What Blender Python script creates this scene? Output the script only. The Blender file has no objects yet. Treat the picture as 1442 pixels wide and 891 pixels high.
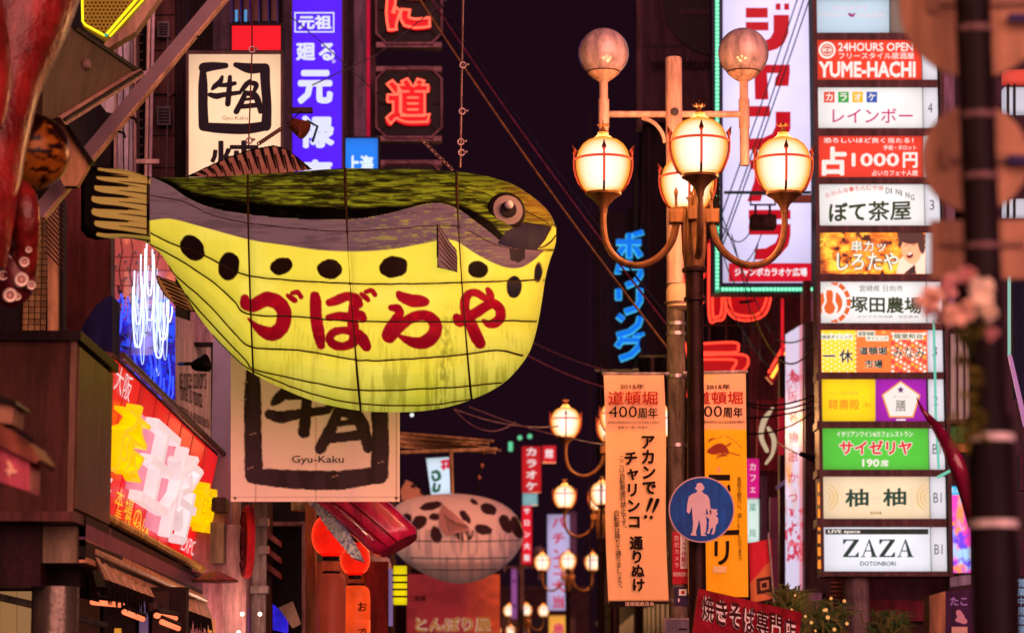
import bpy, bmesh, math, random
import numpy as np
from mathutils import Vector

# ------------------------------------------------------------------ camera, sky, light
SC = bpy.context.scene
COL = SC.collection
F = 3866.0                      # focal length in photo pixels (photo is 1442 px wide)
TH = math.atan(562 / F)         # upward pitch
CH = 1.6                        # eye height
cam_d = bpy.data.cameras.new("camera")
cam_d.sensor_width = 36.0
cam_d.lens = F * 36.0 / 1442.0
cam_d.clip_start = 0.5
cam_d.clip_end = 900
cam_d.dof.use_dof = True
cam_d.dof.focus_distance = 26.8
cam_d.dof.aperture_fstop = 2.0
cam = bpy.data.objects.new("camera", cam_d)
cam.location = (0, 0, CH)
cam.rotation_euler = (math.pi / 2 + TH, 0, 0)
COL.objects.link(cam)
SC.camera = cam

wd = bpy.data.worlds.new("World")
SC.world = wd
wd.use_nodes = True
wn = wd.node_tree
bg = wn.nodes["Background"]
bg.inputs[0].default_value = (0.0110, 0.0030, 0.0068, 1)     # night sky over a city, reddish skyglow
bg.inputs[1].default_value = 1.0

sun_d = bpy.data.lights.new("street_glow", 'SUN')            # the one soft sun: the lit street behind the camera
sun_d.energy = 4.4
sun_d.angle = math.radians(64)
sun_d.color = (1.0, 0.41, 0.36)
sun = bpy.data.objects.new("street_glow", sun_d)
sun.rotation_euler = (math.radians(80), 0, math.radians(21))
COL.objects.link(sun)

SC.view_settings.view_transform = 'Standard'
SC.view_settings.look = 'None'
SC.view_settings.exposure = 0.0
SC.view_settings.gamma = 1.0
SC.cycles.max_bounces = 5
SC.cycles.diffuse_bounces = 2
SC.cycles.glossy_bounces = 2
SC.cycles.transparent_max_bounces = 6
SC.cycles.use_denoising = True
SC.cycles.sample_clamp_indirect = 3.0
SC.cycles.caustics_reflective = False
SC.cycles.caustics_refractive = False

random.seed(7)
RNG = np.random.default_rng(5)
PI = math.pi

# ------------------------------------------------------------------ projection helpers
_c, _s = math.cos(TH), math.sin(TH)
CAM = Vector((0, 0, CH))

def ray(px, py):
    v = -(py - 445.5) / F
    return Vector(((px - 721.0) / F, _c - v * _s, _s + v * _c))

def W(px, py, Y):
    d = ray(px, py)
    t = Y / d.y
    return Vector((d.x * t, Y, CH + d.z * t))

def Wn(px, py, Y):              # numpy version
    px = np.asarray(px, float); py = np.asarray(py, float)
    v = -(py - 445.5) / F
    dx = (px - 721.0) / F; dy = _c - v * _s; dz = _s + v * _c
    t = Y / dy
    return np.stack([dx * t, np.broadcast_to(Y, t.shape) * 1.0, CH + dz * t], -1)

def S(Y):                       # metres per photo pixel at depth Y
    return Y / F

class Pl:                       # a plane in the world, addressed through photo pixels
    def __init__(s, p0, n):
        s.p0 = Vector(p0); s.n = Vector(n).normalized()
        if s.n.dot(s.p0 - CAM) > 0: s.n = -s.n
    def at(s, px, py, d=0.0):
        r = ray(px, py)
        t = (s.p0 - CAM).dot(s.n) / r.dot(s.n)
        return CAM + r * t + s.n * d

def front(Y): return Pl((0, Y, 0), (0, -1, 0))
def three(a, b, c):
    A, B, C = W(*a), W(*b), W(*c)
    return Pl(A, (B - A).cross(C - A))

# ------------------------------------------------------------------ materials
def lin(h):
    if isinstance(h, str):
        h = h.lstrip('#'); h = [int(h[i:i + 2], 16) for i in (0, 2, 4)]
    o = []
    for c in h:
        c = c / 255.0
        o.append(c / 12.92 if c <= 0.04045 else ((c + 0.055) / 1.055) ** 2.4)
    return tuple(o)

_mats = {}
def mat(name, col, rough=.6, metal=0., var=.25, scale=4., bump=.15, coat=0., stretch=(1, 1, 1)):
    key = ('m', name, str(col), rough, metal, var, scale, bump)
    if key in _mats: return _mats[key]
    m = bpy.data.materials.new(name); m.use_nodes = True
    nt = m.node_tree; b = nt.nodes["Principled BSDF"]
    c = lin(col) if isinstance(col, (str, list)) else col
    if isinstance(col, str): c = (min(.9, c[0] * 1.05), min(.9, c[1] * 1.55), min(.9, c[2] * 1.8))   # paint colours as seen under orange light, brought back to neutral light
    tc = nt.nodes.new("ShaderNodeTexCoord")
    mp = nt.nodes.new("ShaderNodeMapping"); mp.inputs['Scale'].default_value = stretch
    nt.links.new(tc.outputs['Object'], mp.inputs[0])
    n = nt.nodes.new("ShaderNodeTexNoise"); n.inputs['Scale'].default_value = scale
    n.inputs['Detail'].default_value = 6; n.inputs['Roughness'].default_value = .65
    nt.links.new(mp.outputs[0], n.inputs['Vector'])
    r = nt.nodes.new("ShaderNodeValToRGB")
    r.color_ramp.elements[0].position = .3; r.color_ramp.elements[1].position = .7
    r.color_ramp.elements[0].color = tuple(x * (1 - var) for x in c) + (1,)
    r.color_ramp.elements[1].color = tuple(min(1, x * (1 + var * .6)) for x in c) + (1,)
    nt.links.new(n.outputs['Fac'], r.inputs[0])
    if var >= .12 and not name.startswith(('lamp_cage', 'eye', 'iris', 'pupil')):     # vertical rain streaks and grime
        mp2 = nt.nodes.new("ShaderNodeMapping"); mp2.inputs['Scale'].default_value = (5.0, 5.0, .7); nt.links.new(tc.outputs['Object'], mp2.inputs[0])
        ng = nt.nodes.new("ShaderNodeTexNoise"); ng.inputs['Scale'].default_value = 1.6; ng.inputs['Detail'].default_value = 7; ng.inputs['Roughness'].default_value = .7
        nt.links.new(mp2.outputs[0], ng.inputs['Vector'])
        mg_ = nt.nodes.new("ShaderNodeMapRange"); mg_.inputs['From Min'].default_value = .38; mg_.inputs['From Max'].default_value = .62
        mg_.inputs['To Min'].default_value = .50; mg_.inputs['To Max'].default_value = 1.12; nt.links.new(ng.outputs['Fac'], mg_.inputs['Value'])
        vm_ = nt.nodes.new("ShaderNodeVectorMath"); vm_.operation = 'SCALE'; nt.links.new(r.outputs[0], vm_.inputs[0]); nt.links.new(mg_.outputs[0], vm_.inputs['Scale'])
        nt.links.new(vm_.outputs[0], b.inputs['Base Color'])
    else: nt.links.new(r.outputs[0], b.inputs['Base Color'])
    b.inputs['Roughness'].default_value = rough
    b.inputs['Metallic'].default_value = metal
    b.inputs['Specular IOR Level'].default_value = .5 if (coat or metal > .5) else .08
    if coat: b.inputs['Coat Weight'].default_value = coat
    if bump:
        n2 = nt.nodes.new("ShaderNodeTexNoise"); n2.inputs['Scale'].default_value = scale * 6
        n2.inputs['Detail'].default_value = 4
        nt.links.new(mp.outputs[0], n2.inputs['Vector'])
        bp = nt.nodes.new("ShaderNodeBump"); bp.inputs['Strength'].default_value = bump
        bp.inputs['Distance'].default_value = .02
        nt.links.new(n2.outputs['Fac'], bp.inputs['Height'])
        nt.links.new(bp.outputs[0], b.inputs['Normal'])
    _mats[key] = m
    return m

def glow(name, col, s=1.0, base=.07, var=0.12, scale=1.5, sample=True, rough=.35):
    """something that gives off light: backlit acrylic, neon, lamp"""
    key = ('g', name, str(col), s, base)
    if key in _mats: return _mats[key]
    m = bpy.data.materials.new(name); m.use_nodes = True
    nt = m.node_tree; b = nt.nodes["Principled BSDF"]
    c = lin(col) if isinstance(col, (str, list)) else col
    b.inputs['Base Color'].default_value = tuple(x * base for x in c) + (1,)
    b.inputs['Roughness'].default_value = rough
    b.inputs['Specular IOR Level'].default_value = .15
    b.inputs['Emission Color'].default_value = c + (1,)
    b.inputs['Emission Strength'].default_value = s
    if var:
        tc = nt.nodes.new("ShaderNodeTexCoord")
        n = nt.nodes.new("ShaderNodeTexNoise"); n.inputs['Scale'].default_value = scale
        n.inputs['Detail'].default_value = 3
        nt.links.new(tc.outputs['Object'], n.inputs['Vector'])
        mr = nt.nodes.new("ShaderNodeMapRange")
        mr.inputs['From Min'].default_value = .3; mr.inputs['From Max'].default_value = .7
        mr.inputs['To Min'].default_value = s * (1 - var); mr.inputs['To Max'].default_value = s * (1 + var)
        nt.links.new(n.outputs['Fac'], mr.inputs['Value'])
        out = mr.outputs[0]
        if name == 'backlit_acrylic' or name.endswith('_acrylic'):      # lightbox: dimmer towards its edges, soft tube bands
            sx = nt.nodes.new("ShaderNodeSeparateXYZ"); nt.links.new(tc.outputs['Generated'], sx.inputs[0])
            fac = None
            for ax, k in (('X', .24), ('Z', .32)):
                q = nt.nodes.new("ShaderNodeMath"); q.operation = 'MULTIPLY_ADD'; q.inputs[1].default_value = 2; q.inputs[2].default_value = -1; nt.links.new(sx.outputs[ax], q.inputs[0])
                q2 = nt.nodes.new("ShaderNodeMath"); q2.operation = 'ABSOLUTE'; nt.links.new(q.outputs[0], q2.inputs[0])
                q3 = nt.nodes.new("ShaderNodeMath"); q3.operation = 'POWER'; q3.inputs[1].default_value = 4; nt.links.new(q2.outputs[0], q3.inputs[0])
                q4 = nt.nodes.new("ShaderNodeMath"); q4.operation = 'MULTIPLY_ADD'; q4.inputs[1].default_value = -k; q4.inputs[2].default_value = 1.09; nt.links.new(q3.outputs[0], q4.inputs[0])
                m5 = nt.nodes.new("ShaderNodeMath"); m5.operation = 'MULTIPLY'; nt.links.new(out, m5.inputs[0]); nt.links.new(q4.outputs[0], m5.inputs[1]); out = m5.outputs[0]
        nt.links.new(out, b.inputs['Emission Strength'])
    if not sample: m.cycles.emission_sampling = 'NONE'
    _mats[key] = m
    return m

def ink(col, s=1.0):            # translucent print on a backlit face
    return glow('print_ink', col, s, base=.07, var=0, sample=False)

def flat(col, rough=.75):        # opaque print or paint
    return mat('print', col, rough=rough, var=.1, bump=0)

def paint_mat(name, k=1.0, rough=.5, sample=True, bump=.1, base=1.0):
    if name == 'lantern_paper': base = .30
    key = ('p', name, k)
    if key in _mats: return _mats[key]
    m = bpy.data.materials.new(name); m.use_nodes = True
    nt = m.node_tree; b = nt.nodes["Principled BSDF"]
    a = nt.nodes.new("ShaderNodeAttribute"); a.attribute_name = 'paint'
    g = nt.nodes.new("ShaderNodeAttribute"); g.attribute_name = 'glow'
    mb_ = nt.nodes.new("ShaderNodeMixRGB"); mb_.inputs[0].default_value = base; mb_.inputs[1].default_value = (0, 0, 0, 1)
    nt.links.new(a.outputs['Color'], mb_.inputs[2]); nt.links.new(mb_.outputs[0], b.inputs['Base Color'])
    b.inputs['Roughness'].default_value = rough
    b.inputs['Specular IOR Level'].default_value = .04 if 'lantern' in name else .2
    nt.links.new(a.outputs['Color'], b.inputs['Emission Color'])
    mu = nt.nodes.new("ShaderNodeMath"); mu.operation = 'MULTIPLY'
    mu.inputs[1].default_value = k
    nt.links.new(g.outputs['Fac'], mu.inputs[0])
    so = mu.outputs[0]
    if 'lantern' in name:        # light coming through paper weakens where the paper is seen edge-on
        lw = nt.nodes.new("ShaderNodeLayerWeight"); lw.inputs[0].default_value = .5
        m1 = nt.nodes.new("ShaderNodeMapRange"); m1.inputs['From Min'].default_value = 0; m1.inputs['From Max'].default_value = .9
        m1.inputs['To Min'].default_value = 1.05; m1.inputs['To Max'].default_value = .62
        m2 = nt.nodes.new("ShaderNodeMath"); m2.operation = 'MULTIPLY'
        nt.links.new(lw.outputs['Facing'], m1.inputs['Value']); nt.links.new(so, m2.inputs[0]); nt.links.new(m1.outputs[0], m2.inputs[1]); so = m2.outputs[0]
    nt.links.new(so, b.inputs['Emission Strength'])
    if bump:
        tc = nt.nodes.new("ShaderNodeTexCoord")
        n2 = nt.nodes.new("ShaderNodeTexNoise"); n2.inputs['Scale'].default_value = 30
        nt.links.new(tc.outputs['Object'], n2.inputs['Vector'])
        bp = nt.nodes.new("ShaderNodeBump"); bp.inputs['Strength'].default_value = bump
        bp.inputs['Distance'].default_value = .01
        nt.links.new(n2.outputs['Fac'], bp.inputs['Height'])
        nt.links.new(bp.outputs[0], b.inputs['Normal'])
    if not sample: m.cycles.emission_sampling = 'NONE'
    _mats[key] = m
    return m

# ------------------------------------------------------------------ objects
WL = {}                          # world location of every object made here
def thing(name, label, cat, loc=(0, 0, 0), group=None):
    o = bpy.data.objects.new(name, None); COL.objects.link(o)
    o.location = loc; o['label'] = label; o['category'] = cat
    o.empty_display_size = .2
    if group: o['group'] = group
    WL[o.name] = Vector(loc)
    return o

def tag(o, label, cat, group=None):
    o['label'] = label; o['category'] = cat
    if group: o['group'] = group
    return o

def link_mesh(name, me, m, parent=None, loc=None, label=None):
    """verts of me are in world coordinates; re-based on the object's own origin"""
    o = bpy.data.objects.new(name, me); COL.objects.link(o)
    n = len(me.vertices)
    co = np.empty(n * 3, np.float32); me.vertices.foreach_get('co', co); co = co.reshape(-1, 3)
    if loc is None:
        loc = Vector(((co[:, 0].min() + co[:, 0].max()) / 2, (co[:, 1].min() + co[:, 1].max()) / 2, co[:, 2].min())) if n else Vector((0, 0, 0))
    else: loc = Vector(loc)
    co -= np.array(loc, np.float32)
    me.vertices.foreach_set('co', co.ravel()); me.update()
    WL[o.name] = loc.copy()
    if parent is not None:
        o.parent = parent; o.location = loc - WL[parent.name]
    else: o.location = loc
    if m is not None: me.materials.append(m)
    if label: o['label'] = label
    return o

class MB:
    def __init__(s): s.v = []; s.f = []; s.sm = []
    def add(s, vs, fs, smooth=False):
        k = len(s.v); s.v += [tuple(x) for x in vs]
        s.f += [tuple(i + k for i in f) for f in fs]; s.sm += [smooth] * len(fs)
    def hexa(s, p):              # p: 4 front + 4 back points, same order
        s.add(p, [(0, 1, 2, 3), (7, 6, 5, 4), (0, 4, 5, 1), (1, 5, 6, 2), (2, 6, 7, 3), (3, 7, 4, 0)])
    def box(s, x0, y0, z0, x1, y1, z1):
        s.hexa([(x0, y0, z0), (x1, y0, z0), (x1, y0, z1), (x0, y0, z1), (x0, y1, z0), (x1, y1, z0), (x1, y1, z1), (x0, y1, z1)])
    def prism(s, front_pts, back_pts):
        n = len(front_pts)
        s.add(list(front_pts) + list(back_pts),
              [tuple(range(n)), tuple(reversed(range(n, 2 * n)))] + [(i, n + i, n + (i + 1) % n, (i + 1) % n) for i in range(n)])
    def slab(s, pts, pl, thick, d=0.0):
        s.prism([pl.at(x, y, d) for x, y in pts], [pl.at(x, y, d) - pl.n * thick for x, y in pts])
    def tube(s, pts, r, seg=8, closed=False):
        pts = [Vector(p) for p in pts]; n = len(pts)
        rs = r if isinstance(r, (list, tuple)) else [r] * n
        vs = []; up = None
        for i, p in enumerate(pts):
            if closed: t = pts[(i + 1) % n] - pts[i - 1]
            else: t = pts[min(i + 1, n - 1)] - pts[max(i - 1, 0)]
            if t.length < 1e-9: t = Vector((0, 0, 1))
            t.normalize()
            if up is None:
                up = Vector((0, 0, 1)) if abs(t.z) < .9 else Vector((0, 1, 0))
            a = up - t * up.dot(t)
            if a.length < 1e-6: a = t.orthogonal()
            a.normalize(); up = a; b = t.cross(a)
            for k in range(seg):
                q = 2 * PI * k / seg
                vs.append(p + a * (math.cos(q) * rs[i]) + b * (math.sin(q) * rs[i]))
        fs = []
        for i in range(n if closed else n - 1):
            j = (i + 1) % n
            for k in range(seg):
                fs.append((i * seg + k, i * seg + (k + 1) % seg, j * seg + (k + 1) % seg, j * seg + k))
        if not closed:
            fs.append(tuple(reversed(range(seg)))); fs.append(tuple(range((n - 1) * seg, n * seg)))
        s.add(vs, fs, True)
    def lathe(s, prof, c, seg=20, axis=None):
        c = Vector(c); ax = Vector(axis).normalized() if axis is not None else Vector((0, 0, 1))
        a = ax.orthogonal().normalized() if axis is not None else Vector((1, 0, 0)); b = ax.cross(a)
        vs = []; fs = []
        for r, z in prof:
            for k in range(seg):
                q = 2 * PI * k / seg
                vs.append(c + ax * z + a * (math.cos(q) * r) + b * (math.sin(q) * r))
        n = len(prof)
        for i in range(n - 1):
            for k in range(seg):
                fs.append((i * seg + k, i * seg + (k + 1) % seg, (i + 1) * seg + (k + 1) % seg, (i + 1) * seg + k))
        if prof[0][0] > 1e-5: fs.append(tuple(reversed(range(seg))))
        if prof[-1][0] > 1e-5: fs.append(tuple(range((n - 1) * seg, n * seg)))
        s.add(vs, fs, True)
    def build(s, name, m, parent=None, loc=None, label=None, bevel=0):
        me = bpy.data.meshes.new(name); me.from_pydata(s.v, [], s.f)
        bm = bmesh.new(); bm.from_mesh(me)
        for i, f in enumerate(bm.faces): f.smooth = s.sm[i] if i < len(s.sm) else False
        bmesh.ops.recalc_face_normals(bm, faces=bm.faces)
        if bevel:
            bmesh.ops.bevel(bm, geom=[e for e in bm.edges if len(e.link_faces) == 2 and e.calc_face_angle() > .6],
                            offset=bevel, segments=1, affect='EDGES', profile=.5, clamp_overlap=True)
        bm.to_mesh(me); bm.free()
        o = link_mesh(name, me, m, parent, loc, label)
        if any(s.sm):
            try: me.set_sharp_from_angle(angle=math.radians(40))
            except Exception: pass
        return o

def slab(name, parent, pts, pl, thick, m, d=0.0, label=None, bevel=0):
    if len(pts) == 4 and not isinstance(pts[0], (tuple, list)):
        x0, y0, x1, y1 = pts; pts = [(x0, y1), (x1, y1), (x1, y0), (x0, y0)]
    b = MB(); b.slab(pts, pl, thick, d)
    return b.build(name, m, parent, label=label, bevel=bevel)

def frame_ring(name, parent, box, w, pl, thick, m, d=0.0):
    x0, y0, x1, y1 = box
    b = MB()
    b.slab([(x0 - w, y0 - w), (x1 + w, y0 - w), (x1 + w, y0), (x0 - w, y0)], pl, thick, d)
    b.slab([(x0 - w, y1), (x1 + w, y1), (x1 + w, y1 + w), (x0 - w, y1 + w)], pl, thick, d)
    b.slab([(x0 - w, y0), (x0, y0), (x0, y1), (x0 - w, y1)], pl, thick, d)
    b.slab([(x1, y0), (x1 + w, y0), (x1 + w, y1), (x1, y1)], pl, thick, d)
    return b.build(name, m, parent)

def tube(name, parent, pts, r, m, seg=8, label=None, closed=False):
    b = MB(); b.tube(pts, r, seg, closed); return b.build(name, m, parent, label=label)

def spline(pts, n=6):            # Catmull-Rom through tuples of any length
    P = [np.array(p, float) for p in pts]; P = [2 * P[0] - P[1]] + P + [2 * P[-1] - P[-2]]
    out = []
    for i in range(1, len(P) - 2):
        for k in range(n):
            t = k / n
            out.append(.5 * ((2 * P[i]) + (-P[i - 1] + P[i + 1]) * t + (2 * P[i - 1] - 5 * P[i] + 4 * P[i + 1] - P[i + 2]) * t * t
                             + (-P[i - 1] + 3 * P[i] - 3 * P[i + 1] + P[i + 2]) * t ** 3))
    out.append(P[-2]); return out

def ball(c, r, n=10):
    b = MB(); b.lathe([(0, -r)] + [(r * math.sin(q), -r * math.cos(q)) for q in np.linspace(.4, PI - .4, 5)] + [(0, r)], c, n); return b

def sag(a, b, drop, n=16):
    a = Vector(a); b = Vector(b)
    return [a.lerp(b, i / n) - Vector((0, 0, drop * 4 * (i / n) * (1 - i / n))) for i in range(n + 1)]

# ------------------------------------------------------------------ lettering
_glyph = {}
def glyph(s, off=0.0, mode='fill', res=2):
    key = (s, off, mode, res)
    if key in _glyph: return _glyph[key]
    cu = bpy.data.curves.new('lettering', 'FONT')
    cu.body = s; cu.offset = off; cu.resolution_u = res
    if mode == 'tube':
        cu.fill_mode = 'NONE'; cu.bevel_depth = .022; cu.bevel_resolution = 1
    elif mode == 'solid':
        cu.extrude = .5
    o = bpy.data.objects.new('lettering', cu); COL.objects.link(o)
    dg = bpy.context.evaluated_depsgraph_get()
    me = bpy.data.meshes.new_from_object(o.evaluated_get(dg), preserve_all_data_layers=False, depsgraph=dg)
    co = np.empty(len(me.vertices) * 3, np.float32); me.vertices.foreach_get('co', co)
    fs = [tuple(p.vertices) for p in me.polygons]
    bpy.data.objects.remove(o); bpy.data.curves.remove(cu); bpy.data.meshes.remove(me)
    _glyph[key] = (co.reshape(-1, 3), fs)
    return _glyph[key]

def put_glyphs(mb, s, box, pl, d=.006, off=0., mode='fill', thick=0.0, em=False, rot=0, skew=0.0, res=2):
    r = 0.0
    if mode == 'tube': g_off = off
    else: g_off = min(off, 0.0); r = max(off, 0.0) * .85
    co, fs = glyph(s, g_off, mode, res)
    if len(co) == 0: return
    x, y, z = co[:, 0].copy(), co[:, 1].copy(), co[:, 2]
    if rot:
        x, y = y.copy(), -x.copy()
        if em: x = x + .12; y = y + .88
    if em: u = x; v = y + .12; ru = rv = r
    else:
        w_, h_ = max(1e-6, x.max() - x.min()), max(1e-6, y.max() - y.min())
        u = (x - x.min() + r) / (w_ + 2 * r); v = (y - y.min() + r) / (h_ + 2 * r)
        ru, rv = r / (w_ + 2 * r), r / (h_ + 2 * r)
    x0, y0, x1, y1 = box
    ks = [(0, 0)]
    if r > .004:
        n = 6 if r < .03 else 10
        ks = [(math.cos(2 * PI * k / n + .3), math.sin(2 * PI * k / n + .3)) for k in range(n)] + [(0, 0)]
        if r > .05: ks += [(.5 * math.cos(2 * PI * k / 6), .5 * math.sin(2 * PI * k / 6)) for k in range(6)]
    for i, (kx, ky) in enumerate(ks):
        X = x0 + (u + kx * ru) * (x1 - x0); Yp = y1 - (v + ky * rv) * (y1 - y0) + skew * (X - x0)
        vs = [pl.at(float(a), float(b), d + i * .0003 + (float(c) + .5) * thick) for a, b, c in zip(X, Yp, z)]
        mb.add(vs, fs)

def text(parent, s, box, pl, m, d=.006, off=0., mode='fill', thick=0., name='lettering', skew=0., label=None, res=2):
    b = MB(); put_glyphs(b, s, box, pl, d, off, mode, thick, skew=skew, res=res)
    return b.build(name, m, parent, label=label)

def vtext(parent, s, x0, y0, x1, y1, w, h, pl, m, d=.006, off=0., name='lettering', mode='fill', thick=0., mb=None):
    b = mb or MB(); n = len(s)
    for i, ch in enumerate(s):
        t = i / max(1, n - 1); cx = x0 + (x1 - x0) * t; cy = y0 + (y1 - y0) * t
        dx = dy = 0; r = 0
        if ch in 'ャュョッぁゃゅょっ': dx = w * .08; dy = -h * .08
        if ch in 'ー': r = 1
        if ch in '。、': dx = w * .55; dy = -h * .55
        put_glyphs(b, ch, (cx - w / 2 + dx, cy - h / 2 + dy, cx + w / 2 + dx, cy + h / 2 + dy), pl, d, off, mode, thick, em=True, rot=r)
    if mb: return None
    return b.build(name, m, parent)

def brush(parent, strokes, pl, m, d=.006, name='lettering', T=lambda x, y, r: (x, y, r), n=5, label=None, thick=0.0):
    """hand-brushed strokes: each a list of (px, py, half-width)"""
    if name == 'lettering' and 1 < len(strokes) <= 4:     # few loose marks: one object each
        for i, st in enumerate(strokes): o = brush(parent, [st], pl, m, d + i * .0012, 'brush_mark', T, n)
        return o
    b = MB()
    for si, st in enumerate(strokes):
        P = spline([T(*p) for p in st], n) if len(st) > 1 else [np.array(T(*st[0]))] * 2
        L, R = [], []
        for i, p in enumerate(P):
            q0 = P[max(0, i - 1)]; q1 = P[min(len(P) - 1, i + 1)]
            t = q1[:2] - q0[:2]; l = math.hypot(*t) or 1; t = t / l
            L.append((p[0] - t[1] * p[2], p[1] + t[0] * p[2])); R.append((p[0] + t[1] * p[2], p[1] - t[0] * p[2]))
        def cap(p, q, r, sgn):
            a = math.atan2(p[1] - q[1], p[0] - q[0]); return [(p[0] + math.cos(a + k) * r, p[1] + math.sin(a + k) * r) for k in (-.9 * sgn, -.3 * sgn, .3 * sgn, .9 * sgn)]
        pts = L + cap(P[-1], P[-2], P[-1][2], -1) + R[::-1] + cap(P[0], P[1], P[0][2], -1)
        dd = d + si * .0012
        k = len(b.v)
        # strip faces
        nL = len(L)
        vs = [pl.at(x, y, dd) for x, y in L + R]
        b.add(vs, [(i, i + 1, nL + i + 1, nL + i) for i in range(nL - 1)])
        for P_, Q_, a_, c_ in ((P[-1], P[-2], L[-1], R[-1]), (P[0], P[1], R[0], L[0])):
            cc = cap(P_, Q_, P_[2], -1)
            b.add([pl.at(x, y, dd) for x, y in [tuple(a_)] + cc + [tuple(c_)]], [(0, 1, 2, 3, 4, 5)])
    return b.build(name, m, parent, label=label)

# ------------------------------------------------------------------ numpy painting
_lat = RNG.random((256, 256))
def noise(x, y, oct=3):
    x = np.asarray(x, float); y = np.asarray(y, float); o = np.zeros(np.broadcast(x, y).shape); a = .5; tot = 0
    for k in range(oct):
        xi = np.floor(x).astype(int); yi = np.floor(y).astype(int); fx = x - xi; fy = y - yi
        fx = fx * fx * (3 - 2 * fx); fy = fy * fy * (3 - 2 * fy)
        g = lambda i, j: _lat[(i + 37 * k) % 256, j % 256]
        o = o + a * ((g(xi, yi) * (1 - fx) + g(xi + 1, yi) * fx) * (1 - fy) + (g(xi, yi + 1) * (1 - fx) + g(xi + 1, yi + 1) * fx) * fy)
        tot += a; a *= .5; x = x * 2.03; y = y * 2.03
    return o / tot

def seg_d(X, Y, pts, n=5):       # signed distance to a tapered brush stroke (negative inside)
    P = spline(pts, n); d = np.full(X.shape, 1e9)
    for i in range(len(P) - 1):
        a, b = P[i], P[i + 1]; ex, ey = b[0] - a[0], b[1] - a[1]; l2 = ex * ex + ey * ey + 1e-9
        t = np.clip(((X - a[0]) * ex + (Y - a[1]) * ey) / l2, 0, 1)
        d = np.minimum(d, np.hypot(X - a[0] - t * ex, Y - a[1] - t * ey) - (a[2] + (b[2] - a[2]) * t))
    return d

def poly_in(X, Y, pts):
    ins = np.zeros(X.shape, bool); n = len(pts)
    for i in range(n):
        x0, y0 = pts[i]; x1, y1 = pts[(i + 1) % n]
        c = ((y0 > Y) != (y1 > Y))
        xx = (x1 - x0) * (Y - y0) / ((y1 - y0) if y1 != y0 else 1e-9) + x0
        ins ^= c & (X < xx)
    return ins

def ell(X, Y, cx, cy, rx, ry, ang=0):
    a = math.radians(ang); dx = X - cx; dy = Y - cy
    u = (dx * math.cos(a) + dy * math.sin(a)) / rx; v = (-dx * math.sin(a) + dy * math.cos(a)) / ry
    return (np.hypot(u, v) - 1) * min(rx, ry)

class Canvas:
    def __init__(s, X, Y, base='#000000', g=0.0):
        s.X, s.Y = X, Y; s.c = np.ones(X.shape + (3,)) * np.array(lin(base)); s.g = np.ones(X.shape) * g
    def put(s, mask, col, g=None):
        m = np.clip(mask.astype(float) if mask.dtype == bool else mask, 0, 1)[..., None]
        c = np.array(lin(col)) if isinstance(col, (str, list)) else col
        s.c = s.c * (1 - m) + c * m
        if g is not None: s.g = s.g * (1 - m[..., 0]) + g * m[..., 0]
    def sd(s, d, col, g=None, soft=.8): s.put(np.clip(.5 - d / soft, 0, 1), col, g)

def painted(name, parent, pos, cv, m, keep=None, closed_back=None, loc=None, label=None, smooth=True):
    """pos: (ny,nx,3) world positions; cv: Canvas of the same grid"""
    ny, nx = pos.shape[:2]
    idx = np.arange(ny * nx).reshape(ny, nx)
    q = np.stack([idx[:-1, :-1], idx[1:, :-1], idx[1:, 1:], idx[:-1, 1:]], -1).reshape(-1, 4)
    if keep is not None:
        kc = (keep[:-1, :-1] & keep[1:, :-1] & keep[1:, 1:] & keep[:-1, 1:]).ravel(); q = q[kc]
    V = pos.reshape(-1, 3); C = cv.c.reshape(-1, 3); G = cv.g.ravel()
    if closed_back is not None:  # mirrored rear half, same grid
        q2 = q[:, ::-1] + len(V)
        V = np.concatenate([V, closed_back.reshape(-1, 3)]); C = np.concatenate([C, C]); G = np.concatenate([G, G]); q = np.concatenate([q, q2])
        if keep is not None:      # stitch border edges
            e = {}
            for f in q[:len(q) // 2]:
                for a, b in ((f[0], f[1]), (f[1], f[2]), (f[2], f[3]), (f[3], f[0])):
                    if (b, a) in e: del e[(b, a)]
                    else: e[(a, b)] = 1
            n0 = ny * nx
            st = np.array([(b, a, a + n0, b + n0) for a, b in e]) if e else np.zeros((0, 4), int)
            q = np.concatenate([q, st])
    used = np.unique(q); rm = np.full(len(V), -1); rm[used] = np.arange(len(used))
    V = V[used]; C = C[used]; G = G[used]; q = rm[q]
    me = bpy.data.meshes.new(name)
    me.vertices.add(len(V)); me.vertices.foreach_set('co', V.astype(np.float32).ravel())
    me.loops.add(len(q) * 4); me.loops.foreach_set('vertex_index', q.astype(np.int32).ravel())
    me.polygons.add(len(q)); me.polygons.foreach_set('loop_start', np.arange(0, len(q) * 4, 4, dtype=np.int32))
    if smooth: me.polygons.foreach_set('use_smooth', np.ones(len(q), bool))
    me.update(calc_edges=True)
    a = me.color_attributes.new('paint', 'FLOAT_COLOR', 'POINT')
    a.data.foreach_set('color', np.concatenate([C, np.ones((len(C), 1))], 1).astype(np.float32).ravel())
    g = me.attributes.new('glow', 'FLOAT', 'POINT'); g.data.foreach_set('value', G.astype(np.float32))
    return link_mesh(name, me, m, parent, loc, label)

def grid(x0, y0, x1, y1, step):
    nx = max(2, int(round((x1 - x0) / step)) + 1); ny = max(2, int(round((y1 - y0) / step)) + 1)
    return np.meshgrid(np.linspace(x0, x1, nx), np.linspace(y0, y1, ny))

def plane_pos(pl, X, Y, d=0.0):
    v = -(Y - 445.5) / F
    R = np.stack([(X - 721.0) / F, _c - v * _s, _s + v * _c], -1)
    n = np.array(pl.n); t = float((pl.p0 - CAM).dot(pl.n)) / (R @ n)
    return np.array(CAM) + R * t[..., None] + n * (d if np.isscalar(d) else d[..., None])

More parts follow.
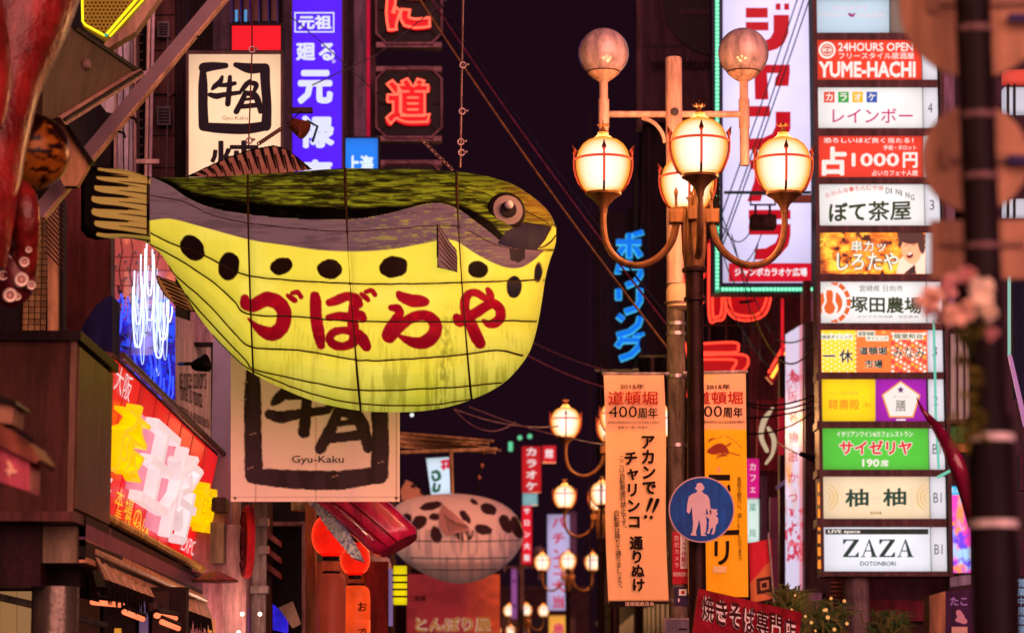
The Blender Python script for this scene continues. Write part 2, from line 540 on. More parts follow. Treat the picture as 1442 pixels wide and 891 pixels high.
def copy_tree(o, parent=None, delta=None, label=None):
    c = o.copy(); COL.objects.link(c); c.parent = parent
    if delta is not None: c.location = Vector(o.location) + Vector(delta)
    if label: c['label'] = label
    WL[c.name] = WL.get(o.name, Vector()) + (Vector(delta) if delta is not None else Vector())
    for ch in o.children: copy_tree(ch, c)
    return c

# shared materials
M_STEEL = mat('dark_painted_steel', (.035, .018, .018), rough=.45, metal=.3, var=.3, scale=6)
M_FRAME = mat('frame_metal', (.06, .03, .035), rough=.4, metal=.4)
M_BLACK = mat('black_metal', (.012, .009, .010), rough=.5)
M_WIRE = mat('cable_rubber', (.02, .012, .012), rough=.6, bump=0)
M_PIPE = mat('painted_pipe', (.42, .33, .34), rough=.5, var=.35, scale=9)

# ================================================================== ground
def ground():
    b = MB(); b.box(-160, -60, -.6, 160, 420, 0)
    o = b.build('ground', mat('earth', (.05, .04, .04), rough=.9, scale=.5)); o['kind'] = 'structure'
    b = MB(); b.box(-3.4, -58, .004, 3.9, 400, .008)
    o = b.build('street', mat('asphalt', (.045, .04, .042), rough=.35, var=.4, scale=2, bump=.3)); o['kind'] = 'structure'
    for nm, x0, x1 in (('pavement_left', -5.2, -3.4), ('pavement_right', 3.9, 6.2)):
        b = MB(); b.box(x0, -58, .0, x1, 400, .12)
        o = b.build(nm, mat('paving', (.16, .13, .12), rough=.6, scale=3)); o['kind'] = 'structure'
ground()

# ================================================================== the big pufferfish lantern
FY = 27.0
class FishShape:
    def __init__(s, top, bot, Y, th, xs0, xs1, pw=2.3):
        s.top = np.array(top, float); s.bot = np.array(bot, float); s.Y = Y; s.th = th; s.pw = pw; s.a = xs0; s.b = xs1
    def yt(s, x): return np.interp(x, s.top[:, 0], s.top[:, 1])
    def yb(s, x): return np.interp(x, s.bot[:, 0], s.bot[:, 1])
    def half(s, x):
        return np.interp(x, s.th[:, 0], s.th[:, 1])
    def depth(s, x, y):
        a, b = s.yt(x), s.yb(x); t = np.clip((y - (a + b) / 2) / np.maximum(1, (b - a) / 2), -1, 1)
        return s.half(x) * np.sqrt(np.clip(1 - np.abs(t) ** s.pw, 0, 1))
    def at(s, x, y, d=0.0):
        return Vector(Wn(x, y, s.Y - float(s.depth(x, y)) - d))
    def mesh(s, step_x, ny, lines=None):
        nx = int((s.b - s.a) / step_x) + 1
        x = np.linspace(s.a, s.b, nx)[None, :]
        tt = np.sin(np.linspace(-PI / 2, PI / 2, ny)) * .35 + np.linspace(-1, 1, ny) * .65
        tt = tt[:, None]
        a, b = s.yt(x), s.yb(x)
        Y = (a + b) / 2 + tt * (b - a) / 2; X = np.broadcast_to(x, Y.shape).copy()
        sq = np.sqrt(np.clip(1 - np.abs(tt) ** s.pw, 0, 1))
        D = s.half(X) * sq
        if lines:                # paper bulges between the frame wires
            dm = np.full(X.shape, 40.0)
            for ln in lines: dm = np.minimum(dm, seg_d(X, Y, [tuple(p) + (0,) for p in ln], 2))
            D = D + .05 * np.sqrt(np.clip(dm, 0, 26) / 26) * sq + .004 * (noise(X / 7, Y / 26, 2) - .5) * sq
        return X, Y, Wn(X, Y, s.Y - D), Wn(X, Y, s.Y + D)

def smooth_curve(pts, n=8):
    return [tuple(p) for p in spline(pts, n)]

top = smooth_curve([(207, 249), (235, 250), (262, 250), (300, 249), (345, 246), (400, 243), (440, 240), (487, 237), (550, 238), (600, 239), (645, 242), (680, 247), (716, 257), (740, 270), (762, 287), (776, 303), (783, 320)])
bot = smooth_curve([(207, 341), (225, 356), (240, 378), (256, 405), (275, 438), (300, 472), (335, 508), (355, 525), (400, 548), (450, 567), (507, 578), (550, 580), (590, 579), (630, 573), (662, 563), (690, 551), (714, 535), (735, 512), (748, 490), (757, 458), (763, 425), (768, 392), (774, 368), (780, 352), (783, 340)])
fth = np.array([(207, .10), (240, .22), (290, .45), (360, .72), (450, .92), (560, .98), (650, .9), (710, .72), (745, .5), (768, .3), (783, .08)])
fish = FishShape(top, bot, FY, fth, 207, 783)

g_low = np.array(smooth_curve([(200, 312), (232, 308), (250, 310), (280, 318), (350, 337), (400, 345), (450, 352), (500, 354), (550, 351), (600, 342), (625, 337), (645, 341), (665, 354), (690, 368), (715, 377), (735, 376), (752, 366), (768, 353), (790, 349)]))
g_top = np.array(smooth_curve([(200, 246), (215, 250), (240, 262), (262, 277), (290, 290), (330, 299), (400, 307), (487, 309), (540, 302), (575, 293), (600, 287), (622, 286), (645, 294), (665, 308), (690, 327), (710, 343), (730, 350), (790, 353)]))

HZ = [[(209, 327), (245, 344), (285, 358), (325, 379), (349, 388), (400, 394), (487, 399), (560, 400), (640, 398), (700, 396), (766, 394)],
      [(212, 345), (250, 364), (300, 397), (330, 424), (349, 442), (420, 446), (490, 452), (560, 453), (643, 453), (700, 452), (755, 452)],
      [(238, 380), (290, 425), (330, 468), (355, 488), (430, 494), (507, 507), (580, 505), (643, 500), (700, 493), (736, 500)],
      [(262, 415), (300, 458), (345, 505), (360, 520), (430, 536), (507, 549), (600, 547), (660, 543), (706, 538)],
      [(300, 474), (345, 515), (380, 532), (440, 554), (507, 568), (600, 570), (665, 561)],
      [(262, 262), (349, 262), (420, 262), (487, 262), (560, 264), (640, 263), (700, 279), (745, 300), (772, 314)],
      [(212, 275), (260, 285), (300, 303), (349, 314), (420, 322), (487, 326), (560, 322), (640, 318), (690, 342), (720, 350)]]

def fish_paint(X, Y):
    cv = Canvas(X, Y, '#ecdb46', .90)
    n1 = noise(X / 60 + 3, Y / 60, 3); n2 = noise(X / 5, Y / 60 + 9, 3); n3 = noise(X / 34, Y / 3.2, 4); n4 = noise(X / 15, Y / 1.9 + 50, 3)
    # belly: warm towards the tail, greener towards the keel, streaky paper folds painted darker
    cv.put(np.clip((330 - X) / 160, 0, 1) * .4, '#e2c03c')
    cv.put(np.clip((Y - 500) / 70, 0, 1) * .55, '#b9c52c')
    cv.put(np.clip((n1 - .5) * 2.2, 0, .4), '#f6e86a')
    low = np.clip((Y - 500) / 30, 0, 1) * np.clip((X - 480) / 60, 0, 1)
    cv.put(np.clip((n2 - .52) * 7, 0, 1) * low * .42, '#8f9a1a', .68)
    cv.put(np.clip((n2 - .55) * 5, 0, 1) * np.clip((Y - 440) / 60, 0, 1) * .35, '#c2a92a', .75)
    stain = np.exp(-((X - (636 - (Y - 430) * .12)) / 11) ** 2) * np.clip((Y - 420) / 40, 0, 1)
    cv.put(stain * np.clip((noise(X / 3, Y / 9, 2) - .35) * 3, 0, 1) * .65, '#8f8a20', .65)
    for wx in np.linspace(360, 745, 60):       # little creases below the wires, their shade painted in
        cv.put(np.exp(-((X - wx - noise(Y / 20, wx + 0 * X, 1) * 4) / 1.3) ** 2) * np.exp(-((Y - (455 + (wx * 7 % 5) * 10)) / 8) ** 2) * .35, '#a08a1e')
    # grey-mauve band
    gl = np.interp(X, g_low[:, 0], g_low[:, 1]); gt = np.interp(X, g_top[:, 0], g_top[:, 1])
    cv.sd(Y - gl, '#7c585c', .72, 1.4)
    band = (Y < gl)
    cv.put(np.clip((n3 - .5) * 3, 0, .6) * band, '#5d4348', .6)
    cv.put(np.clip((n4 - .60) * 12, 0, 1) * band * np.clip((X - 470) / 80, 0, 1) * np.clip((720 - X) / 40, 0, 1) * .7, '#a9993a', .7)
    # back
    cv.sd(Y - gt, '#7f7f1c', .66, 1.2)
    back = (Y < gt).astype(float)
    cv.put(back * np.clip((n3 - .36) * 4.5, 0, 1) * .9, '#3a3512', .45)
    cv.put(back * np.clip((n4 - .52) * 8, 0, 1) * .75, '#99a01f', .7)
    cv.put(back * np.clip((noise(X / 30 + 7, Y / 3.4 + 4, 3) - .52) * 9, 0, 1) * .8, '#1d180e', .25)
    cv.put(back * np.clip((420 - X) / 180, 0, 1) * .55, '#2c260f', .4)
    cv.put(back * np.clip((X - 700) / 60, 0, 1) * .7 * np.clip((325 - Y) / 30, 0, 1), '#a8762c', .5)
    tk = np.interp(X, [208, 250, 300, 420, 540, 570, 640, 660, 690, 715, 730], [2, 9, 17, 20, 13, 5, 3, 12, 16, 10, 0])
    ed = np.clip((tk - (gt - Y)) / 5 + .5, 0, 1) * back
    cv.put(ed * np.clip(.8 + noise(X / 12, Y / 4, 2) * .5, 0, 1), '#0c0806', .05)  # dark shadow strip painted along the lower edge of the back
    cv.sd(np.abs(Y - gt - .5) - .5, '#c8b93a', .7, 1.2) if False else None
    # snout
    snout = poly_in(X, Y, [(700, 343), (712, 326), (738, 313), (779, 321), (763, 347), (756, 352), (722, 349)])
    cv.put(snout, '#2c2030', .5)
    cv.sd(seg_d(X, Y, [(738, 313, .6), (779, 320, .8)]), '#1c1210', .1)
    cv.put(poly_in(X, Y, [(778, 318), (785, 322), (785, 350), (757, 351), (768, 338)]), '#e6cf45', .8)
    cv.sd(seg_d(X, Y, [(776, 322, .7), (766, 337, 1), (760, 346, .8)]), '#2c1c18', .1)
    cv.sd(seg_d(X, Y, [(783, 331, .8), (776, 340, 1.2), (768, 346, 1.2), (760, 349, 1)]), '#2c1c18', .1)
    cv.sd(seg_d(X, Y, [(722, 349, .7), (760, 352, .8), (781, 353, .9)]), '#2c1c18', .1)
    cv.put(poly_in(X, Y, [(717, 350), (739, 351), (739, 364), (730, 370), (719, 366)]), '#2e2028', .4)
    for ln in HZ[:5]:            # panel shading painted in, darker along the frame wires
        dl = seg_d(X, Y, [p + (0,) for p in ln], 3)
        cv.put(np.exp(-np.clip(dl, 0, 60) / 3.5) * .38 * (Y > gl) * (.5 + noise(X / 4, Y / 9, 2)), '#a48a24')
    for hx in (353, 497, 653): cv.put(np.exp(-np.abs(X - hx - (Y - 400) * .05) / 4.0) * .3 * (Y > gl), '#a48a24')  # same painted shading along the hoops
    # spots
    for cx, cy, rx, ry, a, c in ((271, 349, 20, 15, 52, '#2c1714'), (322, 375, 15, 20, 8, '#2c1714'), (396, 375, 16, 12, -20, '#30180f'),
                                 (464, 379, 17, 14, 5, '#30180f'), (554, 376, 20, 15, -8, '#30180f'), (673, 379, 14, 12, 12, '#2b2110'),
                                 (724, 404, 11, 15.5, 8, '#2a2430'), (758, 384, 5.6, 13.5, 6, '#2e2833')):
        d = ell(X, Y, cx, cy, rx, ry, a) + (noise(X / 8, Y / 8, 2) - .5) * 2
        cv.sd(d, c, .25, 1.2)
    # the shop's name, brushed in red
    L = [[(345, 420, 6), (346, 428, 8), (357, 430, 9.5), (368, 424, 10), (378, 421, 10.5), (391, 426, 10.5), (399, 436, 10.5), (400, 448, 10.7), (396, 461, 10.5), (385, 470, 10.3), (372, 467, 8.5), (360, 459, 4.8), (350, 449, 1.6)],
         [(405, 416, 3), (411, 420, 4), (415, 423, 4)], [(411, 413, 3.2), (419, 411.5, 3.6), (424, 418, 3.4)],
         [(441, 415, 4), (444, 420, 7.8), (445, 445, 8.6), (449, 470, 8.6), (452, 486, 6)],
         [(464, 426, 5.5), (476, 422, 7), (490, 417, 6.5), (502, 422, 7), (505, 428, 6.5)],
         [(463, 447, 5), (476, 445, 6.2), (490, 446, 7), (506, 444, 7.5), (511, 448, 6)],
         [(500, 420, 7.5), (497, 445, 8), (497, 466, 8.5)],
         [(497, 466, 7), (482, 465, 5.5), (470, 468, 6), (464, 477, 6.2), (472, 486, 6.5), (486, 487, 6), (498, 481, 7.5), (500, 470, 8), (510, 478, 9), (516, 488, 7)],
         [(509, 414, 3), (514, 418, 4), (518, 422, 3.6)], [(515, 411, 3.2), (523, 409, 3.8), (528, 415, 3.6)],
         [(561, 413, 4), (566, 418, 7), (580, 423, 9), (592, 424, 8.5), (599, 425, 6)],
         [(551, 433, 4.5), (560, 435, 6.5), (562, 443, 7), (555, 456, 9), (548, 470, 10.5), (549, 474, 9)],
         [(551, 472, 9), (562, 461, 8), (575, 450, 7.5), (590, 444, 7.5), (604, 446, 8), (613, 456, 9), (612, 469, 9.5), (603, 479, 10), (590, 483, 8.5), (574, 479, 6), (563, 473, 3)],
         [(643, 447, 6), (648, 452, 8.5), (660, 446, 8), (674, 438, 7.5), (686, 430, 7), (696, 428, 7), (704, 436, 7.2), (704, 448, 7.5), (696, 455, 7), (688, 456, 5.5), (681, 452, 3)],
         [(660, 452, 8), (655, 438, 7), (655, 422, 7), (662, 413, 5.8), (672, 413, 5.5), (686, 422, 5)],
         [(687, 408, 4), (690, 414, 5.5), (692, 421, 5)],
         [(656, 440, 7.5), (664, 458, 8.5), (671, 474, 9), (676, 483, 8)]]
    d = np.full(X.shape, 1e9)
    for s in L: d = np.minimum(d, seg_d(X, Y, s, 4))
    d = d + (noise(X / 4, Y / 4, 2) - .5) * 1.0
    cv.sd(d, '#a80c20', .62, 1.3)
    cv.put((d < -1.5) * np.clip((noise(X / 9, Y / 7, 3) - .5) * 4, 0, 1) * .5, '#d4141e', .66)
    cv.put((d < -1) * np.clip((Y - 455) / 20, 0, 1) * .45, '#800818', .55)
    # tail joint line
    cv.sd(X - 210.5, '#180c0c', .05, 2)
    return cv

def big_fish():
    t = thing('pufferfish_lantern', 'huge yellow pufferfish paper lantern with red brushed lettering hanging over the street', 'lantern', W(500, 580, FY))
    X, Y, P, Q = fish.mesh(1.05, 300, HZ + [[(349, 240), (352, 400), (357, 530)], [(486, 230), (495, 400), (508, 580)], [(643, 236), (652, 400), (664, 570)]])
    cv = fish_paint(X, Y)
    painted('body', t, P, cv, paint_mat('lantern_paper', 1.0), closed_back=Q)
    # tail: a flat-ish box of painted paper
    def tail_top(x): return np.interp(x, [115, 122, 150, 180, 212], [240, 233, 235, 240, 250])
    def tail_bot(x): return np.interp(x, [115, 122, 135, 160, 185, 200, 212], [325, 334, 338, 336, 336, 339, 344])
    nx, ny = 110, 110
    x = np.linspace(114, 212, nx)[None, :]; tt = np.linspace(0, 1, ny)[:, None]
    Yt = tail_top(x) + tt * (tail_bot(x) - tail_top(x)); Xt = np.broadcast_to(x, Yt.shape).copy()
    hh = .11 * np.sqrt(np.clip(1 - (np.abs(tt * 2 - 1)) ** 8, 0, 1)) * np.clip((Xt - 114) / 4, 0, 1) ** .5
    c2 = Canvas(Xt, Yt, '#0e0706', .03)
    fing = [(152, 241, 2.5), (150, 252, 4.5), (147, 267, 5.5), (143, 283, 5.5), (143, 301, 6), (147, 317, 5.5), (150, 333, 3.2)]
    for i, (fx, fy, r) in enumerate(fing):
        sl = (fy - 283) * -.02
        d = seg_d(Xt, Yt, [(fx - 15 + r, fy - 3 + 0, r * .9), (fx, fy - 1, r), (175, fy + 1, r + 1.5), (214, fy + 8 if fy < 300 else fy + 6, r + 2.8)], 3)
        c2.sd(d, '#c4964a', .5, 1.2)
    for i in range(len(fing) - 1):      # dark wedges between the fingers
        a, b = fing[i], fing[i + 1]; my = (a[1] + b[1]) / 2
        c2.sd(seg_d(Xt, Yt, [(134, my - 1, 2.6), (152, my + 1, 1.6), (180, my + 3, 1.0)], 3), '#0e0706', .03, 1)
        c2.sd(seg_d(Xt, Yt, [(168, my + 9, .3), (188, my + 11, .7), (212, my + 14, .9)], 3), '#0e0706', .03, 1)
    c2.put(np.clip((Xt - 170) / 40, 0, 1) * np.clip((Yt - 320) / 16, 0, 1) * (c2.g > .2) * .6, '#8f8f24', .6)
    painted('tail', t, Wn(Xt, Yt, FY - hh), c2, paint_mat('lantern_paper', 1.0), closed_back=Wn(Xt, Yt, FY + hh))
    # wires of the frame, laid on the paper
    hz = HZ
    for k, ln in enumerate(hz):
        P_ = spline(ln, 8)
        r = [.0105 if k < 5 else .0065] * len(P_)
        pts = [fish.at(p[0], float(np.clip(p[1] + (noise(p[0] / 11, k * 9.1, 2) - .5) * 2, fish.yt(p[0]) + 1, fish.yb(p[0]) - 1)), .004) for p in P_]
        tube('rib_wire', t, pts, r, M_RIB, 5)
    for (xa, xb) in ((349, 357), (486, 508), (643, 664)):
        a, b = fish.yt(xa) + .5, fish.yb(xb) - .5
        pts = []
        for i in range(60):
            q = i / 59; y = a + (b - a) * q; x = xa + (xb - xa) * q ** 1.6
            pts.append(fish.at(x, float(np.clip(y, fish.yt(x) + .3, fish.yb(x) - .3)), .005))
        tube('rib_hoop', t, pts, [.016 if i < 10 and xa > 480 else .012 for i in range(60)], M_RIB, 5)
    pts = [fish.at(208.5, 249 + i * (91 / 20), .02) for i in range(21)]
    tube('tail_hoop', t, pts, .016, M_RIB, 6)
    # eye
    pe = fish.at(712, 299, 0); nrm = Vector((.30, -1, .12)).normalized()
    e = MB(); e.lathe([(.185, -.08), (.195, .0), (.19, .03), (.165, .05), (.0, .05)], pe + nrm * .02, 32, nrm); eye = e.build('eye', mat('eye_rim_paint', (.006, .003, .003), var=.1), t)
    e = MB(); e.lathe([(.15, 0), (.15, .012), (.0, .016)], pe + nrm * .07, 28, nrm); e.build('iris', mat('iris_paint', '#6c4e4c', rough=.6, var=.1), eye)
    e = MB(); e.lathe([(.082, 0), (.082, .012), (.0, .016)], pe + nrm * .092, 24, nrm); e.build('pupil', mat('pupil_paint', (.005, .003, .004), var=.1), eye)
    e = MB(); c_ = pe + nrm * .13 + Vector((-.005, 0, .035)); e.lathe([(0, -.045)] + [(.045 * math.sin(a), -.045 * math.cos(a)) for a in np.linspace(.3, 2.84, 8)] + [(0, .045)], c_, 16)
    e.build('eye_bulb', mat('pink_plastic', '#a88482', rough=.3, var=.05), eye)
    # side fin
    Xf, Yf = grid(613, 312, 645, 385, .9)
    kp = poly_in(Xf, Yf, [(614, 314), (618, 316), (634, 340), (644, 352), (644.5, 384), (633, 381), (615, 377)])
    c3 = Canvas(Xf, Yf, '#8d686c', .35)
    for k in range(6):
        c3.sd(seg_d(Xf, Yf, [(617 + k * .6, 322 + k * 9, .5), (630 + k, 345 + k * 7, 1.0), (645, 362 + k * 5.5, .8)], 3), '#2b1715', .05, 1)
    c3.sd(seg_d(Xf, Yf, [(615, 314, 1.6), (616, 350, 1.8), (616, 377, 2.5), (644, 384, 1.5)], 4), '#24120f', .05)
    c3.sd(seg_d(Xf, Yf, [(617, 315, 1), (634, 341, 1), (644, 353, 1)], 3), '#24120f', .05)
    dd = fish.depth(Xf, Yf) + .03 + .14 * np.clip((645 - Xf) / 32, 0, 1)
    painted('side_fin', t, Wn(Xf, Yf, FY - dd), c3, paint_mat('lantern_paper', 1.0), keep=kp, closed_back=Wn(Xf, Yf, FY - dd + .03))
    # dorsal fin
    out = [(258, 250), (285, 237), (320, 221), (352, 210), (385, 204), (402, 208), (420, 221), (441, 239), (400, 244), (345, 247), (300, 250)]
    Xd, Yd = grid(256, 202, 443, 253, .9); kp = poly_in(Xd, Yd, out)
    c4 = Canvas(Xd, Yd, '#c0705a', .3)
    c4.put(np.clip((noise(Xd / 12, Yd / 12, 2) - .45) * 3, 0, .5), '#9a4f42')
    tpx = [o[0] for o in out[:8]]; tpy = [o[1] for o in out[:8]]
    dt = Yd - np.interp(Xd, tpx, tpy)
    c4.sd(dt - 2.4, '#1f0d0f', .03); c4.put(dt < 2.4, '#1f0d0f', .03)
    x = 268
    while x < 436:
        ya = np.interp(x, tpx, tpy); lean = 9
        hgt = 249 - ya
        c4.sd(seg_d(Xd, Yd, [(x, ya + 1, 3.0), (x + lean * .4, ya + hgt * .35, 2.2), (x + lean * .9, ya + hgt * .72, .9)], 3), '#14080a', .02, .9)
        c4.sd(seg_d(Xd, Yd, [(x + 7, ya + hgt * .30, 1.2), (x + 11, ya + hgt * .7, 1.0), (x + 14, 252, .9)], 3), '#14080a', .03, .9)
        x += 12.5
    c4.sd(np.abs(Yd - 249.5) - .8, '#1f0d0f', .03)
    painted('dorsal_fin', t, Wn(Xd, Yd, FY - .02), c4, paint_mat('lantern_paper', 1.0), keep=kp, closed_back=Wn(Xd, Yd, FY + .02))
    out = [(218, 386), (232, 391), (247, 396), (259, 408), (268, 424), (276, 440), (262, 438), (246, 430), (232, 417), (223, 402)]
    Xd, Yd = grid(216, 384, 278, 442, .9); kp = poly_in(Xd, Yd, out)
    c5 = Canvas(Xd, Yd, '#b87840', .3)
    for a, b in zip(out, out[1:] + out[:1]): c5.sd(seg_d(Xd, Yd, [a + (2.0,), b + (2.0,)], 1), '#1f0d0f', .03, 1)
    for k in range(6): c5.sd(seg_d(Xd, Yd, [(226 + k * 4, 393 + k * 6.5, 1.2), (240 + k * 4.5, 399 + k * 6.8, 1.4), (256 + k * 2.5, 406 + k * 6, .5)], 2), '#1f0d0f', .03, .9)
    painted('belly_fin', t, Wn(Xd, Yd, FY - .02), c5, paint_mat('lantern_paper', 1.0), keep=kp, closed_back=Wn(Xd, Yd, FY + .02))

M_RIB = mat('rib_wire_paint', '#3c2410', var=.2, bump=0)
big_fish()

# ropes and hooks that carry the lantern
def rope(label, pts, r, m, nodes=(), grp=None):
    t = thing('hanging_cable', label, 'cable', pts[-1], grp)
    tube('cable', t, pts, r, m, 6)
    for p in nodes:
        b = MB(); p = Vector(p)
        b.tube([p + Vector((math.cos(a) * .03, 0, math.sin(a) * .03)) for a in np.linspace(0, 2 * PI, 11)[:-1]], .009, 5, True)
        b.tube([p + Vector((.02, -.01, .0)), p + Vector((.06, -.01, .01))], .012, 5)
        b.build('cable_clip', mat('galvanised_clip', '#a5736c', rough=.35, metal=.7), t)
    return t
M_ROPE = mat('steel_rope', '#8d5a50', rough=.4, metal=.5)
M_ROPED = mat('red_brown_rope', '#5c1f22', rough=.5)
rope('taut pinkish steel rope holding up the head of the big lantern fish', [W(654, -120, 26.9), W(651, 60, 26.9), W(648, 236, 26.95)], .012, M_ROPE,
     [W(652, 92, 26.88), W(651, 157, 26.88), W(649, 200, 26.88), W(650, 215, 26.88)])
rope('thin dark red rope holding up the back of the big lantern fish', [W(354, -120, 26.9), W(355, 70, 26.9), W(350, 206, 26.95)], .008, M_ROPED,
     [W(355, 70, 26.88), W(351, 198, 26.88)])
t = thing('hanging_chain', 'short slack chain with hooks slanting from the top of the fish back', 'chain', W(635, 236, 27))
for k in range(16):
    q = k / 15; p = W(594 + (636 - 594) * q, 197 + 41 * q, 27)
    b = MB(); b.tube([p + Vector((math.cos(a) * .018, math.sin(a) * .012 * (k % 2), math.sin(a) * .012)) for a in np.linspace(0, 2 * PI, 9)[:-1]], .006, 4, True)
    b.build('chain_link', M_ROPE, t)
t = thing('hanging_chain', 'dark red chain hooked to the dorsal fin of the big lantern fish', 'chain', W(365, 206, 27))
for k in range(12):
    q = k / 11; p = W(365 + 30 * q, 202 - 20 * q, 27)
    b = MB(); b.tube([p + Vector((math.cos(a) * .02, 0, math.sin(a) * .014)) for a in np.linspace(0, 2 * PI, 9)[:-1]], .007, 4, True)
    b.build('chain_link', M_ROPED, t)

# ================================================================== street lamps
def fancy_lamp(base, label):
    t = thing('street_lamp', label, 'street lamp', base, 'four-globe street lamps along the street')
    B = Vector(base); zc = 6.86 - B.z
    mp = mat('lamp_bronze', (.20, .085, .035), rough=.42, metal=.35, var=.3, scale=9)
    md = mat('lamp_post_dark', (.035, .014, .012), rough=.4, metal=.3, var=.3, scale=7)
    mc = mat('lamp_cage_red', (.028, .002, .002), rough=.9, var=.2)
    mg = bpy.data.materials.get('lamp_globe_glass')
    if not mg:
        mg = bpy.data.materials.new('lamp_globe_glass'); mg.use_nodes = True
        nt = mg.node_tree; bs = nt.nodes['Principled BSDF']
        bs.inputs['Base Color'].default_value = (0, 0, 0, 1); bs.inputs['Specular IOR Level'].default_value = 0
        lw = nt.nodes.new('ShaderNodeLayerWeight'); lw.inputs[0].default_value = .5
        rp = nt.nodes.new('ShaderNodeValToRGB')
        e = rp.color_ramp.elements
        e[0].position = .0; e[0].color = (1.4, 1.14, 1.0, 1); e[1].position = .80; e[1].color = (.95, .26, .02, 1)
        k = e.new(.26); k.color = (1.35, .95, .62, 1); k = e.new(.56); k.color = (1.15, .55, .13, 1)
        nt.links.new(lw.outputs['Facing'], rp.inputs[0]); nt.links.new(rp.outputs[0], bs.inputs['Emission Color'])
        bs.inputs['Emission Strength'].default_value = 1.05
    b = MB()
    b.lathe([(.16, 0), (.16, .25), (.12, .3), (.085, .5), (.080, zc - 1.34), (.105, zc - 1.33), (.105, zc - 1.30), (.088, zc - 1.29), (.088, zc - 1.06), (.12, zc - 1.05), (.12, zc - 1.02), (.098, zc - 1.0)], B, 20)
    b.build('post', md, t)
    b = MB(); b.lathe([(.098, zc - 1.0), (.098, zc - .55), (.06, zc - .5), (.05, zc - .32), (0, zc - .3)], B, 18)
    for k in range(8):
        a = k * PI / 4 + .39; c = B + Vector((math.cos(a) * .10, math.sin(a) * .10, 0))
        b.lathe([(0, zc - .98), (.022, zc - .85), (.028, zc - .6), (.028, zc - .45)], c, 6)
    b.build('post_head', mp, t)
    z0 = B.z + zc
    for k in range(4):
        a = k * PI / 2; ux, uy = math.cos(a), math.sin(a)
        def L(r, z, s_=0.0): return Vector((B.x + ux * r - uy * s_, B.y + uy * r + ux * s_, z0 + z))
        arm = [L(r, z) for r, z in [tuple(p) for p in spline([(.87, -.44), (.87, -.62), (.83, -.80), (.73, -.93), (.58, -.985), (.43, -.96), (.30, -.87), (.21, -.74), (.17, -.58)], 4)]]
        tube('arm', t, arm, [.03 + .008 * i / len(arm) for i in range(len(arm))], mp, 8)
        b = MB(); b.hexa([L(.10, -.58, -.07), L(.24, -.58, -.07), L(.24, -.44, -.07), L(.10, -.44, -.07), L(.10, -.58, .07), L(.24, -.58, .07), L(.24, -.44, .07), L(.10, -.44, .07)])
        b.build('arm_block', mp, t, bevel=.008)
        b = MB()                      # fleur-de-lys on the block
        b.tube([L(.17, -.44), L(.17, -.34), L(.17, -.27), L(.17, -.22)], [.018, .012, .024, .002], 6)
        for s_ in (-1, 1): b.tube([L(.17, -.38), L(.17 , -.33, .03 * s_), L(.17, -.29, .055 * s_), L(.17, -.30, .075 * s_)], [.012, .013, .011, .002], 5)
        b.tube([L(.17, -.365, -.03), L(.17, -.365, .03)], .009, 5)
        b.build('fleur_ornament', mp, t)
        c = L(.87, 0)
        prof = [(0, -.275), (.15, -.27), (.19, -.24), (.222, -.18), (.248, -.11), (.262, -.04), (.265, .02), (.256, .08), (.236, .14), (.20, .195), (.15, .235), (.08, .258), (0, .265)]
        b = MB(); b.lathe(prof, c, 28); g = b.build('globe', mg, t)
        b = MB(); b.lathe([(.035, -.48), (.04, -.43), (.06, -.39), (.12, -.33), (.17, -.30), (.175, -.275), (.15, -.268)], c, 20); b.build('globe_cup', mp, g)
        b = MB(); b.lathe([(.085, .245), (.09, .262), (.07, .275), (.045, .30), (.055, .31), (.03, .33), (.014, .37), (.02, .385), (.006, .40), (.003, .44)], c, 12)
        for q in range(6):
            w = q * PI / 3; b.tube([c + Vector((0, 0, .385)), c + Vector((math.cos(w) * .05, math.sin(w) * .05, .385)), c + Vector((math.cos(w) * .062, math.sin(w) * .062, .40))], [.012, .010, .002], 5)
        b.build('finial', mp, g)
        b = MB()
        b.tube([c + Vector((math.cos(w) * .268, math.sin(w) * .268, .045)) for w in np.linspace(0, 2 * PI, 33)[:-1]], .0125, 6, True)
        b.build('cage_ring', mc, g)
        for q in range(4):
            w = q * PI / 2 - PI / 2; dx, dy = math.cos(w), math.sin(w)
            pr = [(.165, -.275), (.205, -.24), (.235, -.18), (.262, -.11), (.276, -.04), (.279, .03), (.276, .09), (.272, .125), (.283, .15), (.300, .19)]
            rr = [.0125] * 6 + [.011, .026, .015, .002]
            b = MB(); b.tube([c + Vector((dx * r, dy * r, z)) for r, z in pr], rr, 6); b.build('cage_bar', mc, g)
        ld = bpy.data.lights.get('lamp_light')
        if not ld:
            ld = bpy.data.lights.new('lamp_light', 'POINT'); ld.energy = 120; ld.color = (1.0, .43, .15); ld.shadow_soft_size = .31; ld.use_soft_falloff = False
        lo = bpy.data.objects.new('lamp_light', ld); COL.objects.link(lo); lo.parent = g; lo.location = c - WL[g.name]
    return t

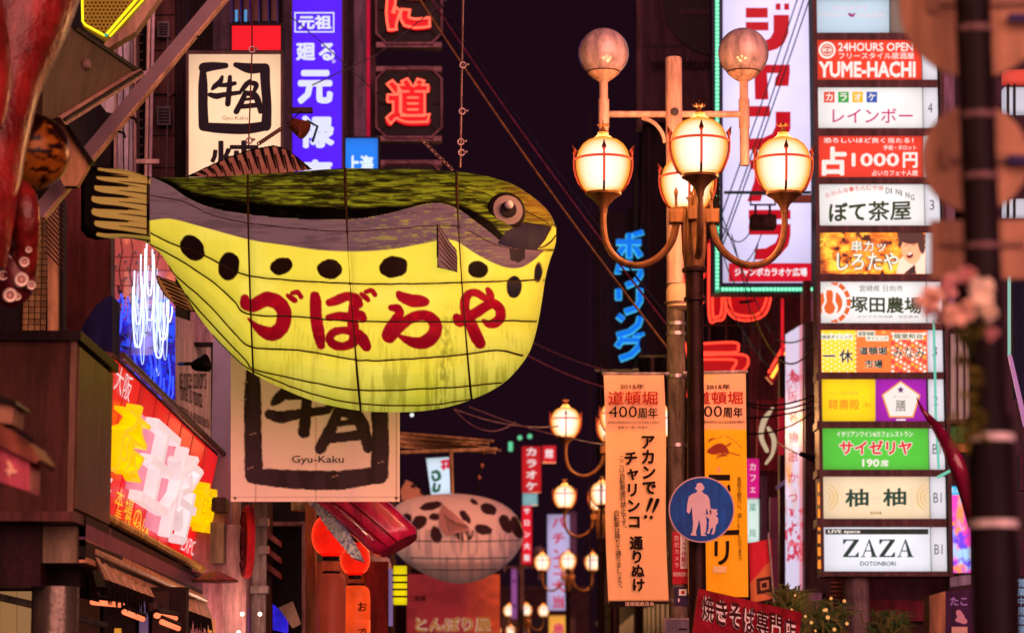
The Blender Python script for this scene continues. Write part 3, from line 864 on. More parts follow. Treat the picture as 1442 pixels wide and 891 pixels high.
P0 = W(979, 500, 26); P0.z = 0.004
lamp0 = fancy_lamp(P0, 'large street lamp with four lit globes on the post behind the blue round sign')
for px, Y, lab in ((865, 49.4, 'second street lamp down the street, partly behind the left orange banner'),
                   (846, 66.3, 'third street lamp down the street, lower globes left of the orange banner'),
                   (799, 95, 'fourth street lamp down the street, small globes in a row left of the banner'),
                   (741, 139, 'fifth street lamp down the street, very small and low beside the red shop banner'),
                   (719, 172, 'farthest tiny street lamp at the bottom of the view'),
                   ):
    x = (px - 721) / F * Y
    copy_tree(lamp0, None, Vector((x, Y, .004)) - P0, lab)
copy_tree(lamp0, None, Vector((1.75, 3.2, .004)) - P0, 'street lamp beside the viewer, just out of the picture')
copy_tree(lamp0, None, Vector((-2.6, 6.0, .004)) - P0, 'added street lamp on the left kerb beside the viewer, unseen, lighting the canopy')  # unseen lamp added on this side to brighten the canopy front

# ================================================================== white pole with two unlit globes
def globe_pole(base, label, detailed=True):
    B = Vector(base)
    t = thing('utility_pole', label, 'pole', base, 'white poles with unlit globes')
    k = 28.5 / F
    zt = W(942, 82, 28.5).z; za = W(942, 161, 28.5).z; zm = W(942, 400, 28.5).z
    mw = mat('white_pole_paint', (.76, .44, .34), rough=.45, var=.12, scale=6)
    mcn = mat('weathered_concrete', (.19, .135, .10), rough=.85, var=.8, scale=7, bump=.5, stretch=(1, 1, .25))
    b = MB(); b.lathe([(.098, 0), (.096, zm)], B, 20); b.build('lower_shaft', mcn, t)
    b = MB(); b.lathe([(.092, zm), (.088, zt - .015), (.08, zt)], B, 20); b.build('upper_shaft', mw, t)
    b = MB(); b.tube([(B.x - 99 * k, B.y, za), (B.x + 101 * k, B.y, za)], .036, 10); b.build('cross_arm', mw, t)
    b = MB()
    b.lathe([(0, 0), (.04, 0), (.045, .02), (0, .03)], (B.x - .0, B.y - .1, za), 12, (0, -1, 0)); b.build('bolt_cap', mat('dark_bolt', '#4a3434', rough=.5), t)
    tube('brace', t, [Vector((B.x + x * k, B.y, za + z * k)) for x, z in [tuple(p) for p in spline([(-46, -5), (-30, -12), (-18, -26), (-13, -42)], 4)]], .022, mw)
    for s_, ln in ((-1, 25), (1, 75)):
        x = B.x + s_ * 101 * k
        b = MB(); b.lathe([(.05, za - ln * k), (.05, za - 20 * k), (.058, za - 20 * k), (.058, za + 22 * k), (.046, za + 22 * k), (.045, za + 47 * k), (.05, za + 48 * k), (.11, za + 53 * k), (.17, za + 60 * k), (.17, za + 62 * k)], (x, B.y, 0), 18)
        b.build('globe_socket', mw, t)
        b = MB(); c = Vector((x, B.y, za + 90 * k)); R_ = 36.5 * k
        b.lathe([(R_ * math.sin(a), -R_ * math.cos(a)) for a in np.linspace(.62, PI, 18)], c, 32)
        mg = mat('opal_globe', (.62, .42, .45), rough=.16, var=.22, scale=5, bump=0, coat=.6)
        g = b.build('globe', mg, t)
        b = MB(); b.lathe([(.176, 0), (.18, .01), (.176, .02)], (x, B.y, za + 61 * k), 20); b.build('globe_band', mat('rusty_band', '#5a2c20', rough=.7), g)
    if detailed:
        zb = W(950, 417, 28.5).z
        b = MB(); b.lathe([(.06, -.16), (.13, -.12), (.14, -.07), (.14, .06), (.12, .10), (.10, .12)], (B.x + .04, B.y - .03, zb), 20)
        b.build('drum_housing', mat('beige_plastic', '#d89470', rough=.4, var=.08), t)
        b = MB(); b.lathe([(.155, -.008), (.155, .008)], (B.x + .03, B.y - .03, zb - .08), 20); b.build('clamp_band', M_ROPE, t)
        for yy in (456, 470, 530, 627, 845):
            z = W(942, yy, 28.5).z
            b = MB(); b.lathe([(.1, -.018), (.106, -.018), (.106, .018), (.1, .018)], (B.x, B.y, z), 20)
            b.build('steel_strap', mat('steel_strap', '#b58a80', rough=.3, metal=.8), t)
        # notices taped round the shaft
        pl = front(28.5 - .105)
        p = slab('notice', t, (947, 748, 969, 822), pl, .004, flat('#b3202a'))
        slab('notice_panel', p, (958, 752, 968, 800), pl, .003, flat('#e7d2cc'), d=.004)
        vtext(p, 'カメラ作動中', 963, 757, 963, 795, 8, 8, pl, flat('#b3202a'), d=.006, off=.02)
        vtext(p, '防犯カメラ', 953, 757, 953, 795, 7, 8, pl, flat('#e8b0a0'), d=.004)
        text(p, '防犯特別警戒', (948, 805, 968, 811), pl, flat('#f0dcd0'), d=.003)
        p = slab('notice', t, (950, 826, 971, 852), pl, .004, flat('#3a2438'))
        slab('flag_print', p, (956, 829, 967, 838), pl, .003, flat('#e8d6d0'), d=.003)
        b = MB(); b.slab([(961.5 + 2.6 * math.cos(a), 833.5 + 2.6 * math.sin(a)) for a in np.linspace(0, 2 * PI, 13)[:-1]], pl, .001, d=.005); b.build('flag_disc', flat('#c01a20'), p)
    return t
GP = W(952, 500, 28.5); GP.z = .004
gp = globe_pole(GP, 'white pole with two unlit pink globes on a cross arm behind the street lamp')
c = globe_pole(Vector(((735 - 721) / F * 118, 118, .004)), 'small far white pole with cross arm above the tiny lamp globes', False)

# ================================================================== round blue pedestrians sign
def ped_sign():
    Y = 25.7; pl = front(Y); cx, cy, R_ = 988, 717, 46.5
    t = thing('pedestrian_sign', 'round blue sign with white adult and child figures clamped to the lamp post', 'sign', W(988, 763, Y))
    circ = lambda r, n=48: [(cx + r * math.cos(a), cy + r * math.sin(a)) for a in np.linspace(0, 2 * PI, n + 1)[:-1]]
    slab('rim', t, circ(R_), pl, .02, mat('sign_rim', '#c98b84', rough=.4, var=.1))
    slab('plate', t, circ(R_ - 2), pl, .01, mat('blue_sign_paint', (.002, .095, .48), rough=.25, var=.35, scale=5, bump=.05), d=.004)
    m = flat('#e0a8a4')
    man = [(986, 679), (989, 681), (992, 686), (991, 689), (988, 691), (990, 694), (996, 697), (999, 702), (1000, 712), (1002, 722), (1000, 726), (997, 722), (995, 714), (994, 722), (995, 736), (994, 748), (992, 751), (995, 754), (987, 754), (987, 750), (986, 738), (984, 730), (983, 738), (980, 748), (980, 751), (981, 754), (972, 753), (975, 748), (976, 736), (975, 724), (974, 712), (972, 720), (970, 723), (967, 720), (968, 708), (970, 699), (975, 695), (981, 693), (982, 690), (979, 688), (979, 686), (981, 685), (981, 681)]
    kid = [(1004, 716), (1007, 717), (1010, 716), (1009, 720), (1011, 723), (1008, 726), (1011, 729), (1011, 736), (1008, 739), (1007, 746), (1005, 752), (1002, 752), (1004, 744), (1003, 741), (1000, 746), (999, 751), (995, 751), (998, 744), (998, 735), (999, 731), (995, 727), (992, 723), (998, 724), (1001, 726), (1000, 722), (999, 719), (1001, 716)]
    slab('figure_adult', t, man, pl, .002, m, d=.007)
    slab('figure_child', t, kid, pl, .002, m, d=.007)
    b = MB(); b.box(W(975, 700, Y).x, Y + .02, W(980, 705, Y).z, W(1003, 700, Y).x, Y + .42, W(980, 698, Y).z); b.build('clamp_bracket', M_STEEL, t)
ped_sign()

# ================================================================== orange banners on the pole
def banner_left():
    pl = three((850, 527, 28.0), (935, 527, 28.0), (858, 853, 28.0))
    t = thing('hanging_banner', 'pale orange banner with black slogan and 2015 heading left of the lamp post', 'banner', W(895, 853, 28), 'banners on the pole')
    # slightly swaying cloth
    n, mrows = 8, 24
    def cloth(x0, x1, y0, y1, xs, Y):
        X, Yy = np.meshgrid(np.linspace(0, 1, n * 4), np.linspace(0, 1, mrows * 4))
        px = x0 + (x1 - x0) * X + xs * Yy; py = y0 + (y1 - y0) * Yy
        d = Y + np.sin(Yy * 5 + X * 2.5) * .009 + np.sin(X * 9 + Yy * 2) * .004 * (1.1 - Yy)
        return px, py, d
    px, py, d = cloth(850, 935, 528, 850, 6, 28.0)
    px = px + 1.3 * np.sin((py - 528) / 46)
    cv = Canvas(px, py, '#fac48a', .0)
    cv.put(np.clip((606 - py) / 3 + .5, 0, 1), '#f4b490', .0)
    cv.put((py > 846), '#2a1412', 0)
    cv.put(np.clip((noise(px / 30, py / 40, 3) - .5) * 1.2, 0, .25), '#ffd29c')
    painted('cloth', t, Wn(px, py, d), cv, paint_mat('banner_cloth', 1.0, rough=.8), closed_back=Wn(px, py, d + .006))
    slab('hem_strip', t, [(858, 854), (921, 854), (921, 846), (858, 846)], pl, .004, flat('#1c0c0c'), d=.026)
    blk = flat('#21100c'); red = flat('#b3281c')
    D = .03
    text(t, '2015年', (873, 541, 907, 548), pl, blk, D, off=.02)
    text(t, '道頓堀', (856, 551, 926, 570), pl, red, D, off=.018)
    text(t, '400', (857, 572, 897, 588), pl, blk, D, off=.004)
    text(t, '周年', (898, 574, 926, 589), pl, blk, D, off=.02)
    text(t, '道頓堀は開削四百年を迎え記念事業を実施中', (855, 593, 928, 597), pl, blk, D)
    text(t, '皆様の一層ご声援を', (870, 600, 912, 604), pl, blk, D)
    vtext(t, 'アカンで', 912, 622, 914, 686, 21, 22, pl, blk, D, off=.045)
    brush(t, [[(926, 704, 2.8), (923, 712, 2.3), (919, 721, 1.2)], [(917, 703, 2.8), (914, 711, 2.3), (911, 719, 1.2)]], pl, blk, D)
    brush(t, [[(917, 728, 2.4), (917.1, 728.5, 2.4)], [(909, 727, 2.4), (909.1, 727.5, 2.4)]], pl, blk, D + .003)
    vtext(t, 'チャリンコ', 888, 645, 893, 734, 20, 21, pl, blk, D, off=.045)
    vtext(t, '通りぬけ', 896, 764, 899, 823, 19, 20, pl, blk, D, off=.045)
    vtext(t, 'ここは自転車通行禁止です。', 875, 645, 879, 744, 8.5, 9, pl, blk, D, off=.006)
    vtext(t, '自転車は降りて通りましょう。', 868, 722, 873, 828, 8.5, 9, pl, blk, D, off=.006)
    text(t, '道頓堀商店会', (880, 847, 921, 853), pl, flat('#e3a284'), D + .006, off=.02)
    tube('top_rail', t, [W(848, 526, 28.0), W(942, 526, 28.2)], .016, M_PIPE)
    return t
banner_left()

def banner_right():
    Y = 28.3; pl = front(Y)
    t = thing('hanging_banner', 'orange banner with red lobster print half hidden behind the dark lamp post', 'banner', W(1025, 838, Y), 'banners on the pole')
    px, py = grid(968, 524, 1050, 840, 1.4)
    px = px + (py - 524) * .012
    cv = Canvas(px, py, '#fabe14', 0)
    cv.put(np.clip((604 - py) / 3 + .5, 0, 1), '#f4b490')
    cv.put(np.clip((noise(px / 25, py / 40, 3) - .5) * 1.2, 0, .3), '#ffcc3a')
    cv.put((px < 976.5) & (py > 528), '#f0a24a')
    # small spiny lobster
    for s in ([(998, 634, 2), (1006, 630, 3.5), (1014, 628, 4.5), (1020, 631, 4), (1024, 636, 2.5)], [(996, 636, 1), (1004, 637, 3), (1012, 635, 3.5), (1019, 637, 2)],
              [(1010, 641, .8), (1018, 640, 1), (1026, 639, .8)], [(1009, 645, .8), (1016, 642, .9), (1023, 641, .8)], [(1026, 636, .8), (1034, 639, .8), (1042, 641, .8)], [(1021, 629, .7), (1026, 626, 1.5), (1029, 624, 1.2)], [(998, 621, 1.2), (1002, 618, 1.6), (1006, 617, .6)],
              [(1006, 618, .4), (1022, 614, .4), (1036, 622, .4), (1044, 630, .4)]):
        cv.sd(seg_d(px, py, s, 4), '#8c3424', 0)
    cv.sd(ell(px, py, 1012, 661, 3, 4), '#f0a070', 0)
    painted('cloth', t, Wn(px, py, Y), cv, paint_mat('banner_cloth', 1.0, rough=.8), closed_back=Wn(px, py, Y + .006))
    blk = flat('#21100c'); red = flat('#b3281c'); D = .008
    text(t, '2015年', (994, 541, 1028, 548), pl, blk, D, off=.02)
    text(t, '道頓堀', (978, 551, 1046, 569), pl, red, D, off=.018)
    text(t, '400', (977, 571, 1017, 587), pl, blk, D, off=.004)
    text(t, '周年', (1018, 573, 1046, 588), pl, blk, D, off=.02)
    text(t, '道頓堀は開削四百年を迎え記念事業を実施中', (976, 592, 1048, 596), pl, blk, D)
    slab('lettering', t, (998, 668, 1028, 676), pl, .001, blk, D)
    brush(t, [[(1026, 684, 2), (1027, 690, 2)], [(985, 752, 3), (1008, 750, 3), (1038, 749, 3.4)]], pl, blk, D)
    text(t, 'リ', (1006, 761, 1027, 795), pl, blk, D, off=.03)
    vtext(t, '看板を観光に。道100%のうまさ。', 1041, 675, 1042, 790, 7, 8, pl, blk, D)
    slab('price_patch', t, (1004, 797, 1023, 806), pl, .001, flat('#f3ad74'), D)
    tube('top_rail', t, [W(962, 525, Y), W(1053, 523, Y)], .016, M_PIPE)
    tube('side_cord', t, [W(969, 528, Y), W(970, 835, Y)], .01, mat('orange_cord', '#d88a48', var=.1))
banner_right()

# ================================================================== right: the stacked shop sign tower
def sign_tower():
    Y = 40; pl = front(Y)
    t = thing('sign_tower', 'tall steel sign tower stacked with lit shop name panels on the right', 'sign tower', W(1235, 812, Y))
    b = MB()
    def P(x, y, d): return pl.at(x, y, d)
    # mullion frame: left post, middle post, right post and rails
    def post(xa0, xa1, xb0, xb1, y0=-160, y1=812, d=.05, th=.55):
        b.slab([(xb0, y1), (xb1, y1), (xa1, y0), (xa0, y0)], pl, th, d)
    post(1141, 1147.5, 1156, 1160.5); 
    b.build('left_post', M_FRAME, t)
    b = MB(); b.slab([(1336.5, 812), (1342, 812), (1323, -160), (1317.5, -160)], pl, .55, .05); b.build('right_post', M_FRAME, t)
    rows = [(-63, -10), (0, 47), (57, 113), (124, 181), (192, 250), (260, 318), (328, 386), (397, 455), (465, 524), (534, 593), (603, 661), (671, 730), (742, 804)]
    edge = lambda y: 1146.2 + 13.8 * y / 804
    redge = lambda y: 1296 + 14.5 * y / 804
    for i in range(len(rows) - 1):
        y0, y1 = rows[i][1], rows[i + 1][0]
        slab('rail', t, [(1150, y1), (1318 + 17 * y1 / 804, y1), (1318 + 17 * y0 / 804, y0), (1150, y0)], pl, .5, M_FRAME, d=.03)
    slab('rail', t, [(1157, 811), (1336, 811), (1336, 804), (1157, 804)], pl, .5, M_FRAME, d=.03)
    slab('back_panel', t, [(1160, 812), (1336, 812), (1318, -160), (1142, -160)], pl, .1, M_BLACK, d=-.4)
    WH = '#efecea'
    def panel(i, col, label, x1=None, s=1.0):
        y0, y1 = rows[i]; 
        return slab('panel', t, [(edge(y1) + 1, y1), (x1 or redge(y1), y1), (x1 or redge(y0), y0), (edge(y0) + 1, y0)], pl, .08, glow('backlit_acrylic', col, s, scale=1.2), d=.015, label=label)
    cedge = lambda y: 1317.5 + 16 * y / 804
    def cell(i, num=None, col='#e4e2ea', x1=None):
        y0, y1 = rows[i]
        c = slab('number_cell', t, [(redge(y1) + 2, y1 - .5), (cedge(y1), y1 - .5), (cedge(y0), y0), (redge(y0) + 2, y0)], pl, .08, glow('backlit_acrylic', col, .85, scale=1.2), d=.013)
        if num:
            xc = (redge(y0) + 2 + cedge(y0)) / 2 - .5; w = 3.2 if len(num) == 1 else 5.6
            cy = (y0 + y1) / 2
            text(c, num, (xc - w, cy - 7, xc + w, cy + 7), pl, ink('#1b4636', .3), .02, off=-.005 if len(num) < 3 else 0, name='number')
    D = .022
    R_, K, G_ = ink('#a0101c'), ink('#141414', .2), ink('#123c2a', .5)
    p = panel(0, '#d6dce4', 'plain pale panel at the very top')
    p = panel(1, '#b9cfdf', 'pale blue panel with tiny pink lettering', x1=1252)
    text(p, 'FRUITY', (1174, 10, 1222, 15), pl, ink('#f0c8d8'), D); text(p, 'SWEETY   GARDEN', (1153, 19, 1246, 25), pl, ink('#ecd5d8'), D)
    brush(p, [[(1196, 21, 2), (1200, 23, 2), (1204, 20, 1)]], pl, ink('#a03070'), D)
    slab('side_panel', t, (1254, 0, 1296, 47), pl, .08, glow('backlit_acrylic', '#8a7468', .7), d=.013)
    p = panel(2, '#ee3a22', 'red panel with round crest and large latin name')
    w = ink('#fbeee6')
    circ = lambda cx, cy, r, n=28: [(cx + r * math.cos(a), cy + r * math.sin(a)) for a in np.linspace(0, 2 * PI, n + 1)[:-1]]
    slab('crest', p, circ(1164.5, 71.5, 12), pl, .002, w, d=D)
    slab('crest_ring', p, circ(1164.5, 71.5, 9), pl, .002, ink('#e06a50'), d=D + .003)
    slab('crest_centre', p, circ(1164.5, 71.5, 7), pl, .002, ink('#f6ddd2'), d=D + .006)
    brush(p, [[(1160, 69, 1), (1164, 67, 1), (1169, 69, 1)], [(1160, 74, 1), (1164, 76, 1), (1169, 74, 1)], [(1164.5, 69, .9), (1164.5, 74, .9)]], pl, ink('#d8402c'), D + .009)
    text(p, '24HOURS OPEN', (1180, 61, 1286, 73), pl, w, D, off=.025); text(p, 'フリースタイル居酒屋', (1181, 75, 1287, 84), pl, w, D, off=.012)
    text(p, 'YUME-HACHI', (1153, 87, 1289, 110), pl, w, D, off=.045)
    p = panel(3, WH, 'white panel with four coloured squares and pink name')
    for k, (c_, ch) in enumerate((('#e2452c', 'カ'), ('#26a845', 'ラ'), ('#f2c01e', 'オ'), ('#1258b4', 'ケ'))):
        x = 1160 + k * 20
        q = slab('colour_square', p, (x, 130, x + 15, 145), pl, .002, ink(c_), d=D); text(q, ch, (x + 2.5, 132, x + 12.5, 143), pl, w, D + .004, off=.03)
    text(p, 'レインボー', (1172, 153, 1285, 174), pl, ink('#c8307c'), D, off=.012)
    p = panel(4, '#ee3a26', 'red panel advertising 1000 yen')
    text(p, '恐ろしいほど良く当たる！', (1160, 194.5, 1286, 202), pl, w, D, off=.02); text(p, '手相・タロット', (1244, 205, 1290, 212), pl, w, D, off=.02)
    text(p, '占', (1157, 207, 1192, 248), pl, w, D, off=.05); text(p, '1000', (1199, 216, 1266, 235), pl, w, D, off=.03); text(p, '円', (1271, 215, 1292, 237), pl, w, D, off=.04)
    text(p, '占いカフェ十人館', (1228, 240, 1292, 248), pl, w, D, off=.015)
    p = panel(5, WH, 'white panel with green brushed name and arched small print')
    for k, ch in enumerate('お好み焼・もんじゃ焼'):
        x = 1162 + k * 8.3; y = 276 - 12 * math.sin((k + .5) / 15 * PI); 
        text(p, ch, (x, y - 3, x + 7, y + 4), pl, ink('#e08070'), D, off=.01)
    for k, ch in enumerate('DINING'):
        x = 1247 + k * 7; y = 267 + k * k * .38
        text(p, ch, (x, y - 2, x + (5.4 if ch != 'I' else 1.6), y + 6), pl, G_, D, off=.01)
    gr = ink('#1d4a1f', .6)
    text(p, 'ぼて', (1167, 286, 1219, 313), pl, gr, D, off=.035, skew=-.03); text(p, '茶屋', (1222, 284, 1283, 312), pl, gr, D, off=.025, skew=-.03)
    # photographic panel
    y0, y1 = rows[6]
    X, Yy = grid(edge(y0) + 1, y0, redge(y1), y1, .8)
    cv = Canvas(X, Yy, '#e8821e', 1)
    nn = noise(X / 14, Yy / 9, 4)
    cv.put(np.clip((nn - .5) * 5, 0, 1), '#f6c53a'); cv.put(np.clip((.42 - nn) * 6, 0, 1), '#7a2a12'); cv.put(np.clip((.36 - noise(X / 9 + 5, Yy / 9, 3)) * 8, 0, 1), '#2a100c')
    cv.put(np.clip((1166 - X) / 10, 0, 1) * .7, '#3a160e')
    cv.put(poly_in(X, Yy, [(1262, 386), (1266, 366), (1278, 356), (1303, 350), (1303, 386)]), '#e8cdb6'); cv.put(poly_in(X, Yy, [(1272, 386), (1288, 372), (1290, 386)]), '#241a1a')
    cv.sd(ell(X, Yy, 1283, 350, 14, 22, -8), '#e0a57c'); cv.sd(ell(X, Yy, 1282, 332, 19, 12, 5), '#3a2420'); cv.sd(ell(X, Yy, 1297, 342, 5, 16, -8), '#3a2420'); cv.sd(ell(X, Yy, 1268, 340, 3, 10, 12), '#3a2420')
    cv.sd(ell(X, Yy, 1281, 360, 5, 4, -25), '#5a1414'); cv.sd(ell(X, Yy, 1281, 357.6, 3.4, 1.2, -20), '#f4ece4')
    for ex in (1276, 1286): cv.sd(seg_d(X, Yy, [(ex - 2.6, 346, .5), (ex + 2.6, 345, .6)], 1), '#2a1814')
    cv.sd(seg_d(X, Yy, [(1281, 348, .3), (1280, 353, .8)], 1), '#c08560')
    p = painted('panel', t, plane_pos(pl, X, Yy, .015), cv, paint_mat('printed_acrylic', 1.0, rough=.3, bump=0), label='photo panel with a shouting man and orange flames')
    o_ = ink('#1a3a20', .5); wy = ink('#fbf6e0')
    for s_, bx in (('串カッ', (1199, 339, 1247, 355)), ('しろたや', (1178, 356, 1265, 381))):
        text(p, s_, bx, pl, o_, D + .002, off=.075); text(p, s_, bx, pl, wy, D + .006, off=.028)
    vtext(p, '大食王', 1161, 340, 1172, 374, 15, 16, pl, ink('#f4e04a'), D + .004, off=.03)
    p = panel(7, WH, 'white panel with orange round gear emblem and black name')
    og = ink('#e86426')
    b = MB()
    for k in range(-3, 4):
        a0, a1 = k * .42 - .17, k * .42 + .17
        pts = [(1166 + 26 * math.cos(a), 426 + 26 * math.sin(a)) for a in np.linspace(a0, a1, 5)] + [(1166 + 32 * math.cos(a), 426 + 32 * math.sin(a)) for a in np.linspace(a1, a0, 5)]
        pts = [(max(x, 1155), min(max(y, 398), 454)) for x, y in pts]; b.slab(pts, pl, .002, D)
    b.build('emblem_ring', og, p)
    slab('emblem', p, [(max(x, 1155), y) for x, y in circ(1168, 427, 18)], pl, .002, og, d=D + .001)
    slab('emblem_face', p, [(1163, 405), (1172, 405), (1177, 412), (1176, 424), (1180, 432), (1178, 443), (1168, 447), (1158, 443), (1157, 432), (1161, 424), (1159, 412)], pl, .002, w, d=D + .004)
    slab('emblem_core', p, [(1164, 409), (1171, 409), (1173, 414), (1172, 425), (1176, 433), (1174, 440), (1168, 443), (1162, 440), (1160, 433), (1164, 425), (1163, 414)], pl, .002, og, d=D + .007)
    text(p, '宮崎県 日向市', (1210, 402, 1271, 411), pl, gr, D); text(p, '塚田農場', (1197, 417, 1298, 440), pl, gr, D, off=.03, skew=.02); text(p, 'みやざき地頭鶏　塚田農場', (1207, 444, 1293, 448), pl, ink('#8a7a6a'), D)
    # three-part patterned panel
    y0, y1 = rows[8]
    X, Yy = grid(edge(y0) + 1, y0, redge(y1), y1, .8)
    cv = Canvas(X, Yy, '#f6c22c', 1)
    cv.put((X > 1204) & (X <= 1254), '#f06e2c'); cv.put(X > 1254, '#ee5a2c')
    for i in range(9):
        for j in range(9):
            cx, cy = 1159 + i * 5.7, 470 + j * 6.6 + (i % 2) * 3; 
            cv.sd(ell(X, Yy, cx, cy, 1.3, 1.3), '#fdeab0')
            cx2 = 1257 + i * 5.6; c_ = ['#fce6dc', '#f8a83a', '#c8243a', '#f6d0c0'][(i * 3 + j * 5) % 4]; cv.sd(ell(X, Yy, cx2, cy, 2.1, 1.9), c_)
    for i in range(8):
        cv.sd(ell(X, Yy, 1208 + i * 6, 468 + (i % 3) * 24, 3, 2), '#f8a050')
    p = painted('panel', t, plane_pos(pl, X, Yy, .015), cv, paint_mat('printed_acrylic', 1.0, rough=.3, bump=0), label='panel of three patterned parts in yellow, orange and red')
    for s_, bx in (('個室ダイニング', (1157, 472, 1200, 477)), ('個室海鮮', (1208, 467, 1231, 473)), ('ダイニング', (1220, 474, 1250, 479)), ('個室和台', (1258, 470, 1299, 477))):
        slab('name_strip', p, (bx[0] - 1, bx[1] - 1.2, bx[2] + 1, bx[3] + 1.2), pl, .001, wy, d=D); text(p, s_, bx, pl, ink('#3a4a30', .6), D + .003, off=.02)
    for s_, bx, of in (('一 休', (1158, 492, 1201, 511), .03), ('道頓堀', (1209, 488, 1249, 500), .04), ('市場', (1217, 506, 1243, 519), .04), ('みなみ', (1257, 488, 1302, 505), .02)):
        text(p, s_, bx, pl, wy, D + .002, off=of + .04); text(p, s_, bx, pl, G_, D + .006, off=of)
    y0, y1 = rows[9]
    p = slab('panel', t, [(1157, y1), (1232.5, y1), (1232.5, y0), (1156.5, y0)], pl, .08, glow('backlit_acrylic', '#fbcf05', 1), d=.015, label='yellow panel with orange name')
    text(p, 'おいしい創作和食', (1168, 551, 1208, 556), pl, ink('#d8a83a'), D); text(p, '韓壽殿', (1166, 562, 1210, 577), pl, ink('#f0901c'), D, off=.015); text(p, '(本)', (1215, 566, 1225, 575), pl, ink('#f0901c'), D)
    p = slab('panel', t, [(1233.5, y1), (1305, y1), (1304, y0), (1233.5, y0)], pl, .08, glow('backlit_acrylic', '#a012a8', 1), d=.015, label='purple panel with white pentagon')
    pent = [(1268, 536), (1296, 556), (1286, 588), (1252, 588), (1241, 556)]
    cx, cy = 1268.5, 563
    slab('pentagon_border', p, pent, pl, .002, ink('#f49a2a'), d=D); slab('pentagon', p, [(cx + (x - cx) * .91, cy + (y - cy) * .91) for x, y in pent], pl, .002, w, d=D + .003)
    st = [(1268 + (5.5 if k % 2 == 0 else 2.4) * math.sin(k * PI / 5), 549 - (5.5 if k % 2 == 0 else 2.4) * math.cos(k * PI / 5)) for k in range(10)]
    slab('star', p, st, pl, .002, ink('#5a1a70'), d=D + .006)
    text(p, '膳', (1261, 563, 1275, 579), pl, G_, D + .006); text(p, 'あんじゅの', (1258, 557, 1279, 560), pl, ink('#c08898'), D + .006); slab('small_print', p, (1262, 590, 1275, 592), pl, .001, w, d=D)
    p = panel(10, '#4cc23a', 'green panel with red and white katakana name')
    text(p, 'イタリアンワイン&カフェレストラン', (1178, 607, 1285, 615), pl, w, D, off=.02)
    text(p, 'サイゼリヤ', (1181, 619, 1285, 641), pl, w, D + .002, off=.10); text(p, 'サイゼリヤ', (1182, 620, 1284, 640), pl, ink('#e2302a'), D + .006, off=.045)
    text(p, '190', (1214, 646, 1238, 657), pl, w, D, off=.035); text(p, '席', (1240, 647, 1251, 657), pl, w, D, off=.03)
    p = panel(11, '#eed3ae', 'cream panel with two green brushed characters')
    gd = ink('#0f4a3c', .8)
    text(p, '柚', (1190, 689, 1223, 714), pl, gd, D, off=.03, skew=-.06); text(p, '柚', (1243, 688, 1276, 713), pl, gd, D, off=.03, skew=-.06)
    text(p, 'ゆずゆず', (1227, 699, 1241, 703), pl, ink('#d8c4b8'), D); text(p, '東京京橋', (1225, 720, 1241, 724), pl, ink('#a08020'), D, off=.03)
    for s_ in (-1, 1):
        cx = 1161 if s_ < 0 else 1309
        for r in (8, 13, 18):
            b = MB(); pts = [(cx - s_ * 1 + -s_ * r * math.cos(a), 700 + r * math.sin(a) * 1.1) for a in np.linspace(-1.2, 1.2, 9)]
            b.slab([(max(1161, min(1309, x)), y) for x, y in pts + [(x + s_ * 2.2, y) for x, y in pts[::-1]]], pl, .001, D); b.build('fruit_print', ink('#e8bd78'), p)
        vtext(p, '・・・・・・・', 1180 if s_ < 0 else 1284, 684, 1180 if s_ < 0 else 1284, 718, 4, 5, pl, ink('#7a6a5a'), D)
    p = panel(12, '#e6e8f2', 'white panel with large dark green latin name')
    slab('title_strip', p, (1162, 744.5, 1307, 752), pl, .002, ink('#17382c', .5), d=D)
    text(p, 'LIVE space', (1166, 745.5, 1211, 751.5), pl, w, D + .003, off=.03)
    zz = ink('#114236', .7)
    for i, ch in enumerate('ZAZA'):
        x = 1187 + i * 25.5; xa, xb, ya, yb = x, x + 22, 759, 784
        b = MB()
        if ch == 'Z':
            b.slab([(xa, ya), (xb, ya), (xb, ya + 2), (xa + 5, ya + 2), (xa + 1.2, ya + 7), (xa, ya + 7)], pl, .001, D)
            b.slab([(xb - 7, ya + 2), (xb, ya + 2), (xa + 7, yb - 2), (xa, yb - 2)], pl, .001, D)
            b.slab([(xa, yb - 2), (xb - 5, yb - 2), (xb - 1.2, yb - 7), (xb, yb - 7), (xb, yb), (xa, yb)], pl, .001, D)
        else:
            b.slab([(xa + 10, ya), (xa + 12, ya), (xb - 1, yb - 1.2), (xb - 7, yb - 1.2)], pl, .001, D)
            b.slab([(xa + 10, ya + 2), (xa + 11.2, ya + 3), (xa + 3.4, yb - 1.2), (xa + 1.8, yb - 1.2)], pl, .001, D)
            b.slab([(xa - .5, yb - 1.2), (xa + 6, yb - 1.2), (xa + 6, yb), (xa - .5, yb)], pl, .001, D); b.slab([(xb - 9, yb - 1.2), (xb + 1, yb - 1.2), (xb + 1, yb), (xb - 9, yb)], pl, .001, D)
            b.slab([(xa + 5.5, ya + 15.5), (xa + 16, ya + 15.5), (xa + 16, ya + 17), (xa + 5, ya + 17)], pl, .001, D)
        o = b.build('letter', zz, p); 
    text(p, 'DOTONBORI', (1211, 790, 1261, 796), pl, zz, D, off=.02)
    for i, nmb in ((2, None), (3, '4'), (4, None), (5, '3'), (6, None), (7, None), (8, '3'), (9, '2'), (10, 'B1'), (11, 'B1'), (12, 'B1')): cell(i, nmb, '#e4e2ea', x1=1334 if i == 12 else None)
    # support post under the sign
    b = MB(); b.lathe([(.19, 0), (.19, W(1215, 812, Y).z)], (W(1209, 812, Y).x, Y + .3, 0), 20)
    b.build('support_post', mat('support_post_paint', '#6a4848', rough=.45, var=.4), t)
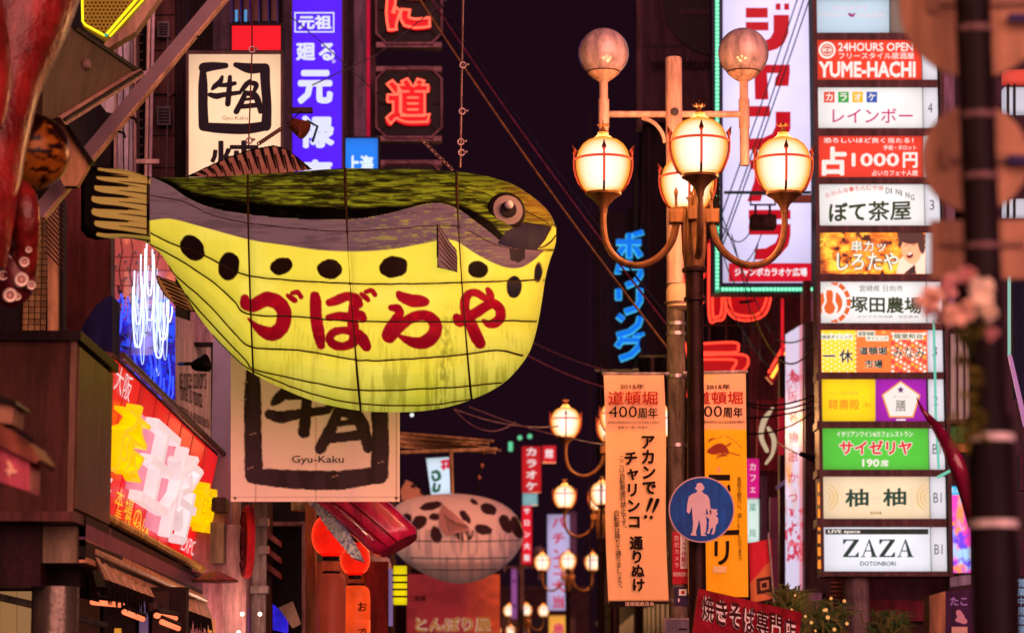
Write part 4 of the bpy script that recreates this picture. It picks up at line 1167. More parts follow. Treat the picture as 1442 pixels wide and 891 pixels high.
    # side tube lights
    for yy in range(680, 806, 18):
        b = MB(); b.slab([(1152, yy + 12), (1156, yy + 12), (1156, yy), (1152, yy)], pl, .05, .02); b.build('side_bulb', glow('amber_bulb', '#ff8a28', 1.2), t)
sign_tower()

# ================================================================== the tall white karaoke sign with green LEDs
def karaoke_sign():
    Y = 46; pl = front(Y)
    t = thing('karaoke_sign', 'tall white backlit sign with huge red katakana and a green light border', 'sign', W(1076, 410, Y))
    slab('casing', t, (1003, -140, 1144, 412), pl, .5, mat('sign_casing', '#3c2a44', rough=.5), d=-.02)
    slab('face', t, (1018, -135, 1142, 398), pl, .05, glow('white_acrylic', '#d6ccf2', 1.1, scale=.7, var=.12), d=.02)
    rd = ink('#c2061e', 1.0); D = .03
    # blocky katakana drawn as bars (photo pixels)
    def blk(polys, nm='character'):
        b = MB()
        for i, q in enumerate(polys): b.slab(q, pl, .002, D + i * .0006)
        o = b.build(nm, rd, t)
    R4 = lambda x0, y0, x1, y1: [(x0, y1), (x1, y1), (x1, y0), (x0, y0)]
    blk([R4(1050, 12, 1081, 26), R4(1050, 32, 1082, 44), R4(1092, 6, 1099, 15), R4(1104, 6, 1111, 15),
         [(1089, 22), (1111, 22), (1110, 48), (1104, 62), (1094, 70), (1080, 74), (1052, 75), (1051, 62), (1074, 59), (1084, 55), (1089, 46)]])
    blk([R4(1055, 92, 1112, 104), [(1112, 104), (1110, 122), (1090, 122), (1092, 110), (1096, 104)], [(1062, 104), (1080, 104), (1082, 141), (1063, 141)]])
    blk([R4(1053, 150, 1084, 165), [(1092, 158), (1113, 158), (1113, 182), (1106, 198), (1092, 208), (1074, 212), (1053, 212), (1053, 196), (1074, 195), (1087, 189), (1092, 178)]])
    blk([R4(1056, 226, 1113, 239), [(1098, 239), (1113, 239), (1113, 276), (1108, 282), (1090, 283), (1090, 270), (1098, 268)], [(1064, 216), (1080, 216), (1079, 250), (1071, 284), (1052, 284), (1062, 256), (1064, 232)]])
    blk([R4(1054, 296, 1113, 309), R4(1054, 316, 1113, 331), [(1113, 331), (1110, 346), (1098, 360), (1080, 366), (1063, 366), (1063, 351), (1078, 350), (1092, 342), (1096, 331)]])
    slab('name_strip', t, (1026, 371, 1142, 397), pl, .02, glow('red_acrylic', '#d40a28', 1.0), d=.035)
    text(t, 'ジャンボカラオケ広場', (1034, 378, 1136, 390), pl, ink('#f3e8ee'), .07, off=.045)
    gm = glow('green_leds', (.30, 1.3, .72), 1.2, var=0)
    hs = glow('led_strip_base', '#1d9a70', .7, var=0)
    slab('led_strip', t, (1006.5, -130, 1013, 412), pl, .03, hs, d=.02); slab('led_strip', t, (1013, 404, 1144, 411), pl, .03, hs, d=.021)
    n = 0
    for y in np.arange(-128, 408, 5.6):
        if n < 150: b = MB(); b.slab(R4(1007.5, y, 1012, y + 3.8), pl, .02, .045); b.build('led', gm, t); n += 1
    for x in np.arange(1016, 1142, 5.2): b = MB(); b.slab(R4(x, 405.5, x + 3.6, 409.8), pl, .02, .045); b.build('led', gm, t)
karaoke_sign()

def neon_kanji(t, ch, box, pl, col, s=3.5, rad=None, back=None, nm='neon_tube', off=.0, d=.1):
    if back is not None:
        text(t, ch, box, pl, back, d - .06, off=off + .05, mode='solid', thick=.05, name='neon_backing')
    b = MB(); put_glyphs(b, ch, box, pl, d, off, 'tube', .05, res=2)
    return b.build(nm, glow('neon', col, s, var=0, sample=True), t)

def ramen_neon():
    Y = 50; pl = front(Y)
    t = thing('neon_sign', 'huge red outlined neon characters behind the lamp post and under the white sign', 'neon sign', W(1010, 620, Y))
    bk = glow('neon_red_face', '#c80c16', .8, var=.2)
    brush(t, [[(1008, 345, 12), (1010, 400, 12), (1008, 442, 10)], [(1030, 420, 9), (1034, 436, 11), (1050, 440, 12), (1070, 432, 11), (1076, 415, 9)], [(965, 350, 8), (972, 352, 9), (985, 348, 9)],
              [(962, 386, 8), (975, 386, 9), (988, 384, 9)], [(1030, 420, 5), (1052, 418, 5), (1072, 416, 5)], [(966, 420, 9), (980, 425, 9)]], pl, bk, .03, name='neon_backing')
    def tb(pts, closed=False):
        P_ = [tuple(p) for p in (spline(pts, 4) if not closed else pts)]
        b = MB(); b.tube([pl.at(x, y, .1) for x, y in P_], .022, 6, closed); b.build('neon_tube', glow('neon', (2.2, .10, .05), 1.0, var=0), t)
    for o in (0, 5):
        tb([(1000 + o, 338 + o), (1012 - o * .3, 336 + o), (1020 - o, 350), (1021 - o, 440 - o), (1008, 452 - o), (998 + o, 445 - o), (998 + o, 345 + o)])
    for o in (0, 6): tb([(1020 + o, 412), (1022 + o, 434 - o * .4), (1034, 449 - o), (1056, 452 - o), (1076 - o, 444 - o * .6), (1084 - o, 424), (1083 - o, 408)])
    tb([(1034, 418), (1056, 418), (1070, 416)]); tb([(1001, 384), (1019, 384)]); tb([(1003, 362), (1018, 362)])
    tb([(958, 343), (985, 341), (991, 350), (984, 358), (958, 358)]); tb([(958, 378), (986, 376), (990, 386), (985, 396), (958, 396)]); tb([(958, 412), (984, 412), (988, 428), (960, 436)])
    # second character: two bars
    slab('neon_backing', t, [(985, 499), (1046, 499), (1052, 511), (1046, 524), (985, 530)], pl, .08, bk, d=.03); slab('neon_backing', t, [(985, 485), (1034, 484), (1039, 490), (1034, 497), (985, 497)], pl, .08, bk, d=.03)
    tb([(985, 485), (1033, 483), (1039, 490), (1033, 497), (985, 497)]); tb([(985, 501), (1044, 500), (1053, 511), (1046, 523), (1030, 532)]); tb([(985, 507), (1030, 507), (1036, 512), (1030, 522)])
    tb([(960, 470), (972, 520), (968, 560)])
    b = MB()
    for x in (1000, 1024, 1048, 1072, 1094): b.slab([(x, 505), (x + 2.5, 505), (x + 2.5, 380), (x, 380)], pl, .1, -.4)
    for y in (420, 452, 482): b.slab([(985, y + 2), (1098, y + 2), (1098, y), (985, y)], pl, .1, -.38)
    b.build('support_grid', M_FRAME, t)
ramen_neon()

# small neon tube bar and thin emblem sign right of the orange banner
t = thing('neon_sign', 'short slanted red and yellow neon tube right of the orange banner', 'neon sign', W(1095, 540, 48))
pl = front(48)
b = MB(); b.slab([(1079, 530), (1088, 540), (1112, 500), (1104, 488)], pl, .2, 0); b.build('backing', glow('neon_red_face', '#a01018', .6), t)
tube('neon_tube', t, [pl.at(1086, 532, .06), pl.at(1108, 495, .06)], .03, glow('neon', (2.4, .9, .1), 1.0, var=0)); tube('neon_tube', t, [pl.at(1082, 525, .06), pl.at(1104, 486, .06)], .025, glow('neon', (2.2, .1, .05), 1.0, var=0))
b = MB(); b.slab([(1068, 660), (1097, 660), (1099, 560), (1070, 560)], pl, .25, -.3)
t2 = thing('emblem_sign', 'narrow dark red sign with a cream crescent emblem beside the hanging wires', 'sign', W(1083, 660, 48))
b.build('board', mat('dark_red_board', '#7a1420', rough=.4), t2)
brush(t2, [[(1090, 572, 2), (1078, 590, 4), (1074, 612, 3.5), (1082, 632, 3)], [(1084, 600, 2.5), (1092, 616, 3.5), (1090, 636, 2.5), (1081, 650, 2)]], pl, glow('emblem_print', '#e8c8a4', .7, var=0), -.29, name='emblem')
for (bx, c1, lab, txt, Yd) in (((1051, 645, 1069, 700), '#d4127a', 'bright pink lit sign right of the orange banner', 'カフェ', 46.5), ((1051, 702, 1069, 762), '#d8ece4', 'pale green lit sign under the pink one right of the orange banner', '薬局', 46.5)):
    p2 = front(Yd); t = thing('lit_sign', lab, 'sign', W(1060, bx[3], Yd)); slab('face', t, bx, p2, .3, glow('backlit_acrylic', c1, .9)); vtext(t, txt, 1060, bx[1] + 12, 1060, bx[3] - 12, 11, 12, p2, ink('#f0e4ea' if c1 == '#d4127a' else '#208060'), .01)
# tall narrow white sign
t = thing('lit_sign', 'tall narrow white sign with red print standing left of the sign tower', 'sign', W(1118, 830, 44))
pl = three((1106, 470, 45), (1130, 455, 43.5), (1106, 830, 45))
X, Yy = grid(1106, 456, 1130, 830, 1.2)
cv = Canvas(X, Yy, '#d9d2f0', .9)
cv.put(np.clip((noise(X / 6, Yy / 14, 3) - .55) * 6, 0, 1) * (Yy > 520) * (Yy < 620), '#c04a6a'); cv.put((noise(X / 5, Yy / 9 + 8, 3) > .56) & (Yy > 715) & (Yy < 790), '#d03a5a')
cv.put(np.clip(1 - np.abs(Yy - 670) / 60, 0, 1) * np.clip((noise(X / 7, Yy / 30, 2) - .4) * 4, 0, 1), '#e8a040'); cv.sd(ell(X, Yy, 1119, 604, 4, 12), '#3a70d0')
cv.sd(ell(X, Yy, 1118, 765, 10, 2), '#e86a80'); cv.put(np.clip((X - 1124) / 3, 0, 1) * .7, '#e0606a')
painted('face', t, plane_pos(pl, X, Yy, 0), cv, paint_mat('printed_acrylic', 1.0, rough=.3, bump=0), keep=(Yy > 470 - (X - 1106) * .62))
slab('casing', t, [(1104, 834), (1132, 834), (1132, 452), (1104, 468)], pl, .4, M_FRAME, d=-.02)
vtext(t, '大阪名物串かつ', 1117, 530, 1118, 700, 15, 17, pl, ink('#b8304a'), .01, off=.01)

# ================================================================== blue bowling neon
t = thing('neon_sign', 'vertical blue neon katakana on the dark building left of the white pole', 'neon sign', W(885, 510, 60))
pl = front(60)
slab('mast', t, (893, 235, 899, 516), pl, .3, M_BLACK, d=-.35)
BW = {'ボ': [[(868, 341), (903, 341)], [(886, 329), (886, 363)], [(878, 348), (870, 361)], [(894, 348), (902, 361)], [(894, 327), (896, 333)], [(901, 325), (903, 331)]],
      'ウ': [[(886, 367), (886, 374)], [(870, 385), (870, 375), (902, 375), (902, 386), (896, 396), (882, 402)]],
      'リ': [[(871, 407), (871, 422)], [(901, 406), (901, 424), (895, 434), (880, 439)]],
      'ン': [[(870, 444), (878, 450)], [(902, 446), (899, 457), (887, 467), (869, 472)]],
      'グ': [[(877, 476), (869, 488)], [(877, 479), (900, 479), (898, 490), (889, 499), (873, 505)], [(895, 470), (897, 474)], [(902, 469), (904, 473)]]}
for ch, sts in BW.items():
    b = MB(); b2 = MB()
    for st in sts:
        b.tube([pl.at(x, y, .04) for x, y in st], .058, 8)
        b2.tube([pl.at(x, y, -.06) for x, y in st], .078, 8)
    L_ = b.build('letter', glow('blue_letter_face', '#1272e4', 1.1, var=0), t); b2.build('neon_tube', glow('neon', (.08, .62, .95), .9, var=0), L_)

# ================================================================== left: neon boxes, blue sign, white signs
def neon_box(y0, ch, lab):
    Y = 50; pl = front(Y)
    t = thing('neon_sign', lab, 'neon sign', W(578, y0 + 92, Y), 'square red neon sign boxes')
    x0, x1 = 530, 622; y1 = y0 + 96
    oct_ = [(x0 + 14, y1), (x1 - 14, y1), (x1, y1 - 14), (x1, y0 + 14), (x1 - 14, y0), (x0 + 14, y0), (x0, y0 + 14), (x0, y1 - 14)]
    slab('back_box', t, oct_, pl, .35, mat('neon_box_black', '#170c10', rough=.35), d=0)
    b = MB(); b.tube([pl.at(x, y, .03) for x, y in oct_], .035, 6, True); b.build('rim', mat('neon_rim', '#5a3238', rough=.35, metal=.5), t)
    for y_ in (y0 - 1, y1 + 1):
        b = MB(); b.slab([(x0, y_ + 4), (x1, y_ + 4), (x1, y_ - 3), (x0, y_ - 3)], pl, .3, .02); b.build('bracket_rail', mat('neon_rail', '#6e4246', rough=.4, metal=.3), t)
    for (ax, ay, bx_, by) in ((576, y0 + 4, 576, y0 + 14), (534, y0 + 48, 542, y0 + 48), (610, y0 + 48, 618, y0 + 48), (538, y0 + 84, 548, y0 + 76), (614, y0 + 84, 604, y0 + 76)):
        tube('tube_holder', t, [pl.at(ax, ay, .05), pl.at(bx_, by, .05)], .014, M_FRAME, 5)
    bx = (x0 + 13, y0 + 14, x1 - 15, y1 - 15)
    text(t, ch, bx, pl, glow('neon_letter_red', '#f00c1c', .95, var=.15), .05, off=.05, mode='solid', thick=.03, name='letter_face')
    b = MB(); put_glyphs(b, ch, bx, pl, .13, .045, 'tube', .05); b.build('neon_tube', glow('neon', (2.4, .22, .12), 1.0, var=0), t)
neon_box(-34, 'に', 'square red neon sign box at the top edge, hiragana cut by the frame')
neon_box(98, '道', 'square red neon sign box with a complicated character above the fish head')
neon_box(230, '楽', 'square red neon sign box mostly hidden behind the fish back')
b = MB()
t = thing('neon_mast', 'steel mast with red glow strip carrying the neon boxes', 'mast', W(520, 240, 50.6))
pl = front(50.6)
slab('mast', t, (520, -140, 529, 400), pl, .3, mat('mast_paint', '#5a3038', rough=.5)); slab('red_strip', t, (514, -140, 521, 250), pl, .1, glow('neon_deep_red', '#c80a38', .8, var=.3), d=.02)

t = thing('vertical_sign', 'tall violet-blue backlit sign with white vertical characters', 'sign', W(445, 240, 40))
pl = front(40)
slab('casing', t, (409, -150, 484, 300), pl, .45, M_FRAME, d=-.02)
slab('face', t, (412, -150, 481, 298), pl, .06, glow('violet_acrylic', (.068, .004, 1.0), 1.0, scale=.8), d=0)
wh = ink('#dfe4ff')
frame_ring('title_frame', t, (416.5, 19.5, 469, 44.5), 1.8, pl, .004, wh, .008)
text(t, '元祖', (420, 22, 467, 42), pl, wh, .01, off=.05)
text(t, '廻', (417, 61, 444, 86), pl, wh, .01, off=.045); text(t, 'る', (449, 61, 472, 86), pl, wh, .01, off=.05)
text(t, '元', (419, 99, 469, 147), pl, wh, .01, off=.06)
text(t, '禄', (419, 163, 471, 209), pl, wh, .01, off=.06); text(t, '寿', (419, 225, 471, 268), pl, wh, .01, off=.05)
b = MB(); b.lathe([(0, 0), (.028, 0), (.028, .01), (0, .01)], pl.at(470, 87, .006), 14, (0, -1, 0)); b.build('registered_mark', ink('#b8a8e8'), t)
# little spotlight hanging in front of the violet sign
t = thing('spotlight', 'small rusty spotlight on a bracket in front of the violet sign', 'spotlight', W(430, 200, 30))
pl = front(30)
b = MB(); b.slab([(405, 158), (440, 158), (440, 151), (405, 151)], pl, .08, 0); b.build('bracket', M_STEEL, t)
b = MB(); b.lathe([(.02, -.14), (.07, -.12), (.10, 0), (.11, .05), (.0, .05)], W(424, 181, 30), 16, (.8, -.3, -.5)); b.build('lamp_body', mat('rusty_metal', '#6a2c1a', rough=.6, var=.5), t)
tube('wire', t, [W(404, 175, 30), W(415, 165, 30), W(425, 156, 30)], .008, M_WIRE); tube('barn_door', t, [W(432, 170, 30), W(447, 178, 30), W(440, 200, 30)], .015, mat('teal_metal', '#2a4a52', rough=.5))

t = thing('lit_sign', 'small bright blue lit sign tucked above the fish back', 'sign', W(507, 240, 48))
pl = front(48); slab('casing', t, (481, 192, 535, 260), pl, .3, M_BLACK, d=-.01); slab('face', t, (484, 195, 532, 258), pl, .05, glow('blue_acrylic', '#0a78e8', 1.0), d=.01)
text(t, '上海', (488, 219, 526, 244), pl, ink('#e4f6ff'), .02, off=.05)

GY0 = [[(313, 109, 2.2), (310, 116, 3.4), (303, 122, 3.4), (299, 126, 2)], [(310, 121, 2.5), (321, 120, 3), (331, 118, 2.6)], [(296, 134, 3), (305, 136, 3.8), (316, 134, 3.2), (338, 131, 2.6)],
      [(324, 109, 2.6), (323, 125, 3.4), (321, 147, 3.6)], [(352, 115, 2.6), (346, 121, 3.4), (338, 131, 2)], [(352, 117, 3), (361, 120, 3.4), (358, 130, 2.4)],
      [(346, 131, 3), (341, 143, 3.6), (333, 158, 3.6)], [(346, 132, 3), (358, 134, 4), (364, 144, 4), (367, 158, 3)], [(346, 141, 1.8), (359, 139, 2)], [(341, 151, 3), (360, 149, 3.2)]]
FR0 = [[(318, 93, 3.4), (300, 94, 5), (287, 96, 6)], [(286, 93, 3), (286, 120, 5.4), (286, 150, 5.6), (287, 178, 6)], [(286, 179, 5), (310, 181, 6), (345, 182, 6.2), (374, 178, 5.6)], [(375, 178, 6), (376, 150, 5.4), (374, 120, 5.6), (373, 97, 6)], [(374, 96, 5), (352, 97, 6), (332, 92, 3)]]
GY = [[(x, y, r * 1.15) for x, y, r in s] for s in GY0]; FR = [[(x, y, r * 1.22) for x, y, r in s] for s in FR0]
t = thing('restaurant_sign', 'tall cream lit box sign with black brushed square emblem behind the dorsal fin', 'sign', W(330, 330, 32))
pl = front(32)
slab('casing', t, (262, 71, 399, 340), pl, .4, M_FRAME, d=-.01)
slab('face', t, (266, 77, 395, 336), pl, .06, glow('cream_acrylic', (.98, .62, .38), .98, scale=1.3, var=.1), d=.01)
dk = flat('#231a22')
brush(t, FR, pl, dk, .012, name='emblem_frame'); brush(t, GY, pl, dk, .014, name='emblem_characters')
text(t, 'Gyu-Kaku', (313, 164, 349, 171), pl, flat('#6a5048'), .016)
text(t, '焼', (296, 198, 368, 258), pl, dk, .014, off=.02)
slab('cap_light', t, [(325, 72), (396, 72), (396, 34), (325, 34)], pl, .3, glow('red_acrylic_light', '#f00420', 1.0), d=-.05)
frame_ring('cap_frame', t, (326, 35, 395, 70), 3, pl, .35, M_BLACK, -.03)

t = thing('fabric_banner', 'big square pink-white banner with black brushed emblem hanging under the fish belly', 'banner', W(445, 706, 29))
Yb = 28.4; X, Yy = grid(325, 480, 563, 706, 1.6)
sagd = Yb + .03 * np.sin((X - 325) / 28) * (Yy - 480) / 226
Yp = Yy + 3 * np.sin((X - 325) / 238 * PI) * 0 - (X - 325) * .012 * (Yy > 690)
cv = Canvas(X, Yy, '#fcdccc', .05)  # slight emission lifts the unlit cloth
cv.put(np.clip((noise(X / 40, Yy / 60, 3) - .5) * 2, 0, .3), '#e8c8cc'); cv.put(np.clip(1 - np.abs(X - 498) / 26, 0, 1) * .3, '#d8b4cc')
cv.sd(np.abs(X - 360) - .4, '#b98a80'); cv.sd(np.abs(X - 445) - .4, '#c89a90'); cv.sd(np.abs(X - 558) - .4, '#b08278'); cv.sd(np.abs(Yy - 700) - .4, '#b08278')
T = lambda x, y, r: (345 + (x - 280.5) * 2.0, 686 - (187 - y) * 2.0, r * 1.8)
dd = np.full(X.shape, 1e9)
for s in FR: dd = np.minimum(dd, seg_d(X, Yy, [T(*p) for p in s], 4))
for s in GY:
    TT = lambda x, y, r: (349 + (x - 280.5) * 1.95, 686 - (186 - y) * 1.98, r * 2.0)
    dd = np.minimum(dd, seg_d(X, Yy, [TT(*p) for p in s], 4))
cv.sd(dd + (noise(X / 5, Yy / 5, 2) - .5) * 2, '#33232a', 0, 1.4)
cv.put((dd < -2) * np.clip((noise(X / 18, Yy / 90, 2) - .45) * 3, 0, .45), '#4a3646')
for sx, sy in ((338, 564), (352, 612), (340, 540), (525, 548), (532, 652), (466, 672), (348, 660)): cv.sd(seg_d(X, Yy, [(sx, sy, .3), (sx + 9, sy - 3, .5)], 1), '#cfa59c')
cv.sd(ell(X, Yy, 331, 701, 2, 2), '#2a1a1a'); cv.sd(ell(X, Yy, 558, 701, 2, 2), '#2a1a1a')
cl = painted('cloth', t, Wn(X, Yy, sagd), cv, paint_mat('banner_cloth', 1.0, rough=.8), closed_back=Wn(X, Yy, sagd + .006))
text(t, 'Gyu-Kaku', (411, 641, 484, 654), front(Yb - .04), flat('#33232a'), 0, off=.004)

# neon fountain sign under the tail
def neon_fountain():
    Y = 31; pl = front(Y)
    t = thing('neon_sign', 'white and blue dripping neon tubes on a pink and blue board under the fish tail', 'neon sign', W(202, 575, Y))
    X, Yy = grid(157, 335, 247, 562, 1.2)
    cv = Canvas(X, Yy, '#b8605c', .22)
    cv.put(np.clip((noise(X / 12, Yy / 30, 3) - .5) * 4, 0, .8), '#e08a6a', .35)
    cv.put(np.clip((Yy - 425) / 30, 0, 1), '#2a1ea8', .5); cv.put(np.clip((noise(X / 10, Yy / 9, 3) - .48) * 6, 0, 1) * (Yy > 420), '#1a48f0', .8)
    cv.put(np.clip((noise(X / 7, Yy / 7 + 6, 3) - .58) * 7, 0, 1) * (Yy > 400), '#1a1030', .1); cv.put(np.clip(1 - np.abs(X - 207) / 30, 0, 1) * (Yy > 380) * (Yy < 500) * .6, '#b8a8e0', .6)  # last: pale halo of the white tubes painted on the board
    for xx in (170, 185, 222): cv.sd(np.abs(X - xx - 2 * np.sin(Yy / 9)) - .8, '#3a1c24', .05)
    for yy in (362, 381, 402, 436): cv.sd(np.abs(Yy - yy) - .6, '#3a1c24', .05)
    painted('board', t, Wn(X, Yy, Y), cv, paint_mat('neon_board_paint', 1.0), closed_back=Wn(X, Yy, Y + .12), keep=Yy < 1e9)
    wt = glow('white_neon', (1.15, 1.3, 1.5), 1.0, var=0); bt = glow('blue_neon', (.06, .12, 1.7), 1.0, var=0)
    for x, y0, y1, w_ in ((212, 345, 418, 8), (212, 352, 452, 12), (196, 383, 458, 10), (196, 405, 490, 14), (231, 402, 480, 14), (225, 420, 505, 13), (240, 425, 455, 7), (203, 360, 420, 6)):
        tube('white_tube', t, [pl.at(*p, .09) for p in [tuple(q) for q in spline([(x - w_ * .5, y0), (x - w_ * .55, y0 + (y1 - y0) * .5), (x - w_ * .3, y1 - 6), (x, y1), (x + w_ * .3, y1 - 6), (x + w_ * .55, y0 + (y1 - y0) * .5), (x + w_ * .5, y0 + 8)], 4)]], .0095, wt, 6)
    for x, y0, y1 in ((172, 415, 448), (165, 424, 470), (181, 420, 455), (225, 505, 560), (238, 500, 562), (212, 500, 545), (190, 500, 540), (218, 498, 530)):
        tube('blue_tube', t, [pl.at(*p, .08) for p in [tuple(q) for q in spline([(x, y0), (x + 3, (y0 + y1) / 2), (x, y1), (x + 6, y1 - 4), (x + 7, (y0 + y1) / 2)], 4)]], .0125, bt, 6)
    for k in range(26):
        x0 = random.uniform(188, 240); y0 = random.uniform(370, 440) + abs(x0 - 212) * .5; h_ = random.uniform(30, 95)
        tube('white_tube', t, [pl.at(*p, .07) for p in [tuple(q) for q in spline([(x0, y0), (x0 - 1.5, y0 + h_ * .6), (x0 + 1, y0 + h_), (x0 + 4, y0 + h_ - 6), (x0 + 5, y0 + h_ * .4)], 3)]], .0045, glow('thin_white_neon', (.75, .95, 1.3), 1.0, var=0), 5)
    for k in range(34):
        x, y = 163 + random.random() * 80, 345 + random.random() * 200
        tube('tube_holder', t, [pl.at(x, y, .0), pl.at(x + 3, y + 1, .08)], .010, mat('teal_clip', '#2a6a7a', rough=.3, var=.3), 5)
neon_fountain()

# board with black writing beyond the neon
t = thing('text_board', 'pale pink board with black writing and a black gooseneck spotlight in front', 'board', W(272, 680, 32))
pl = three((247, 455, 31.5), (298, 468, 34.5), (247, 640, 31.5))
slab('board', t, [(247, 610), (297, 690), (297, 462), (247, 445)], pl, .15, mat('pink_board', '#e4aca0', rough=.6, var=.2))
bw = flat('#241418')
text(t, 'is nice color\'s', (252, 512, 290, 548), pl, bw, .01, skew=.0); text(t, 'time is nanta', (253, 535, 284, 562), pl, bw, .01, skew=.4); text(t, 'ccami e gyuniteesi', (252, 566, 294, 588), pl, bw, .01, skew=.5)
t = thing('spotlight', 'black gooseneck spotlight sticking out over the pale board', 'spotlight', W(285, 525, 30))
tube('arm', t, [W(252, 512, 30.4), W(262, 512, 30), W(272, 512, 30)], .02, M_BLACK)
b = MB(); b.lathe([(.03, -.09), (.06, -.06), (.085, .02), (.105, .09), (.09, .10), (.06, .05)], W(281, 513, 30), 18, (.75, -.2, .15)); b.build('lamp_shade', M_BLACK, t)

# round-topped dark red sign edge + pillar
t = thing('pillar', 'mauve painted pillar left of the square pink banner', 'pillar', (W(312, 700, 30.5).x, 30.5, .12))
b = MB(); p = W(298, 700, 30.5); q = W(327, 700, 30.5); b.box(p.x, 30.4, .12, q.x, 30.9, W(300, 478, 30.5).z); b.build('shaft', mat('mauve_paint', '#b890b4', rough=.4, var=.1), t)
b = MB(); b.box(q.x, 30.45, .12, q.x + .06, 30.9, W(300, 470, 30.5).z); b.build('corner_strip', mat('salmon_paint', '#c88a78', rough=.4), t)

# window frame behind belly fin
t = thing('window_box', 'dark framed window over a pink wall under the belly fin', 'window', W(285, 487, 33))
pl = front(33)
frame_ring('frame', t, (268, 438, 330, 482), 4, pl, .2, M_BLACK, .02); slab('pane', t, (268, 438, 330, 482), pl, .05, mat('pink_glass', '#b07880', rough=.2, var=.3))

